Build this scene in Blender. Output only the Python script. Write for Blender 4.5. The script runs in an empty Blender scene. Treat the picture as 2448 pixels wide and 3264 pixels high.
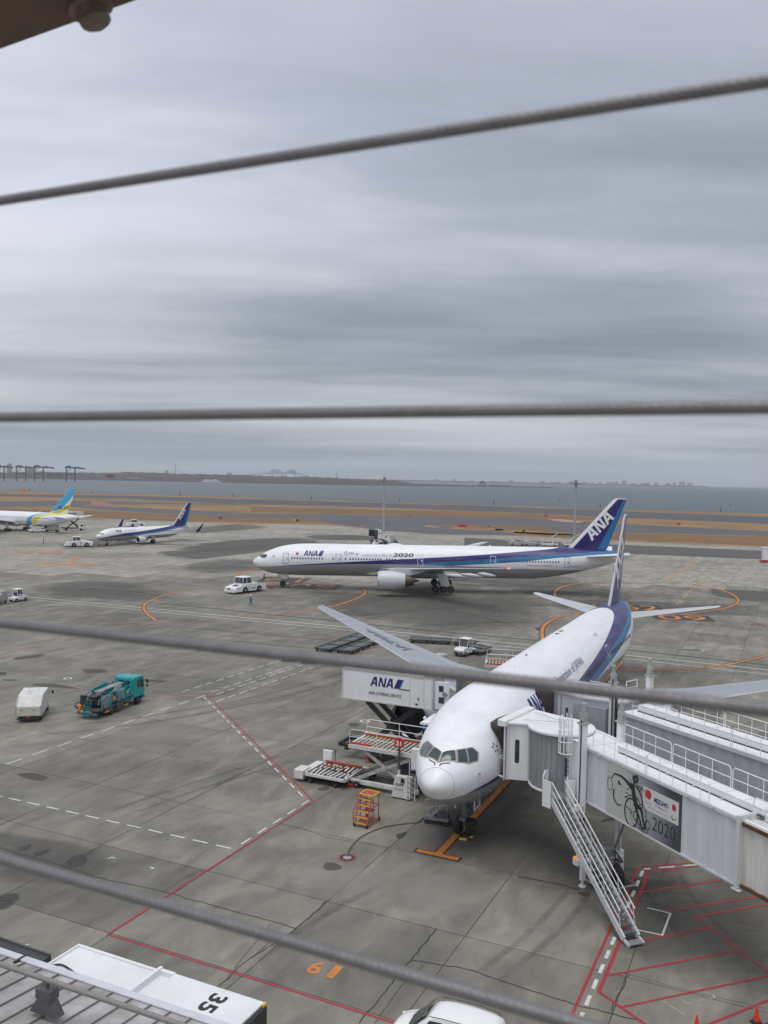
import bpy, bmesh, math, random
import numpy as np
from mathutils import Vector, Matrix
random.seed(7)
R = math.radians
sc = bpy.context.scene
COL = sc.collection
# ------------------------------------------------------------------ camera
FP, CXP, CYP = 2822.0, 1224.0, 1632.0          # focal length and centre in photo pixels
CAMZ, PITCH, ROLL = 21.73, 0.03798, 0.02024
cp, sp, cr, sr = math.cos(PITCH), math.sin(PITCH), math.cos(ROLL), math.sin(ROLL)
cam = bpy.data.cameras.new('camera')
cam.sensor_fit = 'VERTICAL'; cam.sensor_height = 36.0; cam.lens = FP / 3264 * 36
cam.clip_start = 0.05; cam.clip_end = 60000
cam.dof.use_dof = True; cam.dof.focus_distance = 90; cam.dof.aperture_fstop = 9.5
cam_o = bpy.data.objects.new('camera', cam); COL.objects.link(cam_o)
_f = Vector((0, cp, -sp)); _u = Vector((0, sp, cp)); _x = Vector((1, 0, 0))
cx_ = _x * cr + _u * sr; cu_ = -_x * sr + _u * cr
m = Matrix((cx_, cu_, -_f)).transposed().to_4x4(); m.translation = (0, 0, CAMZ)
cam_o.matrix_world = m
sc.camera = cam_o
# ------------------------------------------------------------------ light
SUN_EL, SUN_AZ = 74, 200
sun = bpy.data.lights.new('sun', 'SUN'); sun.energy = 1.4; sun.angle = R(40); sun.color = (1, .965, .92)
sun_o = bpy.data.objects.new('sun', sun); COL.objects.link(sun_o)
sun_o.rotation_euler = (R(90 - SUN_EL), 0, R(180 - SUN_AZ))
sc.view_settings.view_transform = 'Standard'; sc.view_settings.look = 'None'
sc.view_settings.exposure = 0.22; sc.view_settings.gamma = 1
sc.view_settings.use_curve_mapping = False
sc.render.engine = 'CYCLES'
sc.cycles.volume_bounces = 1
w = bpy.data.worlds.new('World'); sc.world = w; w.use_nodes = True
def NT(nt):
    nt.nodes.clear()
    def N(t, **k):
        n = nt.nodes.new(t)
        for a, b in k.items():
            if a == 'inp':
                for i, v in b.items():
                    if hasattr(v, 'is_output'): nt.links.new(v, n.inputs[i])
                    else: n.inputs[i].default_value = v
            else: setattr(n, a, b)
        return n
    return N
def mth(N, op, a, b=0.0, c=0.0, clamp=False):
    return N('ShaderNodeMath', operation=op, use_clamp=clamp, inp={0: a, 1: b, 2: c}).outputs[0]
def ramp(N, fac, stops, interp='LINEAR'):
    r = N('ShaderNodeValToRGB', inp={0: fac}); cr_ = r.color_ramp; cr_.interpolation = interp
    while len(cr_.elements) < len(stops): cr_.elements.new(0.5)
    for e, (p, c) in zip(cr_.elements, stops):
        e.position = p; e.color = (c if hasattr(c, '__len__') else (c, c, c)) + (1,) if hasattr(c, '__len__') else (c, c, c, 1)
    return r.outputs[0]
def mixc(N, fac, a, b, bt='MIX'):
    n = N('ShaderNodeMix', data_type='RGBA', blend_type=bt, clamp_factor=True)
    nt = n.id_data
    for i, v in ((0, fac), (6, a), (7, b)):
        if hasattr(v, 'is_output'): nt.links.new(v, n.inputs[i])
        else: n.inputs[i].default_value = (tuple(v) + (1,))[:4] if hasattr(v, '__len__') else v
    return n.outputs[2]
N = NT(w.node_tree)
sky = N('ShaderNodeTexSky', sky_type='NISHITA', sun_disc=False, sun_elevation=R(SUN_EL), sun_rotation=R(SUN_AZ), air_density=1.0, dust_density=3.0)
tc = N('ShaderNodeTexCoord').outputs['Generated']
sx = N('ShaderNodeSeparateXYZ', inp={0: tc})
zc_ = mth(N, 'ADD', mth(N, 'MAXIMUM', sx.outputs[2], 0.0), 0.055)
px_ = mth(N, 'DIVIDE', sx.outputs[0], zc_); py_ = mth(N, 'DIVIDE', sx.outputs[1], zc_)
pv = N('ShaderNodeCombineXYZ', inp={0: px_, 1: py_, 2: 0.0}).outputs[0]
SEED = (7.3, 5.1, 1)
wv = N('ShaderNodeTexNoise', inp={'Vector': pv, 'Scale': .22, 'Detail': 2.0}).outputs[1]
wp = N('ShaderNodeVectorMath', operation='MULTIPLY_ADD', inp={0: wv, 1: (1.6, 1.2, 0), 2: pv}).outputs[0]
rotv = N('ShaderNodeMapping', inp={0: wp, 1: SEED, 2: (0, 0, R(10)), 3: (0.45, 1.0, 1)}).outputs[0]
n1 = N('ShaderNodeTexNoise', inp={'Vector': rotv, 'Scale': 0.34, 'Detail': 4.0, 'Roughness': 0.45}).outputs[0]
rot2 = N('ShaderNodeMapping', inp={0: wp, 1: (3.1, 7.7, 0), 2: (0, 0, R(-12)), 3: (0.45, 1.0, 1)}).outputs[0]
n2 = N('ShaderNodeTexNoise', inp={'Vector': rot2, 'Scale': 1.8, 'Detail': 7.0, 'Roughness': 0.6}).outputs[0]
nn = mth(N, 'ADD', mth(N, 'MULTIPLY', n1, 0.83), mth(N, 'MULTIPLY', n2, 0.17))
el = mth(N, 'MAXIMUM', sx.outputs[2], 0.0)
base = ramp(N, el, [(0.0, (.36, .39, .425)), (.035, (.40, .43, .46)), (.12, (.42, .45, .49)), (.28, (.555, .575, .66)), (.5, (.73, .74, .85)), (1.0, (.74, .77, .85))])
cl = ramp(N, nn, [(0.37, (.46, .50, .53)), (.44, (.68, .72, .75)), (.50, (1.0, 1.0, 1.0)), (.56, (1.22, 1.21, 1.20)), (.63, (1.50, 1.47, 1.42))])
fade = ramp(N, el, [(0.0, .2), (.03, .8), (.08, 1.0), (.35, 1.0), (.5, .75), (1.0, .45)])
cmul = mixc(N, fade, (1, 1, 1), cl)
cloud = mixc(N, 1.0, base, cmul, 'MULTIPLY')
bg1 = N('ShaderNodeBackground', inp={0: sky.outputs[0], 1: 0.05})
bg2 = N('ShaderNodeBackground', inp={0: cloud, 1: 1.0})
mxs = N('ShaderNodeMixShader', inp={0: 0.97, 1: bg1.outputs[0], 2: bg2.outputs[0]})
wo = N('ShaderNodeOutputWorld', inp={0: mxs.outputs[0]})
# ------------------------------------------------------------------ pixel -> place
def ray(X, Y):
    a = X - CXP; b = Y - CYP
    a, b = a * cr + b * sr, -a * sr + b * cr
    v0, v2 = a / FP, -b / FP
    return Vector((v0, cp + v2 * sp, v2 * cp - sp))
def G(X, Y, z=0.0):
    v = ray(X, Y); t = (z - CAMZ) / v.z
    return Vector((v.x * t, v.y * t, z))
# ------------------------------------------------------------------ materials
_mc = {}
def lin(c):
    return tuple(((x / 12.92) if x <= .04045 else ((x + .055) / 1.055) ** 2.4) for x in c)
def hexc(h): return lin(tuple(int(h[i:i + 2], 16) / 255 for i in (0, 2, 4)))
def mat(name, col, rough=.5, metal=0.0, dirt=0.0, scale=2.0, dcol=None, bump=0.0, coat=0.0, emit=None, alpha=1.0, trans=0.0, streak=False, spec=.5):
    if name in _mc: return _mc[name]
    mt = bpy.data.materials.new(name); mt.use_nodes = True; nt = mt.node_tree; N = NT(nt)
    bs = N('ShaderNodeBsdfPrincipled')
    c = tuple(col) + (1,)
    bs.inputs['Base Color'].default_value = c
    bs.inputs['Roughness'].default_value = rough; bs.inputs['Metallic'].default_value = metal
    bs.inputs['Coat Weight'].default_value = coat; bs.inputs['Alpha'].default_value = alpha
    bs.inputs['Transmission Weight'].default_value = trans
    bs.inputs['Specular IOR Level'].default_value = spec
    if emit:
        bs.inputs['Emission Color'].default_value = tuple(emit[:3]) + (1,); bs.inputs['Emission Strength'].default_value = emit[3]
    if dirt > 0:
        tc = N('ShaderNodeTexCoord').outputs['Object']
        mp = N('ShaderNodeMapping', inp={0: tc, 3: (1, 1, .18) if streak else (1, 1, 1)}).outputs[0]
        nz = N('ShaderNodeTexNoise', inp={'Vector': mp, 'Scale': scale, 'Detail': 6.0, 'Roughness': .62}).outputs[0]
        f = ramp(N, nz, [(.38, 0.0), (.68, 1.0)])
        dc = dcol or tuple(x * .35 for x in col)
        rgb = mixc(N, mth(N, 'MULTIPLY', f, dirt), c, tuple(dc) + (1,))
        nt.links.new(rgb, bs.inputs['Base Color'])
        rr = mth(N, 'ADD', mth(N, 'MULTIPLY', f, .25 * dirt), rough, clamp=True)
        nt.links.new(rr, bs.inputs['Roughness'])
        if bump:
            b = N('ShaderNodeBump', inp={'Strength': bump, 'Distance': .02, 'Height': nz}); nt.links.new(b.outputs[0], bs.inputs['Normal'])
    N('ShaderNodeOutputMaterial', inp={0: bs.outputs[0]})
    _mc[name] = mt
    return mt
WHITE = mat('white_paint', (.78, .79, .80), .38, dirt=.22, scale=1.3, dcol=(.45, .44, .41), streak=True)
CLEANW = mat('clean_white_paint', (.82, .83, .84), .32, dirt=.08, scale=.6, dcol=(.6, .6, .6))
DIRTW = mat('dirty_white_paint', (.66, .66, .63), .5, dirt=.38, scale=1.6, dcol=(.30, .28, .24), streak=True)
BLACK = mat('black_steel', (.022, .022, .025), .45, dirt=.4, scale=4, dcol=(.06, .055, .05))
RUBBER = mat('rubber', (.018, .018, .019), .75, dirt=.5, scale=6, dcol=(.05, .048, .045))
GREYM = mat('grey_metal', (.30, .31, .32), .42, .3, dirt=.4, scale=3)
DGREY = mat('dark_grey_paint', (.09, .095, .10), .5, dirt=.4, scale=3)
STEEL = mat('galvanised_steel', (.46, .48, .50), .42, .5, dirt=.35, scale=5, dcol=(.25, .25, .25))
GLASS = mat('dark_glass', (.035, .045, .05), .06, coat=.6)
RED = mat('red_paint', (.52, .035, .022), .4, dirt=.3, scale=3)
RORANGE = mat('red_orange_paint', (.46, .085, .035), .5, dirt=.5, scale=5, dcol=(.2, .05, .03))
ORANGE = mat('orange_paint', (.80, .25, .03), .45, dirt=.25, scale=3)
YELLOW = mat('yellow_paint', (.75, .47, .03), .45, dirt=.25, scale=3)
TEAL = mat('teal_paint', (.006, .34, .34), .35, dirt=.35, scale=2, dcol=(.01, .14, .14))
DTEAL = mat('dark_teal_paint', (.006, .20, .20), .5, dirt=.5, scale=3, dcol=(.01, .05, .05))
NAVY = mat('navy_ink', (.02, .02, .16), .4)
INK = mat('black_ink', (.02, .02, .022), .5)
LBLUE = mat('light_blue_ink', (.02, .22, .55), .4)
AMBER = mat('amber_lens', (.8, .25, .02), .2, emit=(1, .35, .03, .5))
# ------------------------------------------------------------------ mesh builder
def basis(d):
    d = Vector(d).normalized()
    a = Vector((0, 0, 1)) if abs(d.z) < .95 else Vector((1, 0, 0))
    x = a.cross(d).normalized(); y = d.cross(x)
    return d, x, y
class MB:
    def __init__(s): s.v = []; s.f = []; s.m = []
    def add(s, vs, fs, m=0):
        o = len(s.v); s.v += [tuple(v) for v in vs]
        s.f += [tuple(i + o for i in f) for f in fs]; s.m += [m] * len(fs); return s
    def box(s, c, d, m=0, rz=0.0, rx=0.0, ry=0.0):
        M = Matrix.Rotation(rz, 3, 'Z') @ Matrix.Rotation(ry, 3, 'Y') @ Matrix.Rotation(rx, 3, 'X')
        h = [x / 2 for x in d]; c = Vector(c)
        vs = [c + M @ Vector((sx * h[0], sy * h[1], sz * h[2])) for sz in (-1, 1) for sy in (-1, 1) for sx in (-1, 1)]
        return s.add(vs, [(0, 2, 3, 1), (4, 5, 7, 6), (0, 1, 5, 4), (2, 6, 7, 3), (0, 4, 6, 2), (1, 3, 7, 5)], m)
    def b2(s, x0, x1, y0, y1, z0, z1, m=0):
        return s.box(((x0 + x1) / 2, (y0 + y1) / 2, (z0 + z1) / 2), (abs(x1 - x0), abs(y1 - y0), abs(z1 - z0)), m)
    def beam(s, p, q, w, h, m=0):
        p = Vector(p); q = Vector(q); d, x, y = basis(q - p); w /= 2; h /= 2
        vs = [o + x * a * w + y * b * h for o in (p, q) for a, b in ((-1, -1), (1, -1), (1, 1), (-1, 1))]
        return s.add(vs, [(3, 2, 1, 0), (4, 5, 6, 7), (0, 1, 5, 4), (1, 2, 6, 5), (2, 3, 7, 6), (3, 0, 4, 7)], m)
    def cyl(s, p, q, r, n=12, m=0, r2=None, cap=True):
        p = Vector(p); q = Vector(q); d, x, y = basis(q - p); r2 = r if r2 is None else r2
        vs = []
        for o, rr in ((p, r), (q, r2)):
            vs += [o + (x * math.cos(2 * math.pi * i / n) + y * math.sin(2 * math.pi * i / n)) * rr for i in range(n)]
        fs = [(i, (i + 1) % n, n + (i + 1) % n, n + i) for i in range(n)]
        if cap: fs += [tuple(range(n - 1, -1, -1)), tuple(range(n, 2 * n))]
        return s.add(vs, fs, m)
    def tube(s, pts, r, n=6, m=0):
        pts = [Vector(p) for p in pts]; vs = []; px = None
        for i, p in enumerate(pts):
            d = (pts[min(i + 1, len(pts) - 1)] - pts[max(i - 1, 0)]).normalized()
            if px is None: _, x, y = basis(d)
            else:
                x = (px - d * px.dot(d)).normalized(); y = d.cross(x)
            px = x
            vs += [p + (x * math.cos(2 * math.pi * k / n) + y * math.sin(2 * math.pi * k / n)) * r for k in range(n)]
        fs = [(i * n + k, i * n + (k + 1) % n, (i + 1) * n + (k + 1) % n, (i + 1) * n + k) for i in range(len(pts) - 1) for k in range(n)]
        fs += [tuple(range(n - 1, -1, -1)), tuple((len(pts) - 1) * n + k for k in range(n))]
        return s.add(vs, fs, m)
    def prism(s, poly, a, b, axis='z', m=0):
        # poly is counter-clockwise in its plane; axis z: (x,y) polygon; axis y: (x,z) polygon; axis x: (y,z)
        def P(u, v, t): return {'z': (u, v, t), 'y': (u, t, v), 'x': (t, u, v)}[axis]
        n = len(poly); vs = [P(u, v, a) for u, v in poly] + [P(u, v, b) for u, v in poly]
        fs = [(i, (i + 1) % n, n + (i + 1) % n, n + i) for i in range(n)] + [tuple(range(n - 1, -1, -1)), tuple(range(n, 2 * n))]
        if axis == 'y': fs = [tuple(reversed(f)) for f in fs]
        return s.add(vs, fs, m)
    def loft(s, rings, m=0, cap=True, mf=None):
        n = len(rings[0]); o = len(s.v)
        for r_ in rings: s.v += [tuple(p) for p in r_]
        for i in range(len(rings) - 1):
            for k in range(n):
                s.f.append((o + i * n + k, o + i * n + (k + 1) % n, o + (i + 1) * n + (k + 1) % n, o + (i + 1) * n + k))
                s.m.append(mf(i, k) if mf else m)
        if cap:
            s.f.append(tuple(o + k for k in range(n - 1, -1, -1))); s.m.append(m)
            s.f.append(tuple(o + (len(rings) - 1) * n + k for k in range(n))); s.m.append(m)
        return s
    def mesh(s, name, mats, smooth=40):
        me = bpy.data.meshes.new(name); me.from_pydata(s.v, [], s.f)
        mats = mats if isinstance(mats, (list, tuple)) else [mats]
        for x in mats: me.materials.append(x)
        me.polygons.foreach_set('material_index', s.m)
        if smooth:
            me.polygons.foreach_set('use_smooth', [True] * len(s.f))
            me.set_sharp_from_angle(angle=R(smooth))
        me.update(); return me
    def build(s, name, mats, parent=None, bevel=0, smooth=40, label=None):
        o = bpy.data.objects.new(name, s.mesh(name, mats, smooth)); COL.objects.link(o)
        if parent: o.parent = parent
        if bevel:
            b = o.modifiers.new('bevel', 'BEVEL'); b.width = bevel; b.segments = 2; b.limit_method = 'ANGLE'; b.angle_limit = R(35)
        if label: o['label'] = label
        return o
def fixn(o):
    bm = bmesh.new(); bm.from_mesh(o.data); bmesh.ops.recalc_face_normals(bm, faces=bm.faces); bm.to_mesh(o.data); bm.free(); return o
def tag(o, label, cat, group=None):
    o['label'] = label; o['category'] = cat
    if group: o['group'] = group
    return o
def thing(name, label, cat, loc=(0, 0, 0), rz=0.0, group=None):
    o = bpy.data.objects.new(name, None); COL.objects.link(o); o.location = loc; o.rotation_euler = (0, 0, rz)
    o.empty_display_size = .3
    return tag(o, label, cat, group)
def struct(o): o['kind'] = 'structure'; return o
def dup(o, loc=None, rz=None, label=None, parent=None):
    c = o.copy(); COL.objects.link(c)
    if parent: c.parent = parent
    if loc is not None: c.location = loc
    if rz is not None: c.rotation_euler = (0, 0, rz)
    if label: c['label'] = label
    for ch in list(o.children): dup(ch, parent=c)
    return c
def catmull(pts, k=8):
    pts = [Vector(p) for p in pts]; out = []
    for i in range(len(pts) - 1):
        p0 = pts[max(i - 1, 0)]; p1 = pts[i]; p2 = pts[i + 1]; p3 = pts[min(i + 2, len(pts) - 1)]
        for j in range(k):
            t = j / k
            out.append(.5 * ((2 * p1) + (-p0 + p2) * t + (2 * p0 - 5 * p1 + 4 * p2 - p3) * t * t + (-p0 + 3 * p1 - 3 * p2 + p3) * t ** 3))
    out.append(pts[-1]); return out
# text as a flat triangulated mesh in (u, v)
_tx = {}
def text2d(txt, size=1.0, shear=0.0, bold=0.0, spacing=1.0, align='LEFT'):
    cu = bpy.data.curves.new('t', 'FONT'); cu.body = txt; cu.size = size; cu.shear = shear; cu.offset = bold
    cu.space_character = spacing; cu.align_x = align; cu.resolution_u = 3
    o = bpy.data.objects.new('t', cu); me = bpy.data.meshes.new_from_object(o)
    vs = [(v.co.x, v.co.y) for v in me.vertices]; fs = [tuple(p.vertices) for p in me.polygons]
    bpy.data.objects.remove(o); bpy.data.curves.remove(cu); bpy.data.meshes.remove(me)
    return vs, fs
def fit2d(shape, x0, x1, y0, y1):
    vs, fs = shape; xs = [v[0] for v in vs]; ys = [v[1] for v in vs]
    ax = (x1 - x0) / (max(xs) - min(xs)); ay = (y1 - y0) / (max(ys) - min(ys))
    return [(x0 + (v[0] - min(xs)) * ax, y0 + (v[1] - min(ys)) * ay) for v in vs], fs
def cut2d(shape, step, axis=1):
    vs, fs = shape; bm = bmesh.new(); bv = [bm.verts.new((x, y, 0)) for x, y in vs]
    for f in fs:
        try: bm.faces.new([bv[i] for i in f])
        except ValueError: pass
    k = [v[axis] for v in vs]; t = math.floor(min(k) / step) * step
    while t < max(k):
        t += step
        no = (0, 1, 0) if axis else (1, 0, 0); co = (0, t, 0) if axis else (t, 0, 0)
        bmesh.ops.bisect_plane(bm, geom=bm.verts[:] + bm.edges[:] + bm.faces[:], plane_co=co, plane_no=no)
    bm.verts.index_update()
    out = ([(v.co.x, v.co.y) for v in bm.verts], [tuple(v.index for v in f.verts) for f in bm.faces]); bm.free(); return out
# the slanted three-letter airline mark as polygons (unit height); returns list of (shape, material index)
def ana_polys():
    A = lambda x: [[(x, 0), (x + .21, 0), (x + .66, 1), (x + .42, 1)], [(x + .53, 1), (x + .76, 1), (x + .83, 0), (x + .62, 0)], [(x + .27, .22), (x + .74, .22), (x + .73, .40), (x + .36, .40)]]
    Nn = lambda x: [[(x, 0), (x + .19, 0), (x + .36, 1), (x + .17, 1)], [(x + .19, 1), (x + .40, 1), (x + .70, 0), (x + .49, 0)], [(x + .60, 0), (x + .79, 0), (x + .96, 1), (x + .77, 1)]]
    L = A(0) + Nn(.93) + A(1.80)
    blk = [[(2.72, 0), (3.30, 0), (3.74, 1), (3.16, 1)]]; lb = [[(3.30, 0), (3.44, 0), (3.88, 1), (3.74, 1)]]
    return L, blk, lb
# ================================================================== ground
UA = R(64.8); U2 = Vector((math.cos(UA), math.sin(UA), 0)); V2 = Vector((math.sin(UA), -math.cos(UA), 0))   # stand axis and its right-hand side
U0, V0 = 39.3, -21.26
def uv(u, v, z=0): return U2 * u + V2 * v + Vector((0, 0, z))
def concrete(name, tone=1.0, joints=False, slab=False):
    mt = bpy.data.materials.new(name); mt.use_nodes = True; nt = mt.node_tree; N = NT(nt)
    geo = N('ShaderNodeNewGeometry').outputs['Position']
    al = N('ShaderNodeMapping', vector_type='POINT', inp={0: geo, 2: (0, 0, -UA)}).outputs[0]
    big = N('ShaderNodeTexNoise', inp={'Vector': geo, 'Scale': .035, 'Detail': 3.0, 'Roughness': .5}).outputs[0]
    midm = N('ShaderNodeMapping', inp={0: al, 3: (.75, 1.35, 1)}).outputs[0]
    mid = N('ShaderNodeTexNoise', inp={'Vector': midm, 'Scale': .32, 'Detail': 7.0, 'Roughness': .62, 'Distortion': .5}).outputs[0]
    fine = N('ShaderNodeTexNoise', inp={'Vector': geo, 'Scale': 14.0, 'Detail': 6.0, 'Roughness': .75}).outputs[0]
    strm = N('ShaderNodeMapping', inp={0: al, 1: (4, 9, 0), 3: (.09, 1.5, 1)}).outputs[0]
    strk = N('ShaderNodeTexNoise', inp={'Vector': strm, 'Scale': 1.0, 'Detail': 5.0, 'Roughness': .6}).outputs[0]
    blot = N('ShaderNodeTexNoise', inp={'Vector': geo, 'Scale': .16, 'Detail': 8.0, 'Roughness': .7, 'Distortion': .8}).outputs[0]
    v = ramp(N, mid, [(.28, .185), (.5, .275), (.70, .385)])
    v = mixc(N, .85, v, ramp(N, big, [(.32, .68), (.5, 1.0), (.68, 1.2)]), 'MULTIPLY')
    v = mixc(N, .38, v, ramp(N, strk, [(.35, .80), (.55, 1.0), (.72, 1.18)]), 'MULTIPLY')
    v = mixc(N, .45, v, ramp(N, fine, [(.32, .62), (.5, 1.0), (.68, 1.35)]), 'MULTIPLY')
    v = mixc(N, .8, v, ramp(N, blot, [(.40, 1.0), (.64, 1.0), (.70, .62)]), 'MULTIPLY')
    v = mixc(N, 1.0, v, (1.0 * tone, .935 * tone, .775 * tone), 'MULTIPLY')
    oi = N('ShaderNodeObjectInfo')
    if slab:
        v = mixc(N, 1.0, v, ramp(N, oi.outputs['Random'], [(0, .80), (.5, 1.0), (1, 1.13)]), 'MULTIPLY')
    if joints:
        s = N('ShaderNodeSeparateXYZ', inp={0: al})
        def line(c, off):
            t = mth(N, 'ABSOLUTE', mth(N, 'SUBTRACT', mth(N, 'FRACT', mth(N, 'DIVIDE', mth(N, 'SUBTRACT', c, off), 7.5)), .5))
            return mth(N, 'GREATER_THAN', t, .5 - .045 / 7.5)
        # mapping by -UA puts u along x and -v along y
        j = mth(N, 'MAXIMUM', line(s.outputs[0], U0), line(s.outputs[1], -V0))
        v = mixc(N, mth(N, 'MULTIPLY', j, .72), v, (.035, .034, .03))
    bs = N('ShaderNodeBsdfPrincipled', inp={'Base Color': v, 'Roughness': .82})
    bp = N('ShaderNodeBump', inp={'Strength': .25, 'Distance': .01, 'Height': fine}); nt.links.new(bp.outputs[0], bs.inputs['Normal'])
    N('ShaderNodeOutputMaterial', inp={0: bs.outputs[0]}); return mt
CONC = concrete('apron_concrete', joints=True); CSLAB = concrete('apron_slab_concrete', slab=True)
CASPH = concrete('dark_slab_asphalt', tone=.68, slab=True)
def flatmat(name, col, sc1=.05, sc2=2.0, var=.35, rough=.85, col2=None, soft=None, edge=.5):
    mt = bpy.data.materials.new(name); mt.use_nodes = True; nt = mt.node_tree; N = NT(nt)
    geo = N('ShaderNodeNewGeometry').outputs['Position']
    if soft is not None: geo = N('ShaderNodeMapping', inp={0: geo, 2: (0, 0, R(-20)), 3: (.35, 1.6, 1)}).outputs[0]
    a = N('ShaderNodeTexNoise', inp={'Vector': geo, 'Scale': sc1, 'Detail': 6.0, 'Roughness': .6}).outputs[0]
    b = N('ShaderNodeTexNoise', inp={'Vector': geo, 'Scale': sc2, 'Detail': 5.0, 'Roughness': .7}).outputs[0]
    t = mth(N, 'ADD', mth(N, 'MULTIPLY', a, .6), mth(N, 'MULTIPLY', b, .4))
    c2 = col2 or tuple(x * (1 - var) for x in col)
    c = ramp(N, t, [(.36, tuple(c2)), (.62, tuple(col))])
    bs = N('ShaderNodeBsdfPrincipled', inp={'Base Color': c, 'Roughness': rough})
    out = bs.outputs[0]
    if soft is not None:            # soft patch: fades with a noise threshold and towards its rim (vertex attribute)
        at = N('ShaderNodeAttribute', attribute_name='rim').outputs['Fac']
        f = mth(N, 'MULTIPLY', ramp(N, mth(N, 'ADD', at, mth(N, 'MULTIPLY', mth(N, 'SUBTRACT', t, .5), 3.2)), [(.15, 0.0), (.15 + edge, 1.0)]), soft)
        tr = N('ShaderNodeBsdfTransparent'); mx = N('ShaderNodeMixShader', inp={0: f, 1: tr.outputs[0], 2: out}); out = mx.outputs[0]
    N('ShaderNodeOutputMaterial', inp={0: out}); return mt
ASPH = flatmat('taxiway_asphalt', (.105, .105, .11), .02, 1.0, .25)
ASPHL = flatmat('runway_asphalt', (.085, .087, .095), .02, 1.0, .25)
GRASS = flatmat('dry_grass', (.32, .18, .07), .02, .16, .4, col2=(.15, .095, .042))
GRASS2 = flatmat('dry_brown_grass', (.23, .105, .038), .02, .2, .4, col2=(.10, .08, .032))
SEAW = flatmat('seawall_concrete', (.12, .115, .10), .02, 1.0, .3)
SOFTD = flatmat('rubber_darkened_concrete', (.12, .112, .10), .05, .5, .3, soft=.8, edge=.6)
SOFTM = flatmat('worn_and_shaded_concrete', (.12, .113, .10), .10, .7, .3, soft=.5, edge=1.0)  # wear tone, also used for the shade painted under nose and bridge
SOFTL = flatmat('pale_scuffed_concrete', (.44, .42, .37), .3, 2.0, .2, soft=.28, edge=1.2)
OIL = flatmat('oil_stain', (.05, .048, .044), .6, 3.0, .3, rough=.55, soft=.85, edge=1.1)
PATCH = flatmat('repair_mortar', (.11, .10, .088), .5, 2.0, .3, soft=.7, edge=.5)
# base apron: one sheet out to the seawall with the water beyond it
def sheet(name, pts, z, m, parent=None):
    b = MB(); b.add([(p[0], p[1], z) for p in pts], [tuple(range(len(pts)))]); o = b.build(name, m, parent, smooth=0)
    if o.data.polygons[0].normal.z < 0: o.data.flip_normals()
    return o
SW = [(0, 1563), (400, 1573.5), (800, 1585), (1224, 1599), (1650, 1612), (2448, 1637)]
swl = [G(*p) for p in SW]
d0 = (swl[0] - swl[1]).normalized(); d1 = (swl[-1] - swl[-2]).normalized()
swx = [swl[0] + d0 * 1500] + swl + [swl[-1] + d1 * 1200]
apron = struct(sheet('apron', [(-2600, -200), (1600, -200)] + [(1600, swx[-1].y)] + [tuple(p[:2]) for p in reversed(swx)] + [(-2600, swx[0].y)], -.03, CONC))
# water
def water():
    mt = bpy.data.materials.new('sea_water'); mt.use_nodes = True; nt = mt.node_tree; N = NT(nt)
    geo = N('ShaderNodeNewGeometry').outputs['Position']
    mp = N('ShaderNodeMapping', inp={0: geo, 3: (.25, 1, 1)}).outputs[0]
    a = N('ShaderNodeTexNoise', inp={'Vector': mp, 'Scale': .045, 'Detail': 8.0, 'Roughness': .7}).outputs[0]
    c = ramp(N, a, [(.35, (.065, .088, .097)), (.65, (.105, .132, .138))])
    bs = N('ShaderNodeBsdfPrincipled', inp={'Base Color': c, 'Roughness': .42, 'IOR': 1.33, 'Specular IOR Level': .35})
    bp = N('ShaderNodeBump', inp={'Strength': .8, 'Distance': 1.2, 'Height': a}); nt.links.new(bp.outputs[0], bs.inputs['Normal'])
    N('ShaderNodeOutputMaterial', inp={0: bs.outputs[0]}); return mt
struct(sheet('sea', [(-14500, -300), (14500, -300), (14500, 14500), (-14500, 14500)], -2.5, water()))
b = MB()
for i in range(len(swx) - 1):
    p, q = swx[i], swx[i + 1]
    b.add([(p.x, p.y, -.03), (q.x, q.y, -.03), (q.x + 2, q.y + 5, -3.2), (p.x + 2, p.y + 5, -3.2)], [(0, 1, 2, 3)])
struct(b.build('seawall_slope', SEAW, smooth=0))
def band(name, top, bot, m, z=.012):
    # far airfield strip bounded by two photo lines [(x, y), ...]
    o = struct(sheet(name, [G(*p) for p in top] + [G(*p) for p in reversed(bot)], z, m)); return o
X0, X1 = -60, 2520
# grass field covering the whole outfield, asphalt laid over it
band('outfield_grass', [(X0, 1562), (400, 1574), (800, 1585.5), (1650, 1612.5), (X1, 1639.5)], [(X0, 1638), (250, 1650), (420, 1657), (750, 1668), (1040, 1672), (1222, 1690), (1500, 1704), (1650, 1708), (2000, 1727), (X1, 1746)], GRASS, -.018)
band('seawall_path', [(X0, 1562.3), (400, 1574), (800, 1585.5), (1650, 1612.5), (X1, 1639.5)], [(X0, 1564), (400, 1575.5), (800, 1587), (1650, 1614), (X1, 1641)], SEAW, -.008)
band('brown_verge', [(X0, 1619), (400, 1632), (750, 1647), (1000, 1656), (1040, 1660)], [(X0, 1636), (250, 1648), (420, 1656), (750, 1666), (1000, 1665)], GRASS2, -.008)
band('brown_verge', [(800, 1614), (1222, 1625), (1650, 1636), (1980, 1652)], [(800, 1632), (1222, 1643), (1650, 1648), (1980, 1664)], GRASS2, -.008)
band('brown_verge', [(1960, 1699), (2200, 1705), (X1, 1712)], [(1960, 1721), (2200, 1729), (X1, 1744)], GRASS2, -.008)
HB2 = 0
rw = band('runway', [(X0, 1573), (400, 1580), (750, 1590), (1222, 1603), (1650, 1616.5), (X1, 1650)], [(X0, 1581), (400, 1590), (750, 1606), (1222, 1618), (1650, 1634), (2000, 1651), (X1, 1673)], ASPHL, .0)
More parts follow.
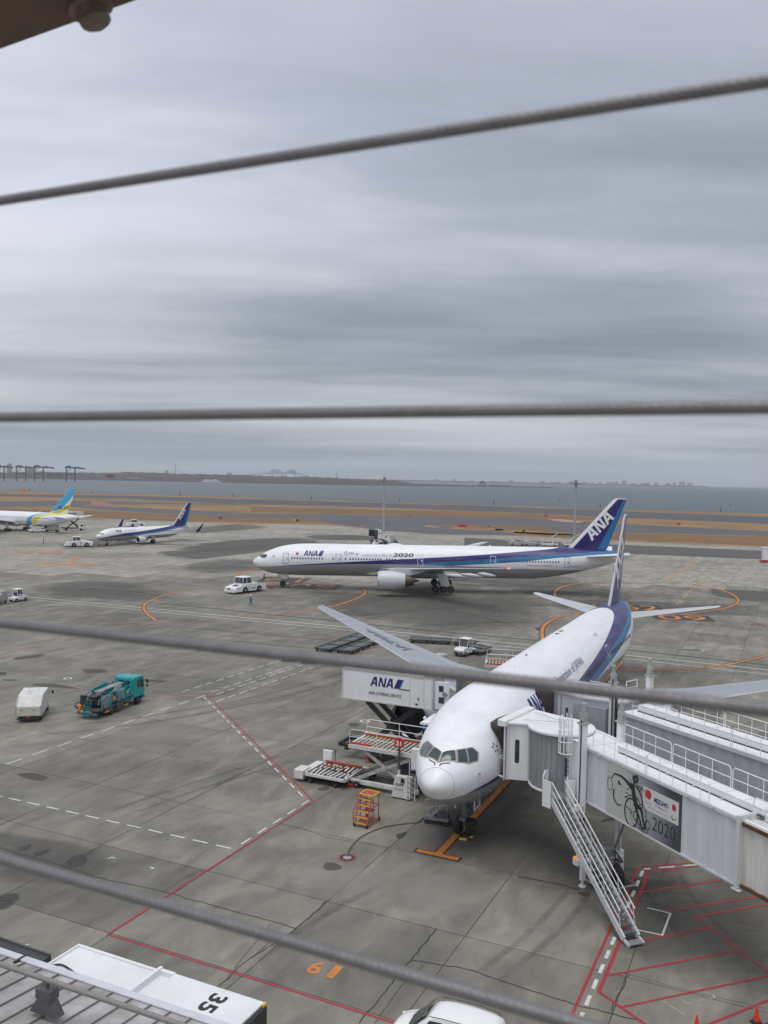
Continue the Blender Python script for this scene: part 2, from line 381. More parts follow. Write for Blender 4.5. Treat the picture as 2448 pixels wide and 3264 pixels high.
band('taxiway', [(X0, 1594), (0, 1596), (400, 1598), (700, 1604), (800, 1609)], [(X0, 1615), (0, 1616), (200, 1612), (400, 1607), (700, 1608), (800, 1611)], ASPH, .004)
band('taxiway', [(190, 1609), (400, 1616), (750, 1634), (1222, 1644), (1650, 1649), (2000, 1670), (X1, 1698)], [(240, 1617), (400, 1630), (750, 1647), (1000, 1655), (1060, 1668), (1222, 1692), (1400, 1702), (1650, 1706), (1750, 1700), (1900, 1697), (2200, 1702), (X1, 1711)], ASPH, .004)
for i, (xa, ya, xb, yb, hh) in enumerate([(1360, 1677, 1395, 1680, 3), (1410, 1674, 1560, 1680, 4), (1440, 1684, 1600, 1690, 4), (1560, 1676, 1760, 1688, 5), (1580, 1692, 1900, 1706, 6), (1640, 1700, 1960, 1716, 5)]):
    band('grass_island', [(xa, ya - hh), ((xa + xb) / 2, (ya + yb) / 2 - hh - 1), (xb, yb - hh)], [(xa - 6, ya + hh * .4), ((xa + xb) / 2, (ya + yb) / 2 + hh), (xb + 8, yb + hh * .3)], GRASS2 if i % 2 else GRASS, .010)
band('apron_taxiway', [(1480, 1714), (1800, 1729), (2448, 1756), (X1, 1760)], [(1480, 1745), (1800, 1757), (2448, 1783), (X1, 1787)], flatmat('apron_asphalt', (.095, .09, .082), .05, 1.0, .2), .0)
# soft worn patches, two of them painting shade under nose and bridge ------------------------------------------------
def patch(name, pts, m, z=.002, k=5, world=False):
    P = [Vector(p).to_3d() if world else G(*p) for p in pts]
    P = catmull(P + [P[0]], k)[:-1]; c = sum(P, Vector()) / len(P); n = len(P)
    b = MB(); rings = [0, .45, .8, 1.0]
    vs = [c] + [c + (p - c) * t for t in rings[1:] for p in P]
    fs = [(0, 1 + i, 1 + (i + 1) % n) for i in range(n)]
    for r_ in range(2):
        o = 1 + r_ * n; q = o + n
        fs += [(o + i, q + i, q + (i + 1) % n, o + (i + 1) % n) for i in range(n)]
    b.add([(v.x, v.y, z) for v in vs], fs); o = b.build(name, m, apron, smooth=0)
    if o.data.polygons[0].normal.z < 0: o.data.flip_normals()
    at = o.data.attributes.new('rim', 'FLOAT', 'POINT')
    at.data.foreach_set('value', [1.0] + [1.0] * n + [.65] * n + [0.0] * n); return o
for pts, mm in [
    ([(500, 1760), (640, 1730), (860, 1712), (1010, 1716), (1040, 1735), (940, 1752), (760, 1768), (600, 1790), (520, 1780)], SOFTD),
    ([(970, 1708), (1100, 1704), (1230, 1712), (1260, 1722), (1100, 1722), (990, 1718)], SOFTD),
    ([(80, 1868), (240, 1850), (420, 1856), (520, 1878), (560, 1905), (430, 1915), (220, 1905), (90, 1892)], SOFTM),
    ([(560, 1800), (700, 1776), (860, 1785), (1000, 1800), (900, 1815), (700, 1830), (580, 1822)], SOFTM),
    ([(980, 1880), (1250, 1888), (1560, 1880), (1750, 1900), (1760, 1960), (1600, 2030), (1380, 2010), (1180, 1975), (1000, 1950)], SOFTM),
    ([(1560, 1800), (1800, 1830), (1900, 1880), (1820, 1920), (1600, 1880), (1400, 1860)], SOFTM),
    ([(1740, 1905), (2050, 1915), (2420, 1930), (2440, 1965), (2100, 1960), (1760, 1945)], SOFTM),
    ([(2250, 1876), (2460, 1885), (2480, 1912), (2380, 1915), (2270, 1900)], SOFTD),
    ([(180, 1735), (330, 1712), (430, 1715), (420, 1735), (300, 1750), (200, 1752)], SOFTM),
    ([(560, 1690), (760, 1668), (860, 1680), (760, 1692), (600, 1702)], SOFTM),
    ([(1300, 2480), (1600, 2500), (2000, 2640), (2250, 2820), (2100, 2880), (1800, 2860), (1500, 2760), (1320, 2600)], SOFTM),  # shade under the parked jet's nose and bridge, painted darker on the concrete
    ([(1850, 2760), (2450, 2800), (2500, 3100), (2200, 3150), (1950, 3000)], SOFTM),  # painted shade on the ground below the bridge tunnel and stairs
    ([(-40, 2640), (300, 2700), (350, 2790), (150, 2830), (-40, 2800)], SOFTM)]:
    patch('wear_and_shade_patch', pts, mm)
for pts, mm in [([(1260, 2660), (1300, 2650), (1285, 2672), (1265, 2675)], OIL), ([(205, 2745), (250, 2722), (282, 2735), (270, 2755), (225, 2768)], OIL),
                ([(-20, 2855), (30, 2845), (68, 2850), (40, 2890), (-20, 2905)], OIL), ([(60, 2700), (100, 2690), (90, 2708), (62, 2712)], OIL), ([(100, 2720), (160, 2705), (150, 2722), (110, 2733)], OIL),
                ([(1032, 2750), (1060, 2748), (1090, 2762), (1082, 2772), (1045, 2775), (1030, 2765)], PATCH), ([(1012, 2512), (1040, 2506), (1050, 2512), (1042, 2521), (1015, 2520)], PATCH),
                ([(1108, 2307), (1130, 2303), (1148, 2310), (1130, 2316), (1112, 2313)], PATCH), ([(1110, 2331), (1150, 2330), (1165, 2340), (1130, 2342)], PATCH),
                ([(255, 2132), (330, 2132), (345, 2142), (290, 2148), (262, 2141)], PATCH), ([(40, 2096), (140, 2084), (130, 2094), (50, 2104)], PATCH), ([(105, 2178), (180, 2180), (260, 2196), (180, 2192), (110, 2186)], PATCH),
                ([(450, 2164), (540, 2170), (500, 2176), (455, 2170)], PATCH), ([(45, 2465), (110, 2462), (160, 2478), (120, 2490), (60, 2476)], PATCH), ([(1840, 2840), (1880, 2845), (1875, 2860), (1845, 2852)], PATCH), ([(-10, 2142), (22, 2142), (18, 2152), (-10, 2154)], OIL),
                ([(5, 2164), (55, 2166), (50, 2170), (8, 2169)], PATCH), ([(1700, 2002), (1730, 2000), (1740, 2008), (1712, 2010)], OIL)]:
    patch('stain', pts, mm, z=.006)
for pts in [[(900, 2780), (1050, 2720), (1180, 2760), (1240, 2860), (1100, 2880), (950, 2840)], [(1250, 2800), (1450, 2780), (1560, 2850), (1500, 2930), (1300, 2900)], [(20, 2520), (200, 2490), (330, 2540), (220, 2590), (60, 2570)], [(700, 2560), (880, 2600), (860, 2660), (700, 2640)], [(1700, 2860), (1850, 2900), (1800, 3050), (1650, 2980)], [(780, 1775), (900, 1755), (1050, 1742), (1060, 1750), (900, 1772)], [(300, 2300), (600, 2280), (700, 2350), (500, 2420), (320, 2380)]]:
    patch('scuffed_patch', pts, SOFTL, z=.003)
# concrete slabs, nearest 300 in view -------------------------------
cand = []
for i in range(-6, 40):
    for j in range(-30, 40):
        u = U0 + 7.5 * i + 3.75; v = V0 + 7.5 * j + 3.75; c = uv(u, v)
        if c.y < 24: continue
        vis = False
        for du in (-3.75, 0, 3.75):
            for dv in (-3.75, 0, 3.75):
                q = uv(u + du, v + dv)
                if q.y > 5 and abs(q.x) < q.y * .445 and q.y > 33.5: vis = True
        if vis: cand.append((c.y, u, v))
cand.sort()
sb = MB(); hs = 3.75 - .024
vs = []
for t, z in ((hs, -.02), (hs, -.006), (hs - .006, 0)):
    vs += [(-t, -t, z), (t, -t, z), (t, t, z), (-t, t, z)]
sb.add(vs, [(8, 9, 10, 11)] + [(r_ * 4 + k, r_ * 4 + (k + 1) % 4, r_ * 4 + 4 + (k + 1) % 4, r_ * 4 + 4 + k) for r_ in range(2) for k in range(4)])
s0 = sb.build('concrete_slab', CSLAB, apron, smooth=0)
sA = None; sC = s0.data
for k, (_, u, v) in enumerate(cand[:298]):
    i_, j_ = round((u - U0 - 3.75) / 7.5), round((v - V0 - 3.75) / 7.5)
    dk = i_ <= 0 and (j_ < 0 or (j_ >= 2 and i_ == 0) or (j_ == 1))
    o = s0 if k == 0 else s0.copy()
    if k: COL.objects.link(o)
    if dk and k == 0: s0.data = s0.data
    if dk:
        if sA is None: sA = s0.data.copy(); sA.name = 'dark_slab'; sA.materials[0] = CASPH
        o.data = sA
    c = uv(u, v); o.location = (c.x, c.y, random.uniform(-.003, .0)); o.rotation_euler = (0, 0, UA)
print('slabs', len(cand), cand[min(297, len(cand) - 1)][0])
# painted lines ------------------------------------------------------
def paint(name, col, wear=.35, sc_=3.0):
    mt = bpy.data.materials.new(name); mt.use_nodes = True; nt = mt.node_tree; N = NT(nt)
    geo = N('ShaderNodeNewGeometry').outputs['Position']
    a = N('ShaderNodeTexNoise', inp={'Vector': geo, 'Scale': sc_, 'Detail': 7.0, 'Roughness': .75}).outputs[0]
    b = N('ShaderNodeTexNoise', inp={'Vector': geo, 'Scale': .25, 'Detail': 3.0}).outputs[0]
    t = mth(N, 'ADD', mth(N, 'MULTIPLY', a, .6), mth(N, 'MULTIPLY', b, .4))
    f = ramp(N, t, [(.36, 1.0), (.60, 1 - wear)])
    bs = N('ShaderNodeBsdfPrincipled', inp={'Base Color': tuple(col) + (1,), 'Roughness': .6})
    tr = N('ShaderNodeBsdfTransparent'); mx = N('ShaderNodeMixShader', inp={0: f, 1: tr.outputs[0], 2: bs.outputs[0]})
    N('ShaderNodeOutputMaterial', inp={0: mx.outputs[0]}); return mt
PW = paint('white_line_paint', (.70, .70, .66), .3); PR = paint('red_line_paint', (.42, .035, .05), .45); PO = paint('orange_line_paint', (.70, .235, .04), .35)
PK = paint('black_line_paint', (.04, .038, .036), .35); PY = paint('yellow_line_paint', (.62, .40, .08), .5); PRF = paint('faded_red_line_paint', (.42, .10, .09), .7)
POF = paint('faded_orange_line_paint', (.62, .27, .12), .8); PWF = paint('faded_white_line_paint', (.5, .5, .47), .8)
LZ = [0]
def line(name, pts, wid, m, z=.010, smooth=0, dash=None, px=True, parent=None):
    P = [G(*p) if px else Vector(p).to_3d() for p in pts]
    if smooth: P = catmull(P, smooth)
    b = MB()
    def strip(Q):
        n = len(Q); vs = []
        for i, p in enumerate(Q):
            a = (Q[i] - Q[i - 1]).normalized() if i else (Q[1] - Q[0]).normalized()
            c = (Q[i + 1] - Q[i]).normalized() if i < n - 1 else a
            d = (a + c).normalized(); nr = Vector((-d.y, d.x, 0)); k = wid / 2 / max(.4, nr.dot(Vector((-a.y, a.x, 0))))
            vs += [p + nr * k, p - nr * k]
        b.add([(v.x, v.y, z) for v in vs], [(2 * i + 1, 2 * i + 3, 2 * i + 2, 2 * i) for i in range(n - 1)])
    if not dash: strip(P)
    else:
        on, off = dash
        for i in range(len(P) - 1):
            L = (P[i + 1] - P[i]).length; t = 0
            while t < L:
                e = min(t + on, L); strip([P[i].lerp(P[i + 1], t / L), P[i].lerp(P[i + 1], e / L)]); t += on + off
    o = b.build(name, m, parent or apron, smooth=0); return o
line('red_line', [(344, 2979), (900, 3149), (1300, 3274)], .13, PR, .014)
line('red_line', [(344, 2979), (830, 2664), (998, 2553), (656, 2211)], .13, PR, .010)
line('dashed_white_line', [(650, 2222), (972, 2546)], .12, PW, .014, dash=(1.0, .75))
line('dashed_white_line', [(984, 2552), (746, 2706)], .12, PW, .014, dash=(1.0, .75))
line('dashed_white_line', [(736, 2705), (0, 2538)], .13, PW, .014, dash=(1.05, .6))
line('dashed_white_line', [(652, 2217), (8, 2440)], .13, PW, .010, dash=(1.5, 1.0))
line('dashed_white_line', [(0, 2250), (255, 2238), (655, 2214)], .12, PWF, .014, dash=(2.0, 1.0))
line('faded_red_line', [(461, 2222), (655, 2210)], .12, PRF, .018)
for a, c in [((580, 2206), (900, 2103)), ((673, 2206), (975, 2108)), ((689, 2214), (985, 2112)), ((689, 2237), (1030, 2116))]:
    line('dashed_white_line', [a, c], .12, PW, .010, dash=(1.2, .7))
line('dashed_white_line', [(1108, 2086), (1225, 2048)], .13, PW, .010, dash=(1.2, .7))
line('faded_red_line', [(692, 2241), (1230, 2050)], .10, PRF, .014)
E1 = [(87, 1903), (400, 1932), (750, 1966), (1103, 1999), (1350, 2023), (1679, 2055), (1974, 2086), (2460, 2136)]
E2 = [(106, 1912), (400, 1940), (723, 1972), (1130, 2010), (1350, 2033), (1666, 2066), (1974, 2097), (2460, 2151)]
line('white_road_line', E1, .26, PW, .010); line('white_road_line', E2, .20, PW, .010)
# drain channel with grate
dr = [(300, 1904), (453, 1917), (800, 1952), (1350, 2008), (1700, 2040), (1986, 2070), (2460, 2121)]
line('drain_channel', dr, .55, PK, .006); line('drain_channel', [(x, y - 9) for x, y in dr], .12, PK, .006)
gb = MB(); P = [G(*p) for p in dr[3:]]
for i in range(len(P) - 1):
    L = (P[i + 1] - P[i]).length; d = (P[i + 1] - P[i]).normalized(); nr = Vector((-d.y, d.x, 0))
    for k in range(int(L / .5)):
        c = P[i] + d * (k * .5 + .1); gb.box((c.x, c.y, .015), (.34, .42, .02), rz=math.atan2(d.y, d.x))
g_ = gb.build('drain_grate', DGREY, apron, smooth=0); g_['kind'] = 'stuff'
gr = MB(); c = G(2205, 2072)
for k in range(8): gr.box((c.x - 1.0 + k * .28, c.y, .02), (.16, 1.0, .02))
gr.build('floor_grate', DGREY, apron, smooth=0); line('grate_frame', [(2188, 2062), (2243, 2067), (2240, 2078), (2184, 2074), (2188, 2062)], .07, PWF, .012)
def orange(pts, wid, sm=6, out=True, m=None):
    if out: line('black_line_border', pts, wid * 1.7, PK, .010, smooth=sm)
    line('orange_line', pts, wid, m or PO, .016, smooth=sm)
orange([(499, 1979), (470, 1957), (459, 1941), (463, 1925), (487, 1911), (530, 1896), (603, 1881)], .42)
orange([(600, 1882), (714, 1867), (800, 1858)], .25, out=False, m=POF)
orange([(0, 2079), (266, 2024), (381, 2000), (499, 1978), (640, 1968), (800, 1965)], .18, out=False, m=POF)
orange([(750, 1842), (759, 1831), (771, 1825), (795, 1818), (830, 1812)], .5)
orange([(1154, 1874), (1165, 1887), (1151, 1901), (1103, 1920), (1037, 1937), (994, 1945), (886, 1958), (790, 1966)], .45)
orange([(1729, 2040), (1729, 2006), (1740, 1989), (1769, 1971), (1797, 1963), (1850, 1954)], .5)
orange([(1769, 1900), (1771, 1883), (1797, 1869), (1843, 1860), (1900, 1856), (1990, 1852)], .42)
orange([(2210, 1863), (2278, 1876), (2310, 1884), (2337, 1896), (2354, 1912), (2347, 1924), (2323, 1935), (2283, 1944), (2180, 1957)], .45)
orange([(2369, 1974), (2403, 1984), (2470, 2010)], .35, m=POF)
orange([(1940, 2128), (1995, 2137), (2203, 2131), (2283, 2123), (2363, 2110), (2470, 2082)], .42)
orange([(2050, 1893), (2010, 1900)], .3, out=False, m=POF)
orange([(1530, 1780), (1560, 1772)], .3, out=False, m=POF)
line('orange_line', [(2126, 1850), (2213, 1795)], .35, PO, .010); line('faded_orange_line', [(1830, 1957), (1900, 1925)], .3, POF, .010)
for x, y in [(2281, 1816), (2265, 1829), (2250, 1840), (2236, 1852), (2219, 1867), (2201, 1882), (2183, 1899), (2163, 1921)]:
    line('yellow_dash', [(x - 7, y + 7), (x + 7, y - 6)], .22, PY, .010)
line('thin_white_line', [(1760, 1838), (2150, 1866), (2470, 1889)], .14, PWF, .010)
line('thin_white_line', [(2342, 1808), (2358, 1792)], .2, PWF, .010)
line('thin_white_line', [(420, 1840), (380, 1842)], .2, PWF, .010)
for q in [[(350, 1800), (560, 1780), (800, 1757), (1000, 1745), (1060, 1737)], [(380, 1812), (620, 1792), (830, 1770)]]: line('thin_white_line', q, .2, PWF, .010)
line('dashed_white_line', [(560, 1800), (830, 1772)], .22, PW, .014, dash=(3, 3))
line('white_marking', [(838, 1758), (900, 1750), (1040, 1740)], .7, PWF, .012)
line('runway_centre_line', [(390, 1588.5), (460, 1590.5)], 1.2, PW, .010); line('runway_centre_line', [(740, 1602), (830, 1604)], 1.0, PW, .010)
line('runway_centre_line', [(1650, 1626), (2020, 1641), (2470, 1660)], .6, PWF, .010)
line('taxiway_line', [(1150, 1680), (1160, 1676), (1200, 1670), (1216, 1665), (1205, 1657)], .4, PWF, .014, smooth=5)
line('taxiway_line', [(1400, 1742), (1620, 1722)], .4, PY, .014, dash=(6, 4))
pk = band('pink_marking', [(1745, 1653), (1800, 1656), (1860, 1663)], [(1762, 1659), (1800, 1664), (1850, 1666)], paint('pink_paint', (.62, .32, .30), .6), .012)
band('red_bare_ground', [(292, 1598), (330, 1600), (365, 1609)], [(290, 1608), (330, 1611), (365, 1613)], flatmat('red_soil', (.34, .15, .12), .05, .4), .010)
# centre line, T bar, stand numbers
th = (3.55, 50.55)
def au(u, v): q = uv(u, v); return (q.x, q.y, 0)
tu = U2.dot(Vector((3.5, 50.45, 0))); tv = V2.dot(Vector((3.5, 50.45, 0)))
CD = Vector((math.cos(R(65.4)), math.sin(R(65.4)), 0)); CS = Vector((3.5, 50.5, 0))
line('black_line_border', [CS - CD * .22, CS + CD * 62], .62, PK, .010, px=False); line('orange_centre_line', [CS, CS + CD * 62], .42, PO, .018, px=False)
VD = Vector((math.cos(R(-25.2)), math.sin(R(-25.2)), 0))
line('black_line_border', [CS - VD * 1.45, CS + VD * 1.45], .62, PK, .014, px=False); line('orange_stop_bar', [CS - VD * 1.3, CS + VD * 1.3], .40, PO, .022, px=False)
def ground_text(txt, c, hgt, m, ang=-25.2, name='painted_number', wid=None, z=.016, bold=.02, shear=0):
    sh = text2d(txt, 1, bold=bold, shear=shear); wid = wid or hgt * .75 * len(txt)
    vs, fs = fit2d(sh, -wid / 2, wid / 2, -hgt / 2, hgt / 2); a = R(ang); b = MB()
    b.add([(c.x + x * math.cos(a) - y * math.sin(a), c.y + x * math.sin(a) + y * math.cos(a), z) for x, y in vs], fs)
    return b.build(name, m, apron, smooth=0)
ground_text('6', G(1007, 3085), 1.05, PO, wid=.62, bold=.02); ground_text('1', G(1066, 3099), 1.05, PO, wid=.36, bold=.02)
for c, t, hh, ww in [((905, 1848), '61', 7.5, 8.0), ((995, 1869), '09', 7.0, 9.0), ((2040, 1937), '62', 5.6, 6.2), ((2175, 1969), '09', 4.8, 7.6)]:
    g = G(*c); a = R(-8)
    vs = [g + Matrix.Rotation(a, 3, 'Z') @ Vector((x, y, 0)) for x, y in ((-ww * .62, -hh * .62), (ww * .62, -hh * .62), (ww * .62, hh * .62), (-ww * .62, hh * .62))]
    sheet('black_number_panel', vs, .012, PK, apron)
    ground_text(t, g, hh, PO if c[0] > 1000 else POF, ang=-8, wid=ww, z=.018, bold=.0)
for c in ((210, 1797), (115, 1761)):
    g = G(*c); ground_text('60' if c[0] > 200 else '59', g, 7, POF, ang=0, wid=14, z=.014, bold=.05)
orange([(228, 1795), (253, 1770)], .9, out=False, m=POF)
# red hatching, bottom right
def rl(pts, wd=.15, z=.014, m=None): line('red_line', pts, wd, m or PR, z)
rl([(2215, 2751), (2034, 2764), (1825, 3231), (1795, 3300)], .14, .010)
rl([(2230, 2761), (2068, 2779), (1909, 3162), (2060, 3268), (2100, 3296)], .17, .010)
line('dashed_white_line', [(2225, 2756), (2052, 2771)], .16, PW, .014, dash=(.95, .55)); line('dashed_white_line', [(2049, 2776), (1852, 3243)], .17, PW, .014, dash=(.8, .55))
for a, c in [((2048, 2844), (2320, 2803)), ((2131, 2903), (2470, 2850)), ((2041, 2999), (2264, 2960)), ((1937, 3110), (2356, 3029)), ((1981, 3211), (2470, 3107)), ((2240, 3274), (2470, 3180))]: rl([a, c], .13, .018)
rl([(2470, 2879), (2218, 2924), (2264, 2960), (2470, 3118)], .13, .022)
line('white_box_line', [(2062, 2894), (2137, 2912), (2111, 2982), (2032, 2965)], .10, PW, .018)
line('white_corner_mark', [(2177, 3190), (2192, 3202), (2206, 3200)], .08, PWF, .018); line('white_corner_mark', [(2225, 3192), (2247, 3187)], .08, PWF, .018); line('white_corner_mark', [(2262, 3184), (2280, 3181), (2272, 3172)], .08, PWF, .018)
line('white_corner_mark', [(2110, 3190), (2182, 3235)], .07, PWF, .014)
line('white_corner_mark', [(346, 2737), (355, 2733), (368, 2736)], .08, PW, .014); line('white_corner_mark', [(476, 2764), (490, 2767), (482, 2772)], .08, PW, .014)
line('white_corner_mark', [(78, 3014), (92, 3010)], .08, PW, .014)
# cracks
rnd = random.Random(3)
def crack(pts, wd=.05, m=None):
    P = []
    for i in range(len(pts) - 1):
        a, c = G(*pts[i]), G(*pts[i + 1]); n = max(3, int((c - a).length / .35)); d = (c - a).normalized(); nr = Vector((-d.y, d.x, 0))
        P += [a.lerp(c, k / n) + nr * rnd.uniform(-.05, .05) for k in range(n)]
    P.append(G(*pts[-1])); line('crack', P, wd, m or PK, .008, px=False)
for c, wd in [([(-10, 2700), (210, 2763), (300, 2795), (520, 2842), (700, 2892), (900, 2947), (945, 2960)], .07), ([(205, 2765), (265, 2730), (325, 2697)], .06), ([(1041, 2872), (1000, 2912), (945, 2960), (870, 3010), (800, 3054)], .07), ([(1388, 2960), (1340, 3025), (1312, 3060), (1480, 3087), (1700, 3161), (1860, 3210), (2050, 3255)], .07),
              ([(1312, 3060), (1262, 3118), (1200, 3195), (1145, 3262)], .06), ([(1348, 3075), (1290, 3130), (1235, 3205), (1195, 3262)], .03), ([(2005, 3105), (1985, 3150), (1960, 3190), (1950, 3225)], .045), ([(640, 2775), (560, 2815), (520, 2842)], .03), ([(860, 3005), (760, 3085), (735, 3110), (690, 3150)], .05),
              ([(900, 2625), (960, 2640), (1040, 2668), (1240, 2705)], .04), ([(860, 2945), (770, 3060), (700, 3150)], .03), ([(1975, 3100), (2200, 3160), (2440, 3215)], .025), ([(1650, 2795), (1780, 2818), (1850, 2838)], .09)]: crack(c, wd)
# skid marks under the taxiing jet
line('tyre_mark', [(1000, 1968), (1100, 1935), (1220, 1893)], .12, PK, .008); line('tyre_mark', [(1040, 1975), (1150, 1940), (1260, 1893)], .12, PK, .008)
TYRE = flatmat('tyre_dust', (.09, .084, .073), .3, 2.0, .3, soft=.26, edge=1.2)
def track(pts, wid, sm=6):
    P_ = catmull([G(*p) for p in pts], sm); b = MB(); vs = []; rim = []
    for i, p in enumerate(P_):
        d_ = (P_[min(i + 1, len(P_) - 1)] - P_[max(i - 1, 0)]).normalized(); nr = Vector((-d_.y, d_.x, 0)); e = min(1, min(i, len(P_) - 1 - i) / 4)
        for w_, q in ((.5, 0), (.2, .75 * e), (-.2, .75 * e), (-.5, 0)): vs.append((p.x + nr.x * wid * w_, p.y + nr.y * wid * w_, .007)); rim.append(q)
    b.add(vs, [(4 * i + k, 4 * i + k + 1, 4 * i + 5 + k, 4 * i + 4 + k) for i in range(len(P_) - 1) for k in range(3)]); o = b.build('tyre_track', TYRE, apron, smooth=0)
    if o.data.polygons[0].normal.z < 0: o.data.flip_normals()
    o.data.attributes.new('rim', 'FLOAT', 'POINT').data.foreach_set('value', rim)
for pts, w_ in [([(0, 2330), (420, 2290), (900, 2200), (1300, 2080)], .7), ([(0, 2352), (430, 2310), (920, 2216), (1320, 2095)], .7), ([(200, 2640), (600, 2500), (1000, 2380)], .5), ([(230, 2665), (640, 2515), (1040, 2395)], .5), ([(1500, 3200), (1800, 2950), (1900, 2800)], .5), ([(1420, 3180), (1700, 2960), (1850, 2790)], .5), ([(700, 3150), (1000, 2940), (1250, 2800)], .6), ([(100, 1960), (700, 2010), (1500, 2080)], 1.2), ([(60, 1990), (700, 2040), (1450, 2110)], 1.2), ([(900, 1790), (1300, 1840), (1900, 1860), (2400, 1850)], 2.2), ([(1000, 1980), (1400, 1940), (1900, 1930), (2448, 1950)], 2.0), ([(1100, 2020), (1500, 1985), (1800, 1990)], 1.5), ([(1150, 1905), (1500, 1960), (1720, 2020)], 1.2), ([(60, 1870), (420, 1885), (640, 1930)], 2.0), ([(500, 1775), (760, 1745), (1000, 1728)], 2.5), ([(2000, 2760), (2100, 2900), (2260, 3100)], .4), ([(2150, 2760), (2240, 2900), (2420, 3060)], .4)]: track(pts, w_)
# hydrant pits
def ring(name, c, r0, r1, m, z=.012, n=28):
    b = MB(); vs = [(c.x + r_ * math.cos(2 * math.pi * k / n), c.y + r_ * math.sin(2 * math.pi * k / n), z) for r_ in (r0, r1) for k in range(n)]
    b.add(vs, [(k, n + k, n + (k + 1) % n, (k + 1) % n) for k in range(n)]); return b.build(name, m, apron, smooth=0)
for p, kind in [((1107, 2734), 'r'), ((1163, 2299), 'w'), ((1193, 2298), 'rs'), ((216, 2163), 'w')]:
    g = G(*p)
    if kind == 'r': ring('red_ring', g, .42, .52, PR); ring('pit_collar', g, .24, .42, PK); ring('pit_lid', g, .0, .24, STEEL, .02)
    elif kind == 'w': ring('white_ring', g, .28, .46, PW); ring('pit_lid', g, .0, .26, DGREY, .016)
    else: ring('red_ring', g, .30, .40, PRF); ring('pit_lid', g, .0, .15, PRF, .016)
# ------------------------------------------------------------------ far shore
HZ = flatmat('distant_wood', (.085, .06, .058), .004, .05, .4, col2=(.045, .040, .045))
def headland(name, shore, tops, m, depth=500, jag=1.5, seed=1):
    rn = random.Random(seed); b = MB(); n = 160
    xs = [shore[0][0] + (shore[-1][0] - shore[0][0]) * k / n for k in range(n + 1)]
    A = []; T = []; B_ = []
    for x in xs:
        ys = np.interp(x, [p[0] for p in shore], [p[1] for p in shore]); yt = np.interp(x, [p[0] for p in tops], [p[1] for p in tops])
        g = G(x, ys); v = ray(x, yt); hgt = max(1.5, CAMZ + v.z * (math.hypot(g.x, g.y) + depth * .3) / math.hypot(v.x, v.y)) + rn.uniform(-jag, jag)
        d = Vector((g.x, g.y, 0)).normalized()
        A.append(g + Vector((0, 0, -2.6))); T.append((g + d * depth * .1 + Vector((0, 0, hgt * .62)), g + d * depth * .3 + Vector((0, 0, hgt)))); B_.append(g + d * depth + Vector((0, 0, -2.6)))
    for i in range(n):
        b.add([A[i], A[i + 1], T[i + 1][0], T[i][0]], [(0, 1, 2, 3)]); b.add([T[i][0], T[i + 1][0], T[i + 1][1], T[i][1]], [(0, 1, 2, 3)]); b.add([T[i][1], T[i + 1][1], B_[i + 1], B_[i]], [(0, 1, 2, 3)])
    return struct(b.build(name, m, smooth=0))
headland('headland', [(-60, 1521), (400, 1530), (750, 1537), (1100, 1544), (1345, 1548)], [(-60, 1507), (130, 1503), (350, 1508), (420, 1504), (600, 1511), (760, 1514), (900, 1519), (1040, 1521), (1150, 1527), (1260, 1531), (1345, 1545)], HZ)
headland('low_spit', [(1300, 1546.5), (1600, 1551), (1760, 1553.5)], [(1300, 1541), (1450, 1546), (1600, 1550), (1760, 1553)], HZ, 120, .4, 3)
# ================================================================== aircraft
# local frame: x forward (nose tip at x=0, so station s = -x), y to port, z up from the ground
NOSE = [(0, 4.72, 4.72, 0), (.12, 5.05, 4.42, .35), (.5, 5.42, 4.06, .76), (1, 5.78, 3.66, 1.13), (1.7, 6.25, 3.26, 1.55), (2.5, 6.68, 2.96, 1.93), (3.1, 6.98, 2.76, 2.17), (3.7, 7.26, 2.62, 2.37), (5, 7.74, 2.45, 2.69), (6.5, 8.10, 2.34, 2.90), (8.5, 8.38, 2.31, 3.06), (11, 8.5, 2.3, 3.1)]
TAIL = [(19.5, 8.5, 2.3, 3.1), (16, 8.5, 2.62, 3.04), (13, 8.47, 3.12, 2.86), (10, 8.40, 3.72, 2.50), (7, 8.25, 4.45, 1.98), (4, 8.0, 5.30, 1.30), (1.5, 7.75, 6.15, .62), (.35, 7.60, 6.55, .36), (0, 7.45, 6.75, .12)]
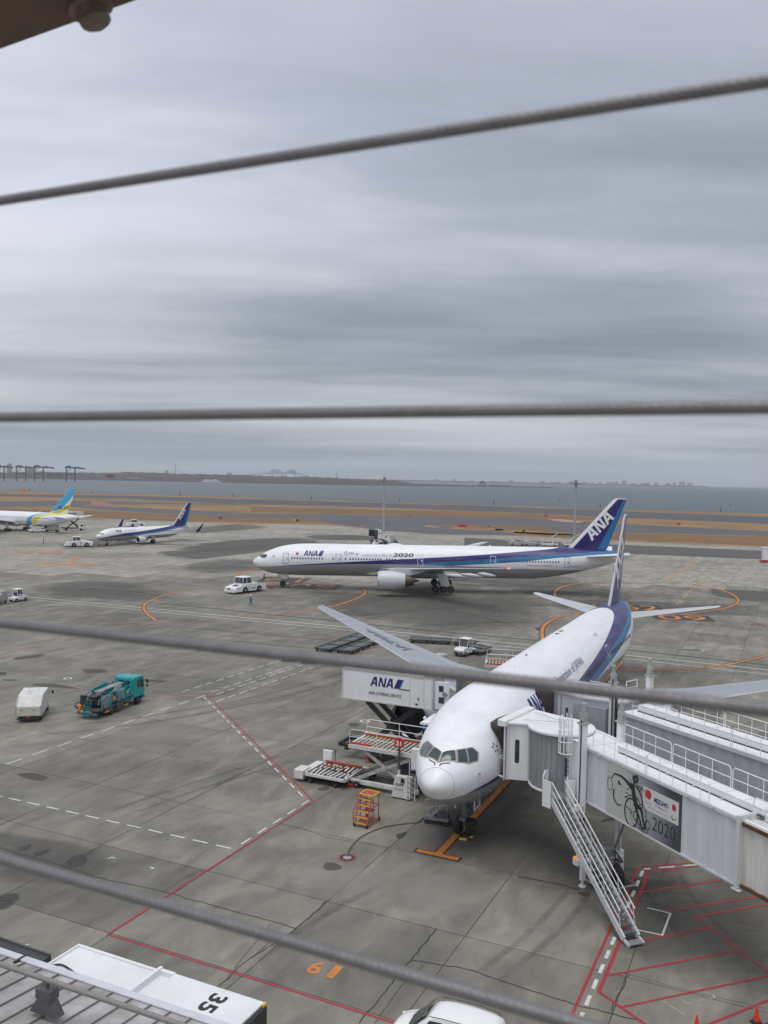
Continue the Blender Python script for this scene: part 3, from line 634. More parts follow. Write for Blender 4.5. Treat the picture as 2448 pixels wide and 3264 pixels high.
class Hull:
    def __init__(s, L, k=1.0, z0=0.0, tail=None):
        # k scales the reference section (radius 3.1 m); z0 shifts it vertically
        f = lambda z: z0 + z * k
        a = [(x * k, f(t), f(b), w_ * k) for x, t, b, w_ in NOSE]
        c = [(L - x * k, f(t), f(b), w_ * k) for x, t, b, w_ in (tail or TAIL)]
        s.T = np.array(a + c); s.L = L; s.k = k; s.zc = f(5.4); s.R = 3.1 * k; s.f = f
        s.x = np.sqrt(s.T[:, 0]); d = []
        for j in (1, 2, 3):
            y = s.T[:, j]; m_ = np.diff(y) / np.diff(s.x); t = np.zeros(len(y))
            for i in range(1, len(y) - 1):
                if m_[i - 1] * m_[i] > 0: t[i] = 2 * m_[i - 1] * m_[i] / (m_[i - 1] + m_[i])
            t[0] = m_[0]; t[-1] = m_[-1]; d.append(t)
        s.d = d
    def prof(s, st):
        q = math.sqrt(min(max(st, 0), s.L)); i = int(min(max(np.searchsorted(s.x, q) - 1, 0), len(s.x) - 2))
        h = s.x[i + 1] - s.x[i]; t = (q - s.x[i]) / h; o = []
        for j in (1, 2, 3):
            a, b = s.T[i, j], s.T[i + 1, j]; ma, mb = s.d[j - 1][i] * h, s.d[j - 1][i + 1] * h
            o.append((2 * t ** 3 - 3 * t * t + 1) * a + (t ** 3 - 2 * t * t + t) * ma + (-2 * t ** 3 + 3 * t * t) * b + (t ** 3 - t * t) * mb)
        return o
    def pt(s, st, th, off=0.0):
        t, b, w_ = s.prof(st); c = (t + b) / 2; r_ = (t - b) / 2
        n = Vector((0, math.cos(th) / max(w_, .01), math.sin(th) / max(r_, .01))).normalized()
        return Vector((-st, w_ * math.cos(th), c + r_ * math.sin(th))) + n * off
    def side(s, st, z, sgn=1, off=0.0):
        t, b, w_ = s.prof(st); c = (t + b) / 2; r_ = (t - b) / 2
        th = math.asin(max(-.9999, min(.9999, (z - c) / r_)))
        return s.pt(st, th if sgn > 0 else math.pi - th, off)
    def mesh(s, n=56):
        k = s.k; ss = [.02, .06, .12, .25, .4, .6, .8, 1.05, 1.35, 1.7, 2.1, 2.5, 3, 3.5, 4.2, 5, 5.8, 6.6, 7.5, 8.5, 9.5, 11]
        ss = [x * k for x in ss]; x = ss[-1]; e = s.L - 19.5 * k
        while x < e - 3: x += 2.0; ss.append(x)
        x = e
        while x < s.L - .4 * k: ss.append(x); x += .9 * k
        ss += [s.L - .35 * k, s.L - .15 * k, s.L - .02 * k]
        b = MB(); b.loft([[s.pt(q, 2 * math.pi * i / n) for i in range(n)] for q in ss]); return b
def paint_hull(name, kind, T, k=1.0, fin=None, wf=(.82, .83, .85)):
    z0_p = .35
    # livery bands are paint: boundaries are curves of height against station
    mt = bpy.data.materials.new(name); mt.use_nodes = True; nt = mt.node_tree; N = NT(nt)
    o = N('ShaderNodeTexCoord').outputs['Object']; x = N('ShaderNodeSeparateXYZ', inp={0: o})
    s_ = mth(N, 'MULTIPLY', x.outputs[0], -1.0); z = x.outputs[2]
    def curve(pts):
        n = N('ShaderNodeFloatCurve'); c = n.mapping.curves[0]
        P = [(min(max(a / 80, 0), 1), b / 20) for a, b in pts]
        P = [(0, P[0][1])] + P + [(1, P[-1][1])]
        while len(c.points) < len(P): c.points.new(.5, .5)
        for q, p in zip(c.points, P): q.location = p; q.handle_type = 'VECTOR' if kind == 'line' else 'AUTO'
        n.mapping.update(); nt.links.new(mth(N, 'DIVIDE', s_, 80.0), n.inputs['Value']); return mth(N, 'MULTIPLY', n.outputs[0], 20.0)
    def above(cv, wd=.015): return mth(N, 'MULTIPLY', mth(N, 'SUBTRACT', z, cv), 1 / wd, clamp=True)
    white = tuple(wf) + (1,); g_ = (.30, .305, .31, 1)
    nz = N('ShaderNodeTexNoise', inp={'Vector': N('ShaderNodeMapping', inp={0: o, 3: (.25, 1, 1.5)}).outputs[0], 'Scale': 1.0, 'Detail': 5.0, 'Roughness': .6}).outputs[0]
    c = white
    if 'bands' in T:
        for lo, hi, col in T['bands']:
            f = mth(N, 'MULTIPLY', above(curve(lo)), mth(N, 'SUBTRACT', 1.0, above(curve(hi))))
            c = mixc(N, f, c, tuple(col) + (1,))
    if 'swoosh' in T:
        for a0, a1, col in T['swoosh']:   # bands leaning back with height: station limits as curves of height
            def cz(pts):
                n = N('ShaderNodeFloatCurve'); c_ = n.mapping.curves[0]; P = [(b / 20, a / 80) for a, b in pts]; P = [(0, P[0][1])] + P + [(1, P[-1][1])]
                while len(c_.points) < len(P): c_.points.new(.5, .5)
                for q, p in zip(c_.points, P): q.location = p
                n.mapping.update(); nt.links.new(mth(N, 'DIVIDE', z, 20.0), n.inputs['Value']); return mth(N, 'MULTIPLY', n.outputs[0], 80.0)
            f = mth(N, 'MULTIPLY', mth(N, 'MULTIPLY', mth(N, 'SUBTRACT', s_, cz(a0)), 40.0, clamp=True), mth(N, 'MULTIPLY', mth(N, 'SUBTRACT', cz(a1), s_), 40.0, clamp=True))
            c = mixc(N, f, c, tuple(col) + (1,))
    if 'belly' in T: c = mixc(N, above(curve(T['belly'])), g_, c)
    # panel joints every 2.4 m, faint
    fr = mth(N, 'ABSOLUTE', mth(N, 'SUBTRACT', mth(N, 'FRACT', mth(N, 'DIVIDE', s_, 2.65)), .5))
    c = mixc(N, mth(N, 'MULTIPLY', mth(N, 'GREATER_THAN', fr, .4955), .30), c, (.2, .2, .2))
    c = mixc(N, mth(N, 'MULTIPLY', ramp(N, nz, [(.42, 0.0), (.72, 1.0)]), .20), c, (.35, .34, .32))
    fl = mth(N, 'ABSOLUTE', mth(N, 'SUBTRACT', mth(N, 'FRACT', mth(N, 'DIVIDE', mth(N, 'SUBTRACT', z, z0_p), 1.55)), .5))
    bs = N('ShaderNodeBsdfPrincipled', inp={'Base Color': c, 'Roughness': .40, 'Coat Weight': .10, 'Coat Roughness': .2})
    N('ShaderNodeOutputMaterial', inp={0: bs.outputs[0]}); return mt
PURP = hexc('1b0d62'); PURP2 = hexc('1d0f68'); SKYB = hexc('086a9e'); AIRB = hexc('4fa9d6'); AIRY = hexc('dccb1e')
def LT(pts, ds, dz=0.0): return [(a + ds, b + dz) for a, b in pts]
def ana_bands(sc_=1.0, dt=0.0, z0=0.0):
    f = lambda P: [((a + (dt if a > 22 else dt * a / 22)) * sc_, z0 + b * sc_) for a, b in P]
    up = f([(2.4, 3.85), (3.6, 4.08), (7, 4.42), (18.3, 5.25), (31.5, 6.1), (42.4, 6.85), (51.3, 7.62), (58, 8.25), (61.5, 8.75), (74, 9.5)])
    mid = f([(2.4, 3.6), (15, 3.85), (19.7, 4.06), (31, 4.95), (42.4, 5.95), (51.3, 6.62), (60, 7.3), (69, 7.95), (74, 8.2)])
    lo = f([(2.4, 3.6), (22, 3.8), (26, 4.1), (35.8, 4.65), (42.4, 5.1), (51.3, 5.75), (59.7, 6.7), (69.3, 7.4), (74, 7.6)])
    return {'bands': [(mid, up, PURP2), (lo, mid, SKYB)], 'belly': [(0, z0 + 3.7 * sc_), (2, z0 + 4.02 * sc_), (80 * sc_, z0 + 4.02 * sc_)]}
ALUM = mat('bare_aluminium', (.62, .64, .66), .32, .75, dirt=.25, scale=2, dcol=(.3, .3, .3))
WINGG = mat('wing_grey_paint', (.32, .335, .37), .5, dirt=.3, scale=.5, dcol=(.24, .25, .27))
WINGL = mat('wing_light_grey_paint', (.56, .58, .60), .42, .15, dirt=.25, scale=.7, dcol=(.38, .38, .38))
NACG = mat('nacelle_paint', (.60, .62, .64), .35, dirt=.3, scale=.9, dcol=(.42, .42, .42))
EXH = mat('exhaust_metal', (.20, .165, .135), .38, .85, dirt=.5, scale=4, dcol=(.06, .05, .045))
WINDOW = mat('cabin_window_glass', (.03, .035, .045), .12)
DOORL = mat('door_outline_paint', (.16, .17, .22), .5)
DOORW = mat('door_outline_white_paint', (.66, .67, .74), .5)
GEARM = mat('gear_strut_metal', (.22, .225, .23), .4, .4, dirt=.6, scale=6, dcol=(.05, .05, .05))
DECALW = mat('white_decal', (.80, .80, .81), .4); DECALG = mat('grey_decal', (.10, .10, .115), .5)
FRAMEW = mat('windscreen_frame', (.36, .32, .29), .45)
COCK = mat('cockpit_glass', (.03, .058, .062), .05, coat=.7, dirt=.7, scale=2.6, dcol=(.008, .015, .018))
def decal(hull, name, shape, m, root, sgn=1, off=.016, step=.22):
    vs, fs = cut2d(shape, step * hull.k, 1); vs, fs = cut2d((vs, fs), 1.2, 0); b = MB()
    b.add([hull.side(x, y, sgn, off) for x, y in vs], fs); o = b.build(name, m, root, smooth=0)
    # outward normals
    p = o.data.polygons[0]
    if p.normal.y * sgn < 0: o.data.flip_normals()
    return o
def decal_polys(hull, name, polys, x0, z0, h, m, root, sgn=1, off=.016):
    b = MB(); i = 0
    for P in polys:
        q = [(x0 + u * h, z0 + v * h) for u, v in P] if sgn > 0 else [(x0 - u * h, z0 + v * h) for u, v in P]
        vs, fs = cut2d((q, [tuple(range(len(q)))]), .22 * hull.k, 1); b.add([hull.side(x, y, sgn, off + .0015 * (i % 3)) for x, y in vs], fs); i += 1
    o = b.build(name, m, root, smooth=0); fixn(o)
    if o.data.polygons[0].normal.y * sgn < 0: o.data.flip_normals()
    return o
def foil(x, y, z, c, t, n=9):
    # closed aerofoil ring at span y: leading edge x (forward), chord c aft, thickness t
    us = [(1 - math.cos(math.pi * i / n)) / 2 for i in range(n + 1)]
    th = lambda u: t * 2.6 * (.2969 * math.sqrt(u) - .126 * u - .3516 * u * u + .2843 * u ** 3 - .1015 * u ** 4) * 1.9
    up = [(u, .5 * th(u) * 1.15) for u in us]; dn = [(u, -.5 * th(u) * .85) for u in reversed(us[1:-1])]
    return [Vector((x - u * c, y, z + v)) for u, v in up + dn]
def wing_mesh(st, sgn, mf=None, n=9):
    b = MB(); rings = []
    for (s_, y, z, c, t) in st: rings.append(foil(-s_, y * sgn, z, c, t, n))
    b.loft(rings, mf=mf); return b
def wheel(b, c, r_, wd, m=0, mr=1):
    c = Vector(c); y = Vector((0, 1, 0)); n = 20; pr = [(-.5, .72), (-.5, .86), (-.38, .97), (-.2, 1.0), (.2, 1.0), (.38, .97), (.5, .86), (.5, .72)]
    b.loft([[c + y * u * wd + Vector((math.cos(2 * math.pi * k / n), 0, math.sin(2 * math.pi * k / n))) * v * r_ for k in range(n)] for u, v in pr], m=m)
def rimm(c, r_, wd):
    b = MB(); c = Vector(c)
    for sg in (-1, 1):
        b.cyl(c + Vector((0, sg * wd * .3, 0)), c + Vector((0, sg * wd * .46, 0)), r_ * .60, 16, r2=r_ * .50)
        b.cyl(c + Vector((0, sg * wd * .44, 0)), c + Vector((0, sg * wd * .53, 0)), r_ * .2, 8)
    return b
RIM = mat('wheel_rim', (.22, .225, .23), .45, .4, dirt=.5, scale=8)
def landing_gear(root, s_, y, top, r_, axles, track, wd, name='main_gear', door=None):
    g = MB(); x = -s_
    g.cyl((x, y, r_), (x, y, top), r_ * .27, 12); g.cyl((x, y, r_ * 1.5), (x, y, top), r_ * .36, 12)
    g.cyl((x, y, top - .3), (x + r_ * 2.2 * (1 if axles > 1 else -1), y, r_ * 2.0), r_ * .12, 8)
    g.cyl((x, y, top - .3), (x, y * .45 if y else .5, top - .1), r_ * .14, 8)
    if axles > 1: g.beam((x - (axles - 1) * r_ * 1.08, y, r_), (x + (axles - 1) * r_ * 1.08, y, r_), r_ * .4, r_ * .4)
    xs = [x + (i - (axles - 1) / 2) * r_ * 2.16 for i in range(axles)] if axles > 1 else [x]
    for q in xs: g.cyl((q, y - track / 2, r_), (q, y + track / 2, r_), r_ * .14, 8)
    g.box((x + r_ * .5, y, r_ * 2.0), (r_ * .8, r_ * .7, r_ * .35))
    leg = g.build(name, GEARM, root, smooth=40)
    for q in xs:
        for sg in (-1, 1):
            c = (q, y + sg * track / 2, r_); b = MB(); wheel(b, c, r_, wd); t = b.build('wheel', RUBBER, leg); rimm(c, r_, wd).build('rim', RIM, leg)
    return leg
def cabin_windows(hull, root, runs, z, sgn=1, w_=.27, h_=.40):
    b = MB(); n = 10
    vs = [(w_ / 2 * math.cos(2 * math.pi * i / n) * (1.06 if i % 5 else 1), 0, h_ / 2 * math.sin(2 * math.pi * i / n)) for i in range(n)]
    b.add(vs + [(v[0] * .8, -.012, v[2] * .85) for v in vs], [(i, (i + 1) % n, n + (i + 1) % n, n + i) for i in range(n)] + [tuple(range(n, 2 * n))])
    me = None
    for a, c, pitch in runs:
        x = a
        while x <= c + .01:
            p = hull.side(x, z, sgn, .012); q = hull.side(x, z, sgn, 1.0); nrm = (q - p).normalized()
            ang = math.atan2(nrm.z, abs(nrm.y))
            if me is None:
                o = b.build('cabin_window', WINDOW, root, smooth=0); fixn(o); me = o.data
            else: o = bpy.data.objects.new('cabin_window', me); COL.objects.link(o); o.parent = root
            # mesh faces +y for the port side
            o.location = p; o.rotation_euler = (ang, 0, 0) if sgn > 0 else (ang, 0, math.pi); x += pitch
def door_outline(hull, root, s0, s1, z0, z1, sgn=1, m=None, panel=True, name='cabin_door'):
    b = MB(); t = .075 * hull.k
    def strip(x0, x1, y0, y1, off=.014):
        vs, fs = cut2d(([(x0, y0), (x1, y0), (x1, y1), (x0, y1)], [(0, 1, 2, 3)]), .22 * hull.k, 1)
        b.add([hull.side(x, y, sgn, off) for x, y in vs], fs)
    strip(s0, s0 + t, z0, z1); strip(s1 - t, s1, z0, z1); strip(s0 + t, s1 - t, z0, z0 + t); strip(s0 + t, s1 - t, z1 - t, z1)
    o = b.build(name, m or DOORL, root, smooth=0); fixn(o)
    if panel:
        c = MB(); sx_ = s0 + (s1 - s0) * .72; zz = z0 + (z1 - z0) * .5; dw = .10 * hull.k
        vs, fs = cut2d(([(sx_ - dw, zz - .16 * hull.k), (sx_ + dw, zz - .16 * hull.k), (sx_ + dw, zz + .16 * hull.k), (sx_ - dw, zz + .16 * hull.k)], [(0, 1, 2, 3)]), .22, 1)
        c.add([hull.side(x, y, sgn, .016) for x, y in vs], fs)
        hw = .08 * hull.k
        for q in (.32, .62):
            vs, fs = [(s0 + (s1 - s0) * .35 + a * hw, z0 + (z1 - z0) * q + e * hw) for a, e in ((-1, -.5), (1, -.5), (1, .5), (-1, .5))], [(0, 1, 2, 3)]
            c.add([hull.side(x, y, sgn, .016) for x, y in vs], fs)
        c_ = c.build('door_handle', m or DOORL, o, smooth=0); fixn(c_)
    return o
def cockpit(hull, root, k=1.0, z0=0.0):
    F = lambda P: [(a * k, l * k, z0 + z * k) for a, l, z in P]
    panes = [F([(1.15, .07, 5.86), (1.70, .06, 6.23), (2.05, .60, 6.33), (1.58, .82, 5.90)]), F([(1.62, .98, 5.86), (2.13, .76, 6.36), (2.50, 1.10, 6.38), (2.06, 1.43, 5.78)]), F([(2.14, 1.50, 5.77), (2.58, 1.17, 6.39), (2.88, 1.38, 6.36), (2.95, 1.62, 6.08), (2.68, 1.76, 5.80)])]
    fr_l = F([(1.03, 0, 5.83), (1.66, 0, 6.32), (2.07, .63, 6.43), (2.55, 1.12, 6.46), (2.93, 1.38, 6.43), (3.06, 1.66, 6.07), (2.72, 1.87, 5.73), (2.10, 1.52, 5.69), (1.58, .98, 5.79)])
    def grid(poly, off, sg, n=5):
        # project polygon onto the hull by (station, angle), subdivided
        P = []
        for a, l, z in poly:
            t, bt, w_ = hull.prof(a); c = (t + bt) / 2; r_ = (t - bt) / 2
            P.append((a, math.atan2((z - c) / r_, l / w_)))
        bm = bmesh.new(); bm.faces.new([bm.verts.new((a, b_, 0)) for a, b_ in P]); bmesh.ops.triangulate(bm, faces=bm.faces[:])
        bmesh.ops.subdivide_edges(bm, edges=bm.edges[:], cuts=n, use_grid_fill=True)
        bm.verts.index_update(); vs = []
        for v in bm.verts:
            p = hull.pt(max(v.co.x, .01), v.co.y, 0)
            e = .02; p1 = hull.pt(max(v.co.x, .01) + e, v.co.y, 0); p2 = hull.pt(max(v.co.x, .01), v.co.y + e, 0)
            nr = (p2 - p).cross(p1 - p).normalized()
            if nr.dot(p - Vector((-(v.co.x + 2.0), 0, hull.zc - .6 * hull.k))) < 0: nr = -nr
            q = p + nr * off; vs.append(Vector((q.x, q.y * sg, q.z)))
        fs = [tuple(v.index for v in f.verts) for f in bm.faces]; bm.free(); return vs, fs
    for sg in (1, -1):
        b = MB(); b.add(*grid(fr_l, .012, sg)); o = b.build('windscreen_frame', FRAMEW, root, smooth=60); fixn(o)
        for p in panes:
            b = MB(); b.add(*grid(p, .034, sg)); q = b.build('windscreen_pane', COCK, o, smooth=60); fixn(q)
def fin_paint(name, T):
    mt = bpy.data.materials.new(name); mt.use_nodes = True; nt = mt.node_tree; N = NT(nt)
    o = N('ShaderNodeTexCoord').outputs['Object']; x = N('ShaderNodeSeparateXYZ', inp={0: o}); X = x.outputs[0]; Z = x.outputs[2]
    c = tuple(T[0]) + (1,)
    for (p, q, col) in T[1]:   # colour everything on the left of the directed line p->q in the (x, z) plane
        dx, dz = q[0] - p[0], q[1] - p[1]; L = math.hypot(dx, dz)
        f = mth(N, 'MULTIPLY', mth(N, 'SUBTRACT', mth(N, 'MULTIPLY', mth(N, 'SUBTRACT', Z, p[1]), dx / L), mth(N, 'MULTIPLY', mth(N, 'SUBTRACT', X, p[0]), dz / L)), 60.0, clamp=True)
        c = mixc(N, f, c, tuple(col) + (1,))
    bs = N('ShaderNodeBsdfPrincipled', inp={'Base Color': c, 'Roughness': .3, 'Coat Weight': .25})
    N('ShaderNodeOutputMaterial', inp={0: bs.outputs[0]}); return mt
def flat_polys_y(name, polys, O, ang, h, y, m, root, flip=False, step=None):
    # polygons written along a line tilted by ang in the (x, z) plane, standing at y = +-y; text runs aft on the port side
    b = MB(); ca, sa = math.cos(ang), math.sin(ang)
    for sg in (1, -1):
        for i, P in enumerate(polys):
            vs = []
            Q, QF = cut2d((P, [tuple(range(len(P)))]), .12, 1); Q, QF = cut2d((Q, QF), .12, 0)
            for u, v in Q:
                a, c = u * h, v * h
                dx = -(a * ca - c * sa); dz = a * sa + c * ca
                vs.append((O[0] + dx, sg * (y(O[0] + dx, O[1] + dz) + .03 + .002 * (i % 3)), O[1] + dz))
            b.add(vs, QF if sg > 0 else [tuple(reversed(f_)) for f_ in QF])
    o = b.build(name, m, root, smooth=0); return o
def engine(root, s0, y, zc, k=1.0, lab=None):
    r_ = 1.78 * k; g = MB(); X = lambda a: -(s0 + a * k)
    prof = [(.35, 1.40), (.12, 1.42), (.02, 1.50), (0, 1.56), (.06, 1.63), (.35, 1.72), (1.2, 1.78), (2.6, 1.76), (4.0, 1.58), (5.05, 1.36), (5.05, 1.28)]
    n = 36
    g.loft([[Vector((X(a), y + q * k * math.cos(2 * math.pi * i / n), zc + q * k * math.sin(2 * math.pi * i / n))) for i in range(n)] for a, q in prof], cap=False)
    e = g.build('engine', NACG, root, smooth=60); fixn(e)
    l = MB(); l.loft([[Vector((X(a), y + q * k * math.cos(2 * math.pi * i / n), zc + q * k * math.sin(2 * math.pi * i / n))) for i in range(n)] for a, q in [(.36, 1.401), (.10, 1.43), (.0, 1.51), (-.02, 1.56), (.06, 1.645), (.16, 1.675)]], cap=False)
    fixn(l.build('inlet_lip', ALUM, e, smooth=60))
    f = MB(); f.cyl((X(1.1), y, zc), (X(1.2), y, zc), 1.42 * k, 32); f.loft([[Vector((X(a), y + q * k * math.cos(2 * math.pi * i / n), zc + q * k * math.sin(2 * math.pi * i / n))) for i in range(n)] for a, q in [(.3, 1.42), (1.15, 1.43)]], cap=False)
    f.build('fan', mat('fan_metal', (.05, .052, .055), .4, .6), e)
    s = MB(); s.cyl((X(.55), y, zc), (X(1.1), y, zc), .05 * k, 16, r2=.42 * k); s.build('spinner', DGREY, e)
    x = MB(); x.loft([[Vector((X(a), y + q * k * math.cos(2 * math.pi * i / n), zc + q * k * math.sin(2 * math.pi * i / n))) for i in range(n)] for a, q in [(4.9, 1.22), (5.6, 1.05), (6.5, .80), (6.6, .78)]]); x.build('exhaust_nozzle', EXH, e, smooth=60)
    x = MB(); x.cyl((X(6.3), y, zc), (X(7.75), y, zc), .52 * k, 20, r2=.04 * k); x.build('exhaust_plug', EXH, e, smooth=60)
    p = MB(); ys = .26 * k
    pr = [(X(1.6), zc + 1.76 * k), (X(3.2), zc + 2.35 * k), (X(6.4), zc + 2.3 * k), (X(9.2), zc + 2.0 * k), (X(7.4), zc + 1.3 * k), (X(5.4), zc + .9 * k), (X(4.2), zc + 1.3 * k)]
    p.prism(pr, y - ys, y + ys, 'y'); fixn(p.build('pylon', NACG, e, smooth=30, bevel=.05)); return e
def airliner(name, label, P, loc, yaw, pitch=0.0, group=None):
    root = thing(name, label, 'airliner', loc, 0, group); root.rotation_euler = (0, pitch, yaw)
    k = P['k']; z0 = P.get('z0', 0); L = P['L']; H = Hull(L, k, z0); f = H.f
    H.mesh().build('fuselage', P['hullmat'], root, smooth=75)
    cockpit(H, root, k, z0)
    # wings
    def mfw(i, kk):
        if kk in (0, 17): return 1
        return 0 if 1 <= kk <= 5 else (1 if kk <= 9 else 2)
    for sg in (1, -1):
        st = P['wing']; b = wing_mesh(st, sg, mfw); o = b.build('wing', [WINGG, ALUM, WINGL] if P.get('greywing') else [WINGL, ALUM, WINGL], root, smooth=50); fixn(o)
        for q in P.get('fairings', []):
            s_, y, zz, ln = q; c = MB(); n = 12
            c.loft([[Vector((-(s_ - 1.2 + u * ln), sg * y + w2 * math.cos(2 * math.pi * i / n), zz - .15 - .35 * u + w2 * 1.15 * math.sin(2 * math.pi * i / n))) for i in range(n)] for u, w2 in [(0, .03), (.12, .22), (.4, .34), (.7, .26), (1, .04)]])
            c.build('flap_fairing', WINGL, o, smooth=60)
        if P.get('winglet'):
            s_, y, z, c_, hh = P['winglet']; c = MB()
            c.loft([foil(-s_, 0, 0, c_, .10), foil(-(s_ + hh * .35), 0, 0, c_ * .8, .08), foil(-(s_ + hh * .95), 0, 0, c_ * .38, .05)])
            # stand the panel up
            vs = []
            for i, v in enumerate(c.v):
                r_ = i // 18; yy = [0, .28, .55][r_]; zz = [0, hh * .45, hh][r_]; vs.append((v[0], sg * (y + yy + v[2]), z + zz))
            c.v = vs; w2 = c.build('winglet', mat('winglet_blue', PURP2, .35), o, smooth=50); fixn(w2)
        if sg == 1 and P.get('navlight'):
            s_, y, z = P['navlight']; c = MB(); c.box((-s_, y, z), (.3, .2, .12)); c.build('navigation_light', mat('red_lamp', (.9, .05, .03), .2, emit=(1, .08, .04, 6.0)), o)
        b = wing_mesh(P['stab'], sg); o = b.build('tailplane', WINGL if P.get('greywing') else WHITE, root, smooth=50); fixn(o)
    # belly fairing
    n = 24; b = MB(); a0, a1 = P['belly']; rr = []
    for u, w_, d in [(0, .30, .1), (.12, .75, .55), (.3, .98, .9), (.5, 1.03, 1.0), (.75, .95, .85), (.92, .6, .4), (1, .3, .1)]:
        s_ = a0 + (a1 - a0) * u
        rr.append([Vector((-s_, H.R * w_ * 1.03 * math.cos(2 * math.pi * i / n), f(2.9) + (1.6 * k if math.sin(2 * math.pi * i / n) > 0 else .85 * k * d) * math.sin(2 * math.pi * i / n) * (w_ if math.sin(2 * math.pi * i / n) > 0 else 1))) for i in range(n)])
    b.loft(rr); b.build('belly_fairing', mat('belly_grey_paint', (.40, .405, .41), .4, dirt=.4, scale=1.0), root, smooth=60)
    for q in P['engines']:
        engine(root, q[0], q[1], q[2], q[3])
    # fin
    F = P['fin']; b = MB(); rings = []
    for (s_, z, c, t) in F:
        rings.append([Vector((p.x, p.z, z)) for p in foil(-s_, 0, 0, c, t)])
    b.loft(rings); o = b.build('fin', P['finmat'], root, smooth=50); fixn(o)
    def finy(x, z):
        zs = [q[1] for q in F]; s_ = np.interp(z, zs, [q[0] for q in F]); c = np.interp(z, zs, [q[2] for q in F]); t = np.interp(z, zs, [q[3] for q in F])
        u = min(max((-x - s_) / c, .001), .999)
        return t * 2.6 * (.2969 * math.sqrt(u) - .126 * u - .3516 * u * u + .2843 * u ** 3 - .1015 * u ** 4) * 1.9 * .5 * 1.15 + .02
    if 'fintext' in P:
        O, ang, h = P['fintext']; flat_polys_y('fin_lettering', ana_polys()[0], O, ang, h, finy, DECALW, o)
    P['finy'] = finy
    # gear
    r0 = P['wr']
    ng = landing_gear(root, P['nose_s'], 0, f(2.6), r0[0], 1, r0[2], r0[3], 'nose_gear')
    for sg in (-1, 1):
        c = MB()
        c.beam((-P['nose_s'] + .9 * k, sg * .55 * k, f(2.5)), (-P['nose_s'] - .9 * k, sg * .55 * k, f(2.5)), .03, .05)
        c.prism([(-P['nose_s'] - 1.0 * k, f(1.55)), (-P['nose_s'] + .1 * k, f(1.55)), (-P['nose_s'] + .1 * k, f(2.6)), (-P['nose_s'] - 1.0 * k, f(2.6))], sg * .62 * k - .03, sg * .62 * k + .03, 'y')
        fixn(c.build('gear_door', WHITE, ng, smooth=0))
    for sg in (1, -1):
        mg = landing_gear(root, P['main_s'], sg * P['track'] / 2, f(3.4), r0[1], P['axles'], r0[4], r0[5])
        d = MB(); x = -P['main_s']; y = sg * (P['track'] / 2 + .55 * k); d.prism([(x - 1.3 * k, f(1.35)), (x + .35 * k, f(1.15)), (x + 1.3 * k, f(3.6)), (x - .5 * k, f(3.6))], y, y + .05, 'y'); fixn(d.build('gear_door', WINGL, mg, smooth=0))
    return root, H
# --- wide-body wing stations for the 63.7 m version: (leading-edge station, span y, z, chord, thickness)
def wb_wing(d): return [(19.2 + d, 2.4, 3.75, 12.9, 1.55), (20.4 + d, 3.6, 3.95, 11.6, 1.45), (25.6 + d, 10.0, 4.75, 6.35, .85), (33.0 + d, 19.4, 5.95, 3.95, .48), (41.3 + d, 29.9, 7.12, 1.75, .20), (42.3 + d, 30.45, 7.18, 1.1, .12)]
def wb_stab(d): return [(53.6 + d, .9, 6.75, 6.6, .62), (54.4 + d, 1.6, 6.82, 6.1, .58), (60.6 + d, 10.4, 7.95, 2.0, .2), (61.3 + d, 10.78, 8.0, 1.2, .1)]
def wb_fin(d): return [(50.8 + d, 7.9, 8.2, .35), (52.0 + d, 8.6, 7.4, .7), (56.3 + d, 13.4, 4.85, .48), (60.3 + d, 17.9, 2.55, .26), (60.8 + d, 18.1, 1.9, .16)]
def wb_finmat(name, d, kw=.5):
    L0, L1 = (-(52.0 + d), 8.6), (-(60.35 + d), 18.0); a = math.atan2(L1[1] - L0[1], L1[0] - L0[0]); nx, nz = math.sin(a), -math.cos(a)
    s0 = .62; P0 = (L0[0] - nx * s0, L0[1] - nz * s0); P1 = (L1[0] - nx * s0, L1[1] - nz * s0)
    T0, T1 = (-(59.0 + d), 8.4), (-(62.75 + d), 18.0); q0 = (T0[0] + 1.45, T0[1]); q1 = (T1[0] + .42, T1[1])
    return fin_paint2(name, P0, P1, q0, q1, 17.93)
def fin_paint2(name, P0, P1, q0, q1, ztop):
    mt = bpy.data.materials.new(name); mt.use_nodes = True; nt = mt.node_tree; N = NT(nt)
    o = N('ShaderNodeTexCoord').outputs['Object']; x = N('ShaderNodeSeparateXYZ', inp={0: o}); X = x.outputs[0]; Z = x.outputs[2]
    def sd(p, q):      # signed distance, positive ahead of the line (towards the nose)
        dx, dz = q[0] - p[0], q[1] - p[1]; L = math.hypot(dx, dz)
        return mth(N, 'SUBTRACT', mth(N, 'MULTIPLY', mth(N, 'SUBTRACT', X, p[0]), dz / L), mth(N, 'MULTIPLY', mth(N, 'SUBTRACT', Z, p[1]), dx / L))
    c = mixc(N, mth(N, 'MULTIPLY', mth(N, 'MULTIPLY', sd(q0, q1), -1.0), 60.0, clamp=True), tuple(PURP) + (1,), tuple(SKYB) + (1,))
    c = mixc(N, mth(N, 'MULTIPLY', sd(P0, P1), 60.0, clamp=True), c, (.80, .80, .81))
    c = mixc(N, mth(N, 'MULTIPLY', mth(N, 'SUBTRACT', Z, ztop), 60.0, clamp=True), c, (.80, .80, .81))
    bs = N('ShaderNodeBsdfPrincipled', inp={'Base Color': c, 'Roughness': .3, 'Coat Weight': .25})
    N('ShaderNodeOutputMaterial', inp={0: bs.outputs[0]}); return mt
ANL, ANB, ANS = ana_polys()
def jetpose(gx, gy, yaw, s_nose):
    return (gx + math.cos(yaw) * s_nose, gy + math.sin(yaw) * s_nose, 0)
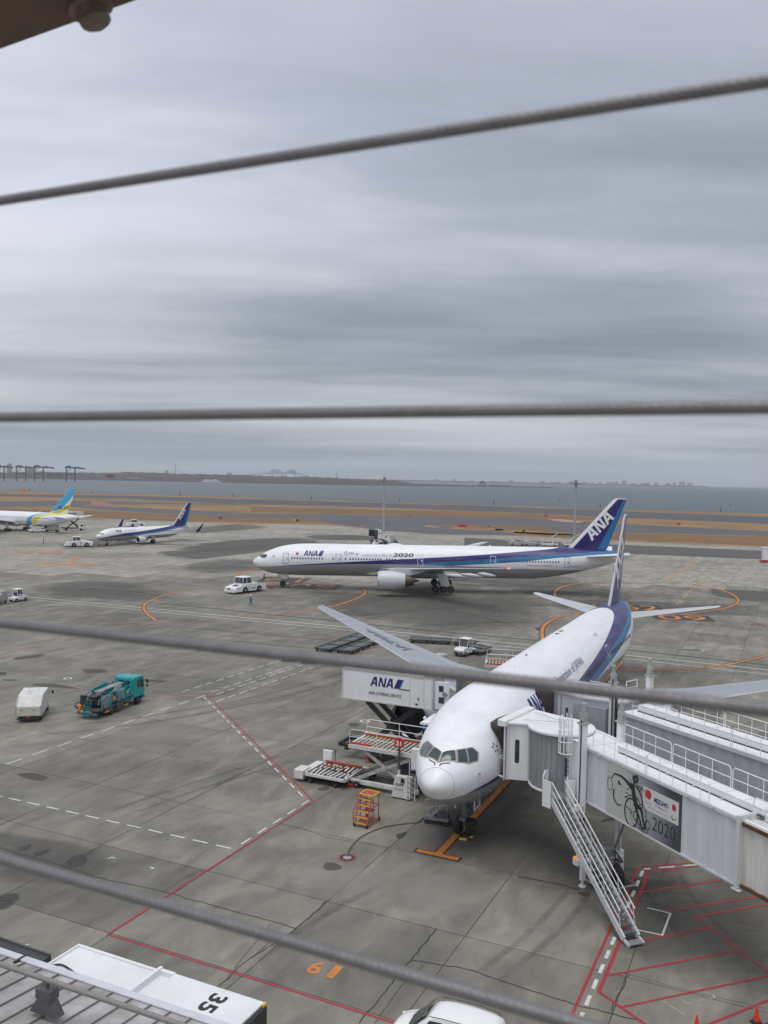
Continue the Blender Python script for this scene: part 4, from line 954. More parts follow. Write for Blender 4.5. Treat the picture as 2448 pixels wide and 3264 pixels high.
# ---- jet A: long wide-body under tow, seen from its port side
d = 10.2 - .6
PA = dict(L=73.3, k=1.0, wing=wb_wing(5.3), stab=wb_stab(d), fin=wb_fin(d), belly=(20, 46), engines=[(24.9, 9.6, 2.62, 1.0), (24.9, -9.6, 2.62, 1.0)], nose_s=5.9, main_s=37.1, track=10.97, axles=3, wr=(.54, .66, .80, .42, 1.40, .50),
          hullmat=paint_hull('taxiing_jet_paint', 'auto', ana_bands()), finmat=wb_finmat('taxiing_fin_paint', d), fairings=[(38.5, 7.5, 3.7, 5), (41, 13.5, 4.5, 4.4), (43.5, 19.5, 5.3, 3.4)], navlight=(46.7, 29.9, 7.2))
PA['fintext'] = ((-(56.25 + d), 9.75), R(46.5), 2.35)
yawA = 3.11064
A, HA = airliner('wide_body_jet', 'long white airliner with purple and blue stripe under tow, seen side on', PA, jetpose(-19.55, 172.95, yawA, 5.9), yawA, R(.45))
A.location.z = .12
cabin_windows(HA, A, [(8.05, 14.4, .535), (16.0, 16.05, .5), (18.35, 18.4, .5), (19.3, 25.4, .535), (26.3, 28.3, .535), (29.0, 31.5, .535), (34.6, 45.0, .535)], 5.86)
cabin_windows(HA, A, [(48.2, 59.3, .545)], 5.86)
for s0, m_ in [(6.3, DOORL), (16.5, DOORL), (32.2, DOORW), (46.1, DOORW), (60.2, DOORL)]: door_outline(HA, A, s0, s0 + 1.08, 4.72, 6.78, 1, m_)
decal_polys(HA, 'airline_lettering', ANL, 10.3, 6.32, 1.02, NAVY, A); decal_polys(HA, 'logo_block', ANB, 10.3, 6.32, 1.02, NAVY, A); decal_polys(HA, 'logo_stripe', ANS, 10.3, 6.32, 1.02, LBLUE, A)
decal(HA, 'red_disc', ([(9.05 + .27 * math.cos(t * .35), 6.72 + .27 * math.sin(t * .35)) for t in range(18)], [tuple(range(18))]), RED, A)
FL = MB()
for (xa, xb, za, zb) in [(8.35, 9.75, 6.26, 6.28), (8.35, 9.75, 7.17, 7.19), (8.35, 8.37, 6.28, 7.17), (9.73, 9.75, 6.28, 7.17)]:
    vs, fs = cut2d(([(xa, za), (xb, za), (xb, zb), (xa, zb)], [(0, 1, 2, 3)]), .22, 1); FL.add([HA.side(x, y, 1, .014) for x, y in vs], fs)
fixn(FL.build('flag_border', mat('pale_grey_ink', (.5, .5, .5), .5), A, smooth=0))
for txt, x0, x1, z0_, z1_, bo, m_ in [('心ひとつに!! 行こう', 21.6, 27.2, 6.43, 6.86, .0, DECALG), ('2020', 27.45, 31.45, 6.40, 7.08, .03, INK), ('Inspiration of JAPAN', 53.0, 57.9, 4.92, 5.30, .01, DECALG), ('JA757A', 61.45, 63.3, 4.84, 5.12, .02, DECALG), ('757', 0, 0, 0, 0, 0, INK)]:
    if x1 > x0: decal(HA, 'painted_lettering', fit2d(text2d(txt, 1, bold=bo, shear=.15 if txt[:2] in ('20', 'JA') else 0), x0, x1, z0_, z1_), m_, A)
decal(HA, 'red_disc', ([(58.75 + .14 * math.cos(t * .5), 5.02 + .14 * math.sin(t * .5)) for t in range(12)], [tuple(range(12))]), RED, A)
pg = mat('pale_emblem_ink', (.32, .31, .26), .5)
def annulus(cx, cz, r0, r1, a0=0, a1=6.2832, n=20):
    vs = [(cx + r_ * math.cos(a0 + (a1 - a0) * i / n), cz + r_ * math.sin(a0 + (a1 - a0) * i / n)) for r_ in (r0, r1) for i in range(n + 1)]
    return vs, [(i, i + 1, n + 2 + i, n + 1 + i) for i in range(n)]
decal(HA, 'round_emblem', annulus(18.45, 6.95, .20, .34), pg, A); decal(HA, 'round_emblem', annulus(20.55, 6.98, .14, .34, 3.3, 6.1), pg, A)
decal_polys(HA, 'small_airline_lettering', ANL + ANB, 18.98, 6.83, .26, DECALG, A)
for q in (0, 1, 2, 3, 4): decal(HA, 'star_mark', annulus(4.42 + .17 * math.cos(q * 1.2566 + 1.57), 6.10 + .2 * math.sin(q * 1.2566 + 1.57), .04, .085, n=6), DECALG, A)
b = MB(); b.loft([[Vector((-(26.4 + 3.0 * u), w_ * math.cos(2 * math.pi * i / 16), 8.45 + .36 * w_ * max(0, math.sin(2 * math.pi * i / 16)) / .75)) for i in range(16)] for u, w_ in [(0, .05), (.1, .45), (.4, .75), (.75, .6), (1, .05)]]); b.build('satellite_dome', CLEANW, A, smooth=60)
def antenna(root, s_, z=8.45, h_=.5, c=.5):
    b = MB(); b.prism([(-s_, z), (-s_ - c, z), (-s_ - c * 1.3, z + h_), (-s_ - c * .8, z + h_)], -.03, .03, 'y'); fixn(b.build('antenna', CLEANW, root, smooth=0))
antenna(A, 23.2, 8.46, .55, .6); antenna(A, 46, 8.46, .3, .3)
# nose gear door number
def small_text(txt, x0, x1, z0_, z1_, y, m_, root, flip=1, nm='painted_lettering', bold=.02, shear=0):
    vs, fs = fit2d(text2d(txt, 1, bold=bold, shear=shear), x0, x1, z0_, z1_); b = MB(); b.add([(-x * flip if flip > 0 else x, y, z) for x, z in vs], fs); o = b.build(nm, m_, root, smooth=0); return fixn(o)
ngA = [c for c in A.children if c.name.startswith('nose_gear')][0]
small_text('757', 4.95, 5.75, 1.85, 2.4, .665, INK, ngA)
# ---- jet B: shorter wide-body at the gate, nose towards the terminal
yawB = R(-114.55)
PB = dict(L=63.4, k=1.0, wing=wb_wing(0), stab=wb_stab(0), fin=wb_fin(0), belly=(17, 40), engines=[(19.6, 9.6, 2.62, 1.0), (19.6, -9.6, 2.62, 1.0)], nose_s=5.9, main_s=31.8, track=10.97, axles=3, wr=(.54, .66, .80, .42, 1.40, .50), greywing=True,
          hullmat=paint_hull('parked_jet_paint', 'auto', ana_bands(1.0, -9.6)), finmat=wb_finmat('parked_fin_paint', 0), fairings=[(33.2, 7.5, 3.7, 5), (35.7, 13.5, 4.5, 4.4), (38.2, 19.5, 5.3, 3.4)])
PB['fintext'] = ((-56.25, 9.75), R(46.5), 2.35)
B, HB = airliner('wide_body_jet', 'white airliner parked nose-in at the boarding bridge, nose towards the camera', PB, jetpose(5.338, 53.59, yawB, 5.9), yawB)
cabin_windows(HB, B, [(8.05, 14.4, .535), (16.3, 19.5, .535), (20.5, 24.5, .535), (26.5, 35.0, .535), (37.6, 48.5, .545)], 6.05)
for s0, m_ in [(6.1, DOORL), (14.9, DOORL), (35.75, DOORW), (49.6, DOORL)]: door_outline(HB, B, s0, s0 + 1.08, 4.85, 6.95, 1, m_)
for s0 in (6.1, 15.9, 35.75, 49.6): door_outline(HB, B, s0, s0 + 1.08, 4.85, 6.95, -1, DOORL)
decal_polys(HB, 'airline_lettering', ANL, 10.6, 6.38, 1.1, NAVY, B); decal_polys(HB, 'logo_block', ANB, 10.6, 6.38, 1.1, NAVY, B); decal_polys(HB, 'logo_stripe', ANS, 10.6, 6.38, 1.1, LBLUE, B)
decal(HB, 'painted_lettering', fit2d(text2d('Inspiration of JAPAN', 1), 18.6, 27.1, 6.78, 7.50), NAVY, B)
for (u, w_, rr_) in [(33.0, -.6, .22), (31.4, -.6, .22)]:
    b = MB(); p = HB.pt(u, math.pi / 2 - w_ / 3.1, 0); b.cyl((p.x, p.y, p.z - .05), (p.x, p.y, p.z + .03), rr_, 14); b.build('pressure_vent', DGREY, B)
b = MB(); p = HB.pt(20.4, math.pi / 2 + .11, 0); b.cyl((p.x, p.y, p.z - .05), (p.x, p.y, p.z + .10), .12, 10, r2=.06); b.build('beacon', mat('red_lamp_off', (.5, .02, .03), .2), B)
b = MB(); b.add([HB.pt(35.3, 1.0, .015), HB.pt(36.5, 1.0, .015), HB.pt(36.5, .88, .015), HB.pt(35.3, .88, .015)], [(0, 1, 2, 3)]); fixn(b.build('skin_panel', mat('skin_panel_grey', (.55, .56, .57), .4), B, smooth=0))
antenna(B, 15.5, 8.47, .3, .3)
b = MB(); b.prism([(-5.9, 5.12), (-5.75, 5.10), (-5.75, 5.02), (-6.0, 5.02)], 2.88, 2.95, 'y'); b.build('probe', DGREY, B)
# radome seam, wipers, emblem, probes, open cargo door
def hull_loop(H, name, root, pts, wd, m):
    b = MB(); P = []
    for s_, th in pts: P.append((H.pt(s_, th, .008)))
    b.tube(P, wd, 4); return b.build(name, m, root, smooth=0)
hull_loop(HB, 'radome_seam', B, [(.78 + .10 * math.cos(t), t) for t in [2 * math.pi * i / 48 for i in range(49)]], .008, mat('seam_grey', (.28, .28, .28), .6))
hull_loop(HA, 'radome_seam', A, [(.78 + .10 * math.cos(t), t) for t in [2 * math.pi * i / 48 for i in range(49)]], .010, mat('seam_grey', (.28, .28, .28), .6))
for sg in (1, -1):
    b = MB(); a = HB.pt(1.02, math.pi / 2 - sg * .16, .03); c = HB.pt(1.28, math.pi / 2 - sg * .50, .04); b.tube([a, (a + c) / 2 + Vector((.02, 0, .02)), c], .022, 5); b.tube([HB.pt(.90, math.pi / 2 - sg * .13, .02), a], .035, 5); b.build('windscreen_wiper', BLACK, B)
for s_, z in [(2.5, 5.07), (3.0, 3.75), (4.0, 3.7)]:
    b = MB(); p = HB.side(s_, z, 1, .0); q = HB.side(s_, z, 1, .12); b.cyl(p, q, .05, 8); b.tube([q, q + Vector((.16, 0, 0))], .02, 5); b.build('air_data_probe', GREYM, B)
for q in range(5): decal(HB, 'star_mark', ([(4.35 + .19 * math.cos(q * 1.2566 + 1.57) + .095 * math.cos(a), 6.12 + .22 * math.sin(q * 1.2566 + 1.57) + .095 * math.sin(a)) for a in (q * 1.2566 + 1.57, q * 1.2566 + 3.9, q * 1.2566 + 5.5)], [(0, 1, 2)]), DECALG, B)
# cargo door hinged up on the starboard side, with its dark opening
S0, S1 = 10.3, 13.0
def hp(s_, z, off=0): return HB.side(s_, z, -1, off)
b = MB(); vs = []; nz_ = 8
for i in range(nz_ + 1):
    z = 3.15 + 1.85 * i / nz_; vs += [hp(S0, z, .012), hp(S1, z, .012)]
b.add(vs, [(2 * i, 2 * i + 1, 2 * i + 3, 2 * i + 2) for i in range(nz_)]); fixn(b.build('cargo_doorway', mat('dark_hold', (.012, .012, .013), .9), B, smooth=0))
hinge = hp(S0, 5.02, .03); b = MB(); n = 8; o_ = []; i_ = []
for i in range(n + 1):
    a = -.12 - .62 * i / n; rr_ = i / n * 1.95
    p = Vector((0, hinge.y - rr_ * math.cos(.10 + .32 * (i / n)), hinge.z + rr_ * (.30 - .22 * (i / n))))
    o_.append(p); i_.append(p + Vector((0, .02, -.13)))
vs = []
for s_ in (S0, S1): vs += [(-s_, p.y, p.z) for p in o_] + [(-s_, p.y, p.z) for p in i_]
m2 = 2 * (n + 1); fs = []
for i in range(n): fs += [(i, i + 1, m2 + i + 1, m2 + i), (n + 1 + i, m2 + n + 1 + i, m2 + n + 2 + i, n + 2 + i), (i, n + 1 + i, n + 2 + i, i + 1), (m2 + i, m2 + i + 1, m2 + n + 2 + i, m2 + n + 1 + i)]
fs += [(n, 2 * n + 1, m2 + 2 * n + 1, m2 + n), (0, m2, m2 + n + 1, n + 1)]
b.add(vs, fs); cd = fixn(b.build('cargo_door', [WHITE], B, smooth=40))
b = MB(); p = o_[4]; b.tube([(-S0 - 1.2, p.y, p.z + .02), (-S0 - 1.2, p.y - .02, p.z + .12), (-S0 - 1.2, p.y - .35, p.z + .08)], .025, 5); b.build('door_latch', DGREY, cd)
# registration on the starboard wing
def wing_text(txt, root, P, sg, y0, y1, c0, c1, m_):
    st = P['wing']; ys = [q[1] for q in st]; vs, fs = fit2d(text2d(txt, 1, bold=.03), 0, 1, 0, 1); b = MB(); W = []
    for u, v in vs:
        y = y0 + (y1 - y0) * u; s_ = np.interp(y, ys, [q[0] for q in st]); c = np.interp(y, ys, [q[3] for q in st]); z = np.interp(y, ys, [q[2] for q in st]); t = np.interp(y, ys, [q[4] for q in st])
        f = c0 + (c1 - c0) * v; th_ = t * 2.6 * (.2969 * math.sqrt(f) - .126 * f - .3516 * f * f + .2843 * f ** 3 - .1015 * f ** 4) * 1.9 * .5 * 1.15
        W.append((-(s_ + f * c), sg * y, z + th_ + .05))
    b.add(W, fs); o = b.build('wing_lettering', m_, root, smooth=0)
    if o.data.polygons[0].normal.z < 0: o.data.flip_normals()
wing_text('JA705A', B, PB, -1, 14.6, 21.5, .58, .30, mat('wing_ink', (.17, .175, .19), .5))
ngB = [c for c in B.children if c.name.startswith('nose_gear')][0]
small_text('705', 5.8, 6.55, 1.72, 2.38, .665, INK, ngB)
# ---- jet C: narrow-body with winglets
kC = 1.88 / 3.1; zC = 3.25 - 5.4 * kC
def scl(L_, a, ds, kz=1.0): return L_
PC = dict(L=39.2, k=kC, z0=zC, wing=[(12.4, 1.4, 2.35, 7.6, .85), (13.2, 2.0, 2.42, 6.9, .8), (16.3, 5.8, 2.95, 4.3, .5), (23.2, 16.6, 4.0, 1.75, .18), (23.6, 17.1, 4.05, 1.6, .12)], winglet=(23.5, 17.1, 4.05, 1.6, 2.5),
          stab=[(33.6, .5, 4.6, 4.2, .35), (34.0, 1.0, 4.66, 3.9, .33), (38.3, 7.1, 5.3, 1.4, .12)], fin=[(27.6, 4.7, 9.0, .12), (30.4, 5.3, 6.7, .4), (32.0, 6.4, 5.6, .42), (37.4, 12.4, 2.05, .18), (37.7, 12.55, 1.6, .1)],
          belly=(12, 24), engines=[(11.6, 4.83, 1.62, .56), (11.6, -4.83, 1.62, .56)], nose_s=4.0, main_s=19.6, track=5.72, axles=1, wr=(.35, .57, .38, .22, .86, .36))
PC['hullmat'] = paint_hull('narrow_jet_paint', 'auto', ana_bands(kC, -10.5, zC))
PC['finmat'] = fin_paint2('narrow_fin_paint', (-32.3, 6.2), (-37.95, 12.5), (-35.9, 5.2), (-38.8, 12.4), 12.42)
PC['fintext'] = ((-34.15, 6.55), R(52), 1.62)
yawC = R(-121.5)
C_, HC = airliner('narrow_body_jet', 'smaller white airliner with blue winglets behind its tow tractor on the left', PC, jetpose(-82.53, 263.8, yawC, 4.0), yawC)
cabin_windows(HC, C_, [(6.5, 17.0, .51), (20, 33, .51)], 3.62, w_=.24, h_=.34)
door_outline(HC, C_, 4.4, 5.25, 2.75, 4.55, 1, DOORL, panel=False)
decal_polys(HC, 'airline_lettering', ANL + ANB, 5.8, 4.02, .66, NAVY, C_); decal(HC, 'painted_lettering', fit2d(text2d('Inspiration of JAPAN', 1), 9.4, 13.6, 4.15, 4.45), DECALG, C_)
b = MB(); b.box((-17.5, 0, 5.2), (2.0, .7, .3)); b.build('satellite_dome', CLEANW, C_, bevel=.12)
# ---- jet D: blue, yellow and white wide-body on the far left
kD = 2.51 / 3.1; zD = 4.55 - 5.4 * kD
PD = dict(L=54.9, k=kD, z0=zD, wing=[(18.6, 2.0, 3.2, 9.9, 1.2), (19.4, 2.9, 3.3, 9.0, 1.15), (23.6, 8.3, 3.95, 6.0, .7), (34.8, 23.2, 5.7, 2.4, .2), (35.4, 23.7, 5.75, 1.7, .12)],
          stab=[(45.4, .8, 5.2, 5.6, .5), (46.0, 1.4, 5.25, 5.1, .46), (51.6, 9.3, 6.1, 1.9, .16)], fin=[(40.6, 6.6, 8.9, .3), (42.3, 7.1, 7.8, .55), (47.2, 12.0, 4.9, .4), (50.9, 15.75, 2.7, .2), (51.2, 15.85, 2.3, .12)],
          belly=(17, 33), engines=[(18.2, 7.9, 2.3, .74), (18.2, -7.9, 2.3, .74)], nose_s=4.9, main_s=27.6, track=9.3, axles=2, wr=(.47, .57, .7, .36, 1.15, .42))
PD['hullmat'] = paint_hull('blue_yellow_jet_paint', 'auto', {'swoosh': [([(33.6, 2.1), (34.1, 4.2), (36.0, 5.9), (40, 6.8), (48, 7.3)], [(36.2, 2.1), (36.3, 4.2), (37.6, 5.8), (42, 6.7), (50, 7.2)], AIRB), ([(36.7, 2.1), (36.7, 4.2), (38.0, 5.7), (42.6, 6.6), (50, 7.1)], [(39.2, 2.1), (39.0, 4.2), (40.2, 5.5), (44, 6.2), (52, 6.85)], AIRY)], 'belly': [(0, 2.6), (60, 2.6)]})
mt = bpy.data.materials.new('blue_yellow_fin_paint'); mt.use_nodes = True; nt = mt.node_tree; N = NT(nt)
ob = N('ShaderNodeTexCoord').outputs['Object']; xx = N('ShaderNodeSeparateXYZ', inp={0: ob})
sN = mth(N, 'MULTIPLY', xx.outputs[0], -1.0)
def qz(a, b_, c_, d_): # height of a curved boundary over station: parabola through points
    co = np.polyfit([a[0], b_[0], c_[0]], [a[1], b_[1], c_[1]], 2); t = mth(N, 'ADD', mth(N, 'MULTIPLY', mth(N, 'ADD', mth(N, 'MULTIPLY', sN, co[0]), co[1]), sN), co[2]); return mth(N, 'MULTIPLY', mth(N, 'SUBTRACT', xx.outputs[2], t), 30.0, clamp=True)
c = mixc(N, qz((43, 6.9), (49, 8.0), (52.6, 10.4), 0), (.80, .80, .81, 1), tuple(AIRY) + (1,))
c = mixc(N, qz((43, 7.3), (49.5, 9.6), (52.8, 12.2), 0), c, (.80, .80, .81, 1))
c = mixc(N, qz((43, 7.6), (49.5, 10.3), (53.2, 14.4), 0), c, tuple(AIRB) + (1,))
bs = N('ShaderNodeBsdfPrincipled', inp={'Base Color': c, 'Roughness': .3}); N('ShaderNodeOutputMaterial', inp={0: bs.outputs[0]})
PD['finmat'] = mt
fD = R(159.5); g1, g2 = Vector((-134.8, 318.1, 0)), Vector((-131.9, 325.6, 0)); mc = (g1 + g2) / 2
D_, HD = airliner('wide_body_jet', 'white airliner with a light blue and yellow tail at the left edge of the view', PD, (mc.x + math.cos(fD) * 27.6, mc.y + math.sin(fD) * 27.6, 0), fD)
cabin_windows(HD, D_, [(22, 46, .56)], 5.05, w_=.25, h_=.36)
fy = PD['finy']; vs, fs = fit2d(text2d('AIR DO', 1, bold=.02), 45.9, 50.7, 8.35, 9.6); vs, fs = cut2d((vs, fs), .3, 1); b = MB()
for sg in (1, -1): b.add([(-x, sg * (fy(-x, z) + .01), z) for x, z in vs], fs)
fixn(b.build('fin_lettering', mat('dark_blue_ink', (.01, .05, .11), .5), D_, smooth=0))
antenna(D_, 37.5, 7.1, .5, .4)
# ================================================================== people
def person(label, loc, rz, top, trousers, hat, pose='walk', hair=False, skin=(.42, .25, .17)):
    root = thing('person', label, 'person', loc, rz)
    w_ = .22 if pose == 'walk' else .06
    J = {'pel': (0, 0, .95), 'sp': (.01, 0, 1.15), 'ch': (0, 0, 1.36), 'nk': (.01, 0, 1.50), 'hd': (.03, 0, 1.60), 'ht': (.02, 0, 1.74)}
    for s, k in ((1, w_), (-1, -w_)):
        n = 'L' if s > 0 else 'R'
        J['hp' + n] = (0, s * .10, .92); J['kn' + n] = (k * .6 + .04, s * .11, .50); J['an' + n] = (k * 1.2 - .03, s * .11, .10); J['to' + n] = (k * 1.2 + .14, s * .12, .04)
        J['sh' + n] = (0, s * .19, 1.42)
        if pose == 'reach': J['el' + n] = (.16, s * .24, 1.22); J['wr' + n] = (.38, s * .18, 1.25); J['ha' + n] = (.47, s * .16, 1.26)
        else: J['el' + n] = (-k * .5 - .02, s * .27, 1.14); J['wr' + n] = (-k * .9 + .06, s * .28, .90); J['ha' + n] = (-k * .9 + .09, s * .28, .80)
    RD = {'pel': .15, 'sp': .14, 'ch': .17, 'nk': .065, 'hd': .09, 'ht': .085, 'hp': .095, 'kn': .065, 'an': .05, 'to': .045, 'sh': .075, 'el': .055, 'wr': .04, 'ha': .045}
    E = [('pel', 'sp'), ('sp', 'ch'), ('ch', 'nk'), ('nk', 'hd'), ('hd', 'ht')]
    for n in 'LR': E += [('pel', 'hp' + n), ('hp' + n, 'kn' + n), ('kn' + n, 'an' + n), ('an' + n, 'to' + n), ('ch', 'sh' + n), ('sh' + n, 'el' + n), ('el' + n, 'wr' + n), ('wr' + n, 'ha' + n)]
    ks = list(J); me = bpy.data.meshes.new('b'); me.from_pydata([J[k] for k in ks], [(ks.index(a), ks.index(b)) for a, b in E], [])
    o = bpy.data.objects.new('b', me); COL.objects.link(o); o.modifiers.new('s', 'SKIN'); o.modifiers.new('u', 'SUBSURF').levels = 1
    for i, k in enumerate(ks):
        r_ = RD.get(k, RD.get(k[:2])); v = me.skin_vertices[0].data[i]; v.radius = (r_, r_); v.use_root = (k == 'pel')
    dg = bpy.context.evaluated_depsgraph_get(); m2 = bpy.data.meshes.new_from_object(o.evaluated_get(dg)); bpy.data.objects.remove(o)
    m2.materials.clear(); sk = mat('skin_%d' % int(skin[0] * 100), skin, .5); T = mat('cloth_' + top, {'blue': (.03, .16, .42), 'green': (.02, .22, .16), 'brightblue': (.01, .22, .62), 'dark': (.05, .05, .06)}[top], .8, dirt=.3, scale=9)
    for q in (sk, T, mat('navy_trousers', trousers, .85), mat('shoe_black', (.01, .01, .01), .5)): m2.materials.append(q)
    for p in m2.polygons:
        z = p.center.z; y = abs(p.center.y)
        p.material_index = 3 if z < .10 else 2 if z < .93 and y < .22 else 0 if (z > 1.52 or (y > .15 and z < .87 and pose != 'reach') or (pose == 'reach' and p.center.x > .42)) else 1
        p.use_smooth = True
    b = bpy.data.objects.new('body', m2); COL.objects.link(b); b.parent = root
    h = MB(); n = 14; h.loft([[Vector((.025 + r_ * 1.1 * math.cos(2 * math.pi * i / n), r_ * math.sin(2 * math.pi * i / n), z)) for i in range(n)] for z, r_ in [(1.66, .135), (1.67, .118), (1.73, .112), (1.79, .085), (1.82, .03)]])
    h.build('helmet', hat, root)
    f = MB(); f.box((.135, 0, 1.615), (.035, .025, .04)); f.box((.115, .035, 1.64), (.02, .02, .012), 1); f.box((.115, -.035, 1.64), (.02, .02, .012), 1); f.box((.118, 0, 1.57), (.015, .05, .01), 1)
    f.build('face', [sk, INK], b)
    if top in ('blue', 'green'):
        v = MB(); n = 12; v.loft([[Vector((rx * math.cos(2 * math.pi * i / n), ry * math.sin(2 * math.pi * i / n), z)) for i in range(n)] for z, rx, ry in [(1.02, .175, .20), (1.2, .17, .19), (1.38, .18, .21)]], cap=False); v.build('reflective_vest', mat('vest_' + top, {'blue': (.02, .26, .62), 'green': (.10, .42, .20)}[top], .6), b)
    return root
person('person in a blue jacket and white helmet walking alone below the tow tractor', (-22.10, 147.99, 0), R(20), 'blue', (.015, .015, .03), CLEANW)
person('person in a green vest walking beside the nose wheel of the towed airliner', (-24.5, 182.5, 0), R(170), 'green', (.015, .015, .02), YELLOW)
person('person in dark clothes standing alone on the apron left of the far tow tractor', (-102.3, 266.0, 0), R(200), 'dark', (.03, .03, .03), mat('dark_cap', (.03, .03, .03), .7), pose='stand')
# ================================================================== vehicles
def wheels(root, spots, r_, wd, rimc, n=20, name='wheel'):
    for x, y in spots:
        b = MB(); wheel(b, (x, y, r_), r_, wd); t = b.build(name, RUBBER, root); q = MB(); s = 1 if y > 0 else -1
        q.cyl((x, y + s * wd * .30, r_), (x, y + s * wd * .47, r_), r_ * .62, 16, r2=r_ * .52); q.cyl((x, y + s * wd * .46, r_), (x, y + s * wd * .56, r_), r_ * .22, 8); q.build('rim', rimc, t)
def panel(root, name, x0, x1, y0, y1, z0, z1, m, bevel=0, label=None):
    b = MB(); b.b2(x0, x1, y0, y1, z0, z1); return b.build(name, m, root, bevel=bevel, label=label)
def mark_y(root, polys, O, h, m, y, name='side_lettering', sgn=1):
    # letters on a face whose normal is +y (sgn 1, text runs towards -x) or -y (sgn -1, text runs towards +x)
    b = MB()
    for i, P in enumerate(polys): b.add([(O[0] - sgn * u * h, y + sgn * .002 * (i % 3), O[1] + v * h) for u, v in P], [tuple(range(len(P)))])
    return fixn(b.build(name, m, root, smooth=0))
def text_y(root, txt, x0, x1, z0, z1, m, y, sgn=1, bold=.01, shear=0, name='side_lettering'):
    vs, fs = fit2d(text2d(txt, 1, bold=bold, shear=shear), 0, 1, 0, 1); b = MB()
    b.add([(x0 + (x1 - x0) * u, y, z0 + (z1 - z0) * v) for u, v in vs], fs); o = b.build(name, m, root, smooth=0)
    if o.data.polygons[0].normal.y * sgn < 0: o.data.flip_normals()
    return o
def tow_tractor(label, loc, rz, ana=True, logo=None):
    r = thing('tow_tractor', label, 'tow tractor', loc, rz, 'white aircraft tow tractors')
    b = MB(); W = 1.45
    prof = [(-3.9, .35), (-3.9, 1.35), (-2.9, 1.45), (-1.9, 1.75), (.45, 1.75), (1.6, 1.65), (3.2, 1.30), (3.75, 1.20), (3.95, .75), (3.95, .35)]
    # side skirts with wheel arches
    def arch(cx, r_, n=10): return [(cx - r_ * math.cos(math.pi * i / n), .38 + r_ * math.sin(math.pi * i / n) * 1.0) for i in range(n + 1)]
    low = [(-3.9, .38)] + arch(-2.2, .82) + arch(1.35, .82) + [(3.95, .38)]
    up = list(reversed(prof[1:9])); poly = low + up
    for s in (1, -1):
        b.prism(poly, s * W - s * .12, s * W, 'y')
    body = fixn(b.build('body', WHITE, r, smooth=0, bevel=.03))
    c = MB(); c.prism([(-3.86, .5), (3.9, .5), (3.9, .78), (3.7, 1.18), (3.1, 1.27), (1.6, 1.62), (.45, 1.72), (-1.9, 1.72), (-2.9, 1.42), (-3.86, 1.32)], -W + .11, W - .11, 'y'); fixn(c.build('chassis', WHITE, r, smooth=0))
    panel(r, 'bumper', 3.9, 4.12, -1.4, 1.4, .32, .78, WHITE, .04); panel(r, 'hitch', -4.2, -3.88, -.25, .25, .45, .75, BLACK)
    for y in (-.95, .95): panel(r, 'headlight', 4.0, 4.135, y - .22, y + .22, .84, 1.0, mat('lamp_glass', (.6, .58, .5), .15))
    panel(r, 'turn_signal', 4.0, 4.14, .35, .65, .80, .98, AMBER); panel(r, 'grille', 3.93, 4.135, -.5, .2, .82, 1.02, BLACK)
    g = MB()
    for k in range(5): g.box((2.2 + k * .16, 0, 1.52 - k * .042), (.09, 1.2, .03), ry=.25)
    g.build('hood_vent', DGREY, r)['kind'] = 'stuff'
    # cab: frame, roof, panes
    f = MB(); x0, x1, xb, z0, z1, w_ = -.25, 1.55, .05, 1.7, 2.85, 1.15
    for s in (1, -1):
        f.beam((x1 + .25, s * w_, z0), (x1, s * (w_ - .1), z1), .09, .09); f.beam((x0 - .3, s * w_, z0), (x0, s * (w_ - .1), z1), .12, .12); f.beam((.75, s * w_, z0), (.75, s * (w_ - .1), z1), .09, .09)
    f.beam((x1 + .13, 0, z0), (x1, 0, z1), .06, .06); f.b2(x0 - .3, x1 + .3, -w_, w_, z0 - .12, z0 + .12)
    cab = f.build('cab', WHITE, r)
    k = MB(); k.b2(x0 - .12, x1 + .15, -w_ - .02, w_ + .02, z1 - .02, z1 + .12); k.build('cab_roof', CLEANW, cab, bevel=.05)
    def pane(vs): q = MB(); q.add(vs, [(0, 1, 2, 3)]); q.build('window', GLASS, cab, smooth=0)
    pane([(x1 + .22, -w_ + .1, z0 + .14), (x1 + .22, -.05, z0 + .14), (x1 + .02, -.05, z1 - .05), (x1 + .02, -w_ + .16, z1 - .05)]); pane([(x1 + .22, .05, z0 + .14), (x1 + .22, w_ - .1, z0 + .14), (x1 + .02, w_ - .16, z1 - .05), (x1 + .02, .05, z1 - .05)])
    for s in (1, -1):
        pane([(.80, s * (w_ - .02), z0 + .14), (x1 + .2, s * (w_ - .02), z0 + .14), (x1, s * (w_ - .1), z1 - .05), (.80, s * (w_ - .1), z1 - .05)]); pane([(x0 - .22, s * (w_ - .02), z0 + .14), (.70, s * (w_ - .02), z0 + .14), (.70, s * (w_ - .1), z1 - .05), (x0 + .05, s * (w_ - .1), z1 - .05)])
    pane([(x0 - .27, -w_ + .1, z0 + .14), (x0 - .27, w_ - .1, z0 + .14), (x0 - .02, w_ - .14, z1 - .05), (x0 - .02, -w_ + .14, z1 - .05)])
    q = MB(); q.cyl((.6, 0, z1 + .1), (.6, 0, z1 + .26), .09, 10); q.build('beacon', YELLOW, r)
    wheels(r, [(-2.2, 1.2), (-2.2, -1.2), (1.35, 1.2), (1.35, -1.2)], .62, .42, CLEANW)
    q = MB()
    for s in (1, -1): q.tube([(1.9, s * 1.3, 1.6), (2.2, s * 1.45, 1.9), (2.2, s * 1.5, 2.1)], .03, 5); q.box((2.2, s * 1.5, 2.15), (.05, .2, .28))
    q.build('mirror_arm', DGREY, r)['kind'] = 'stuff'
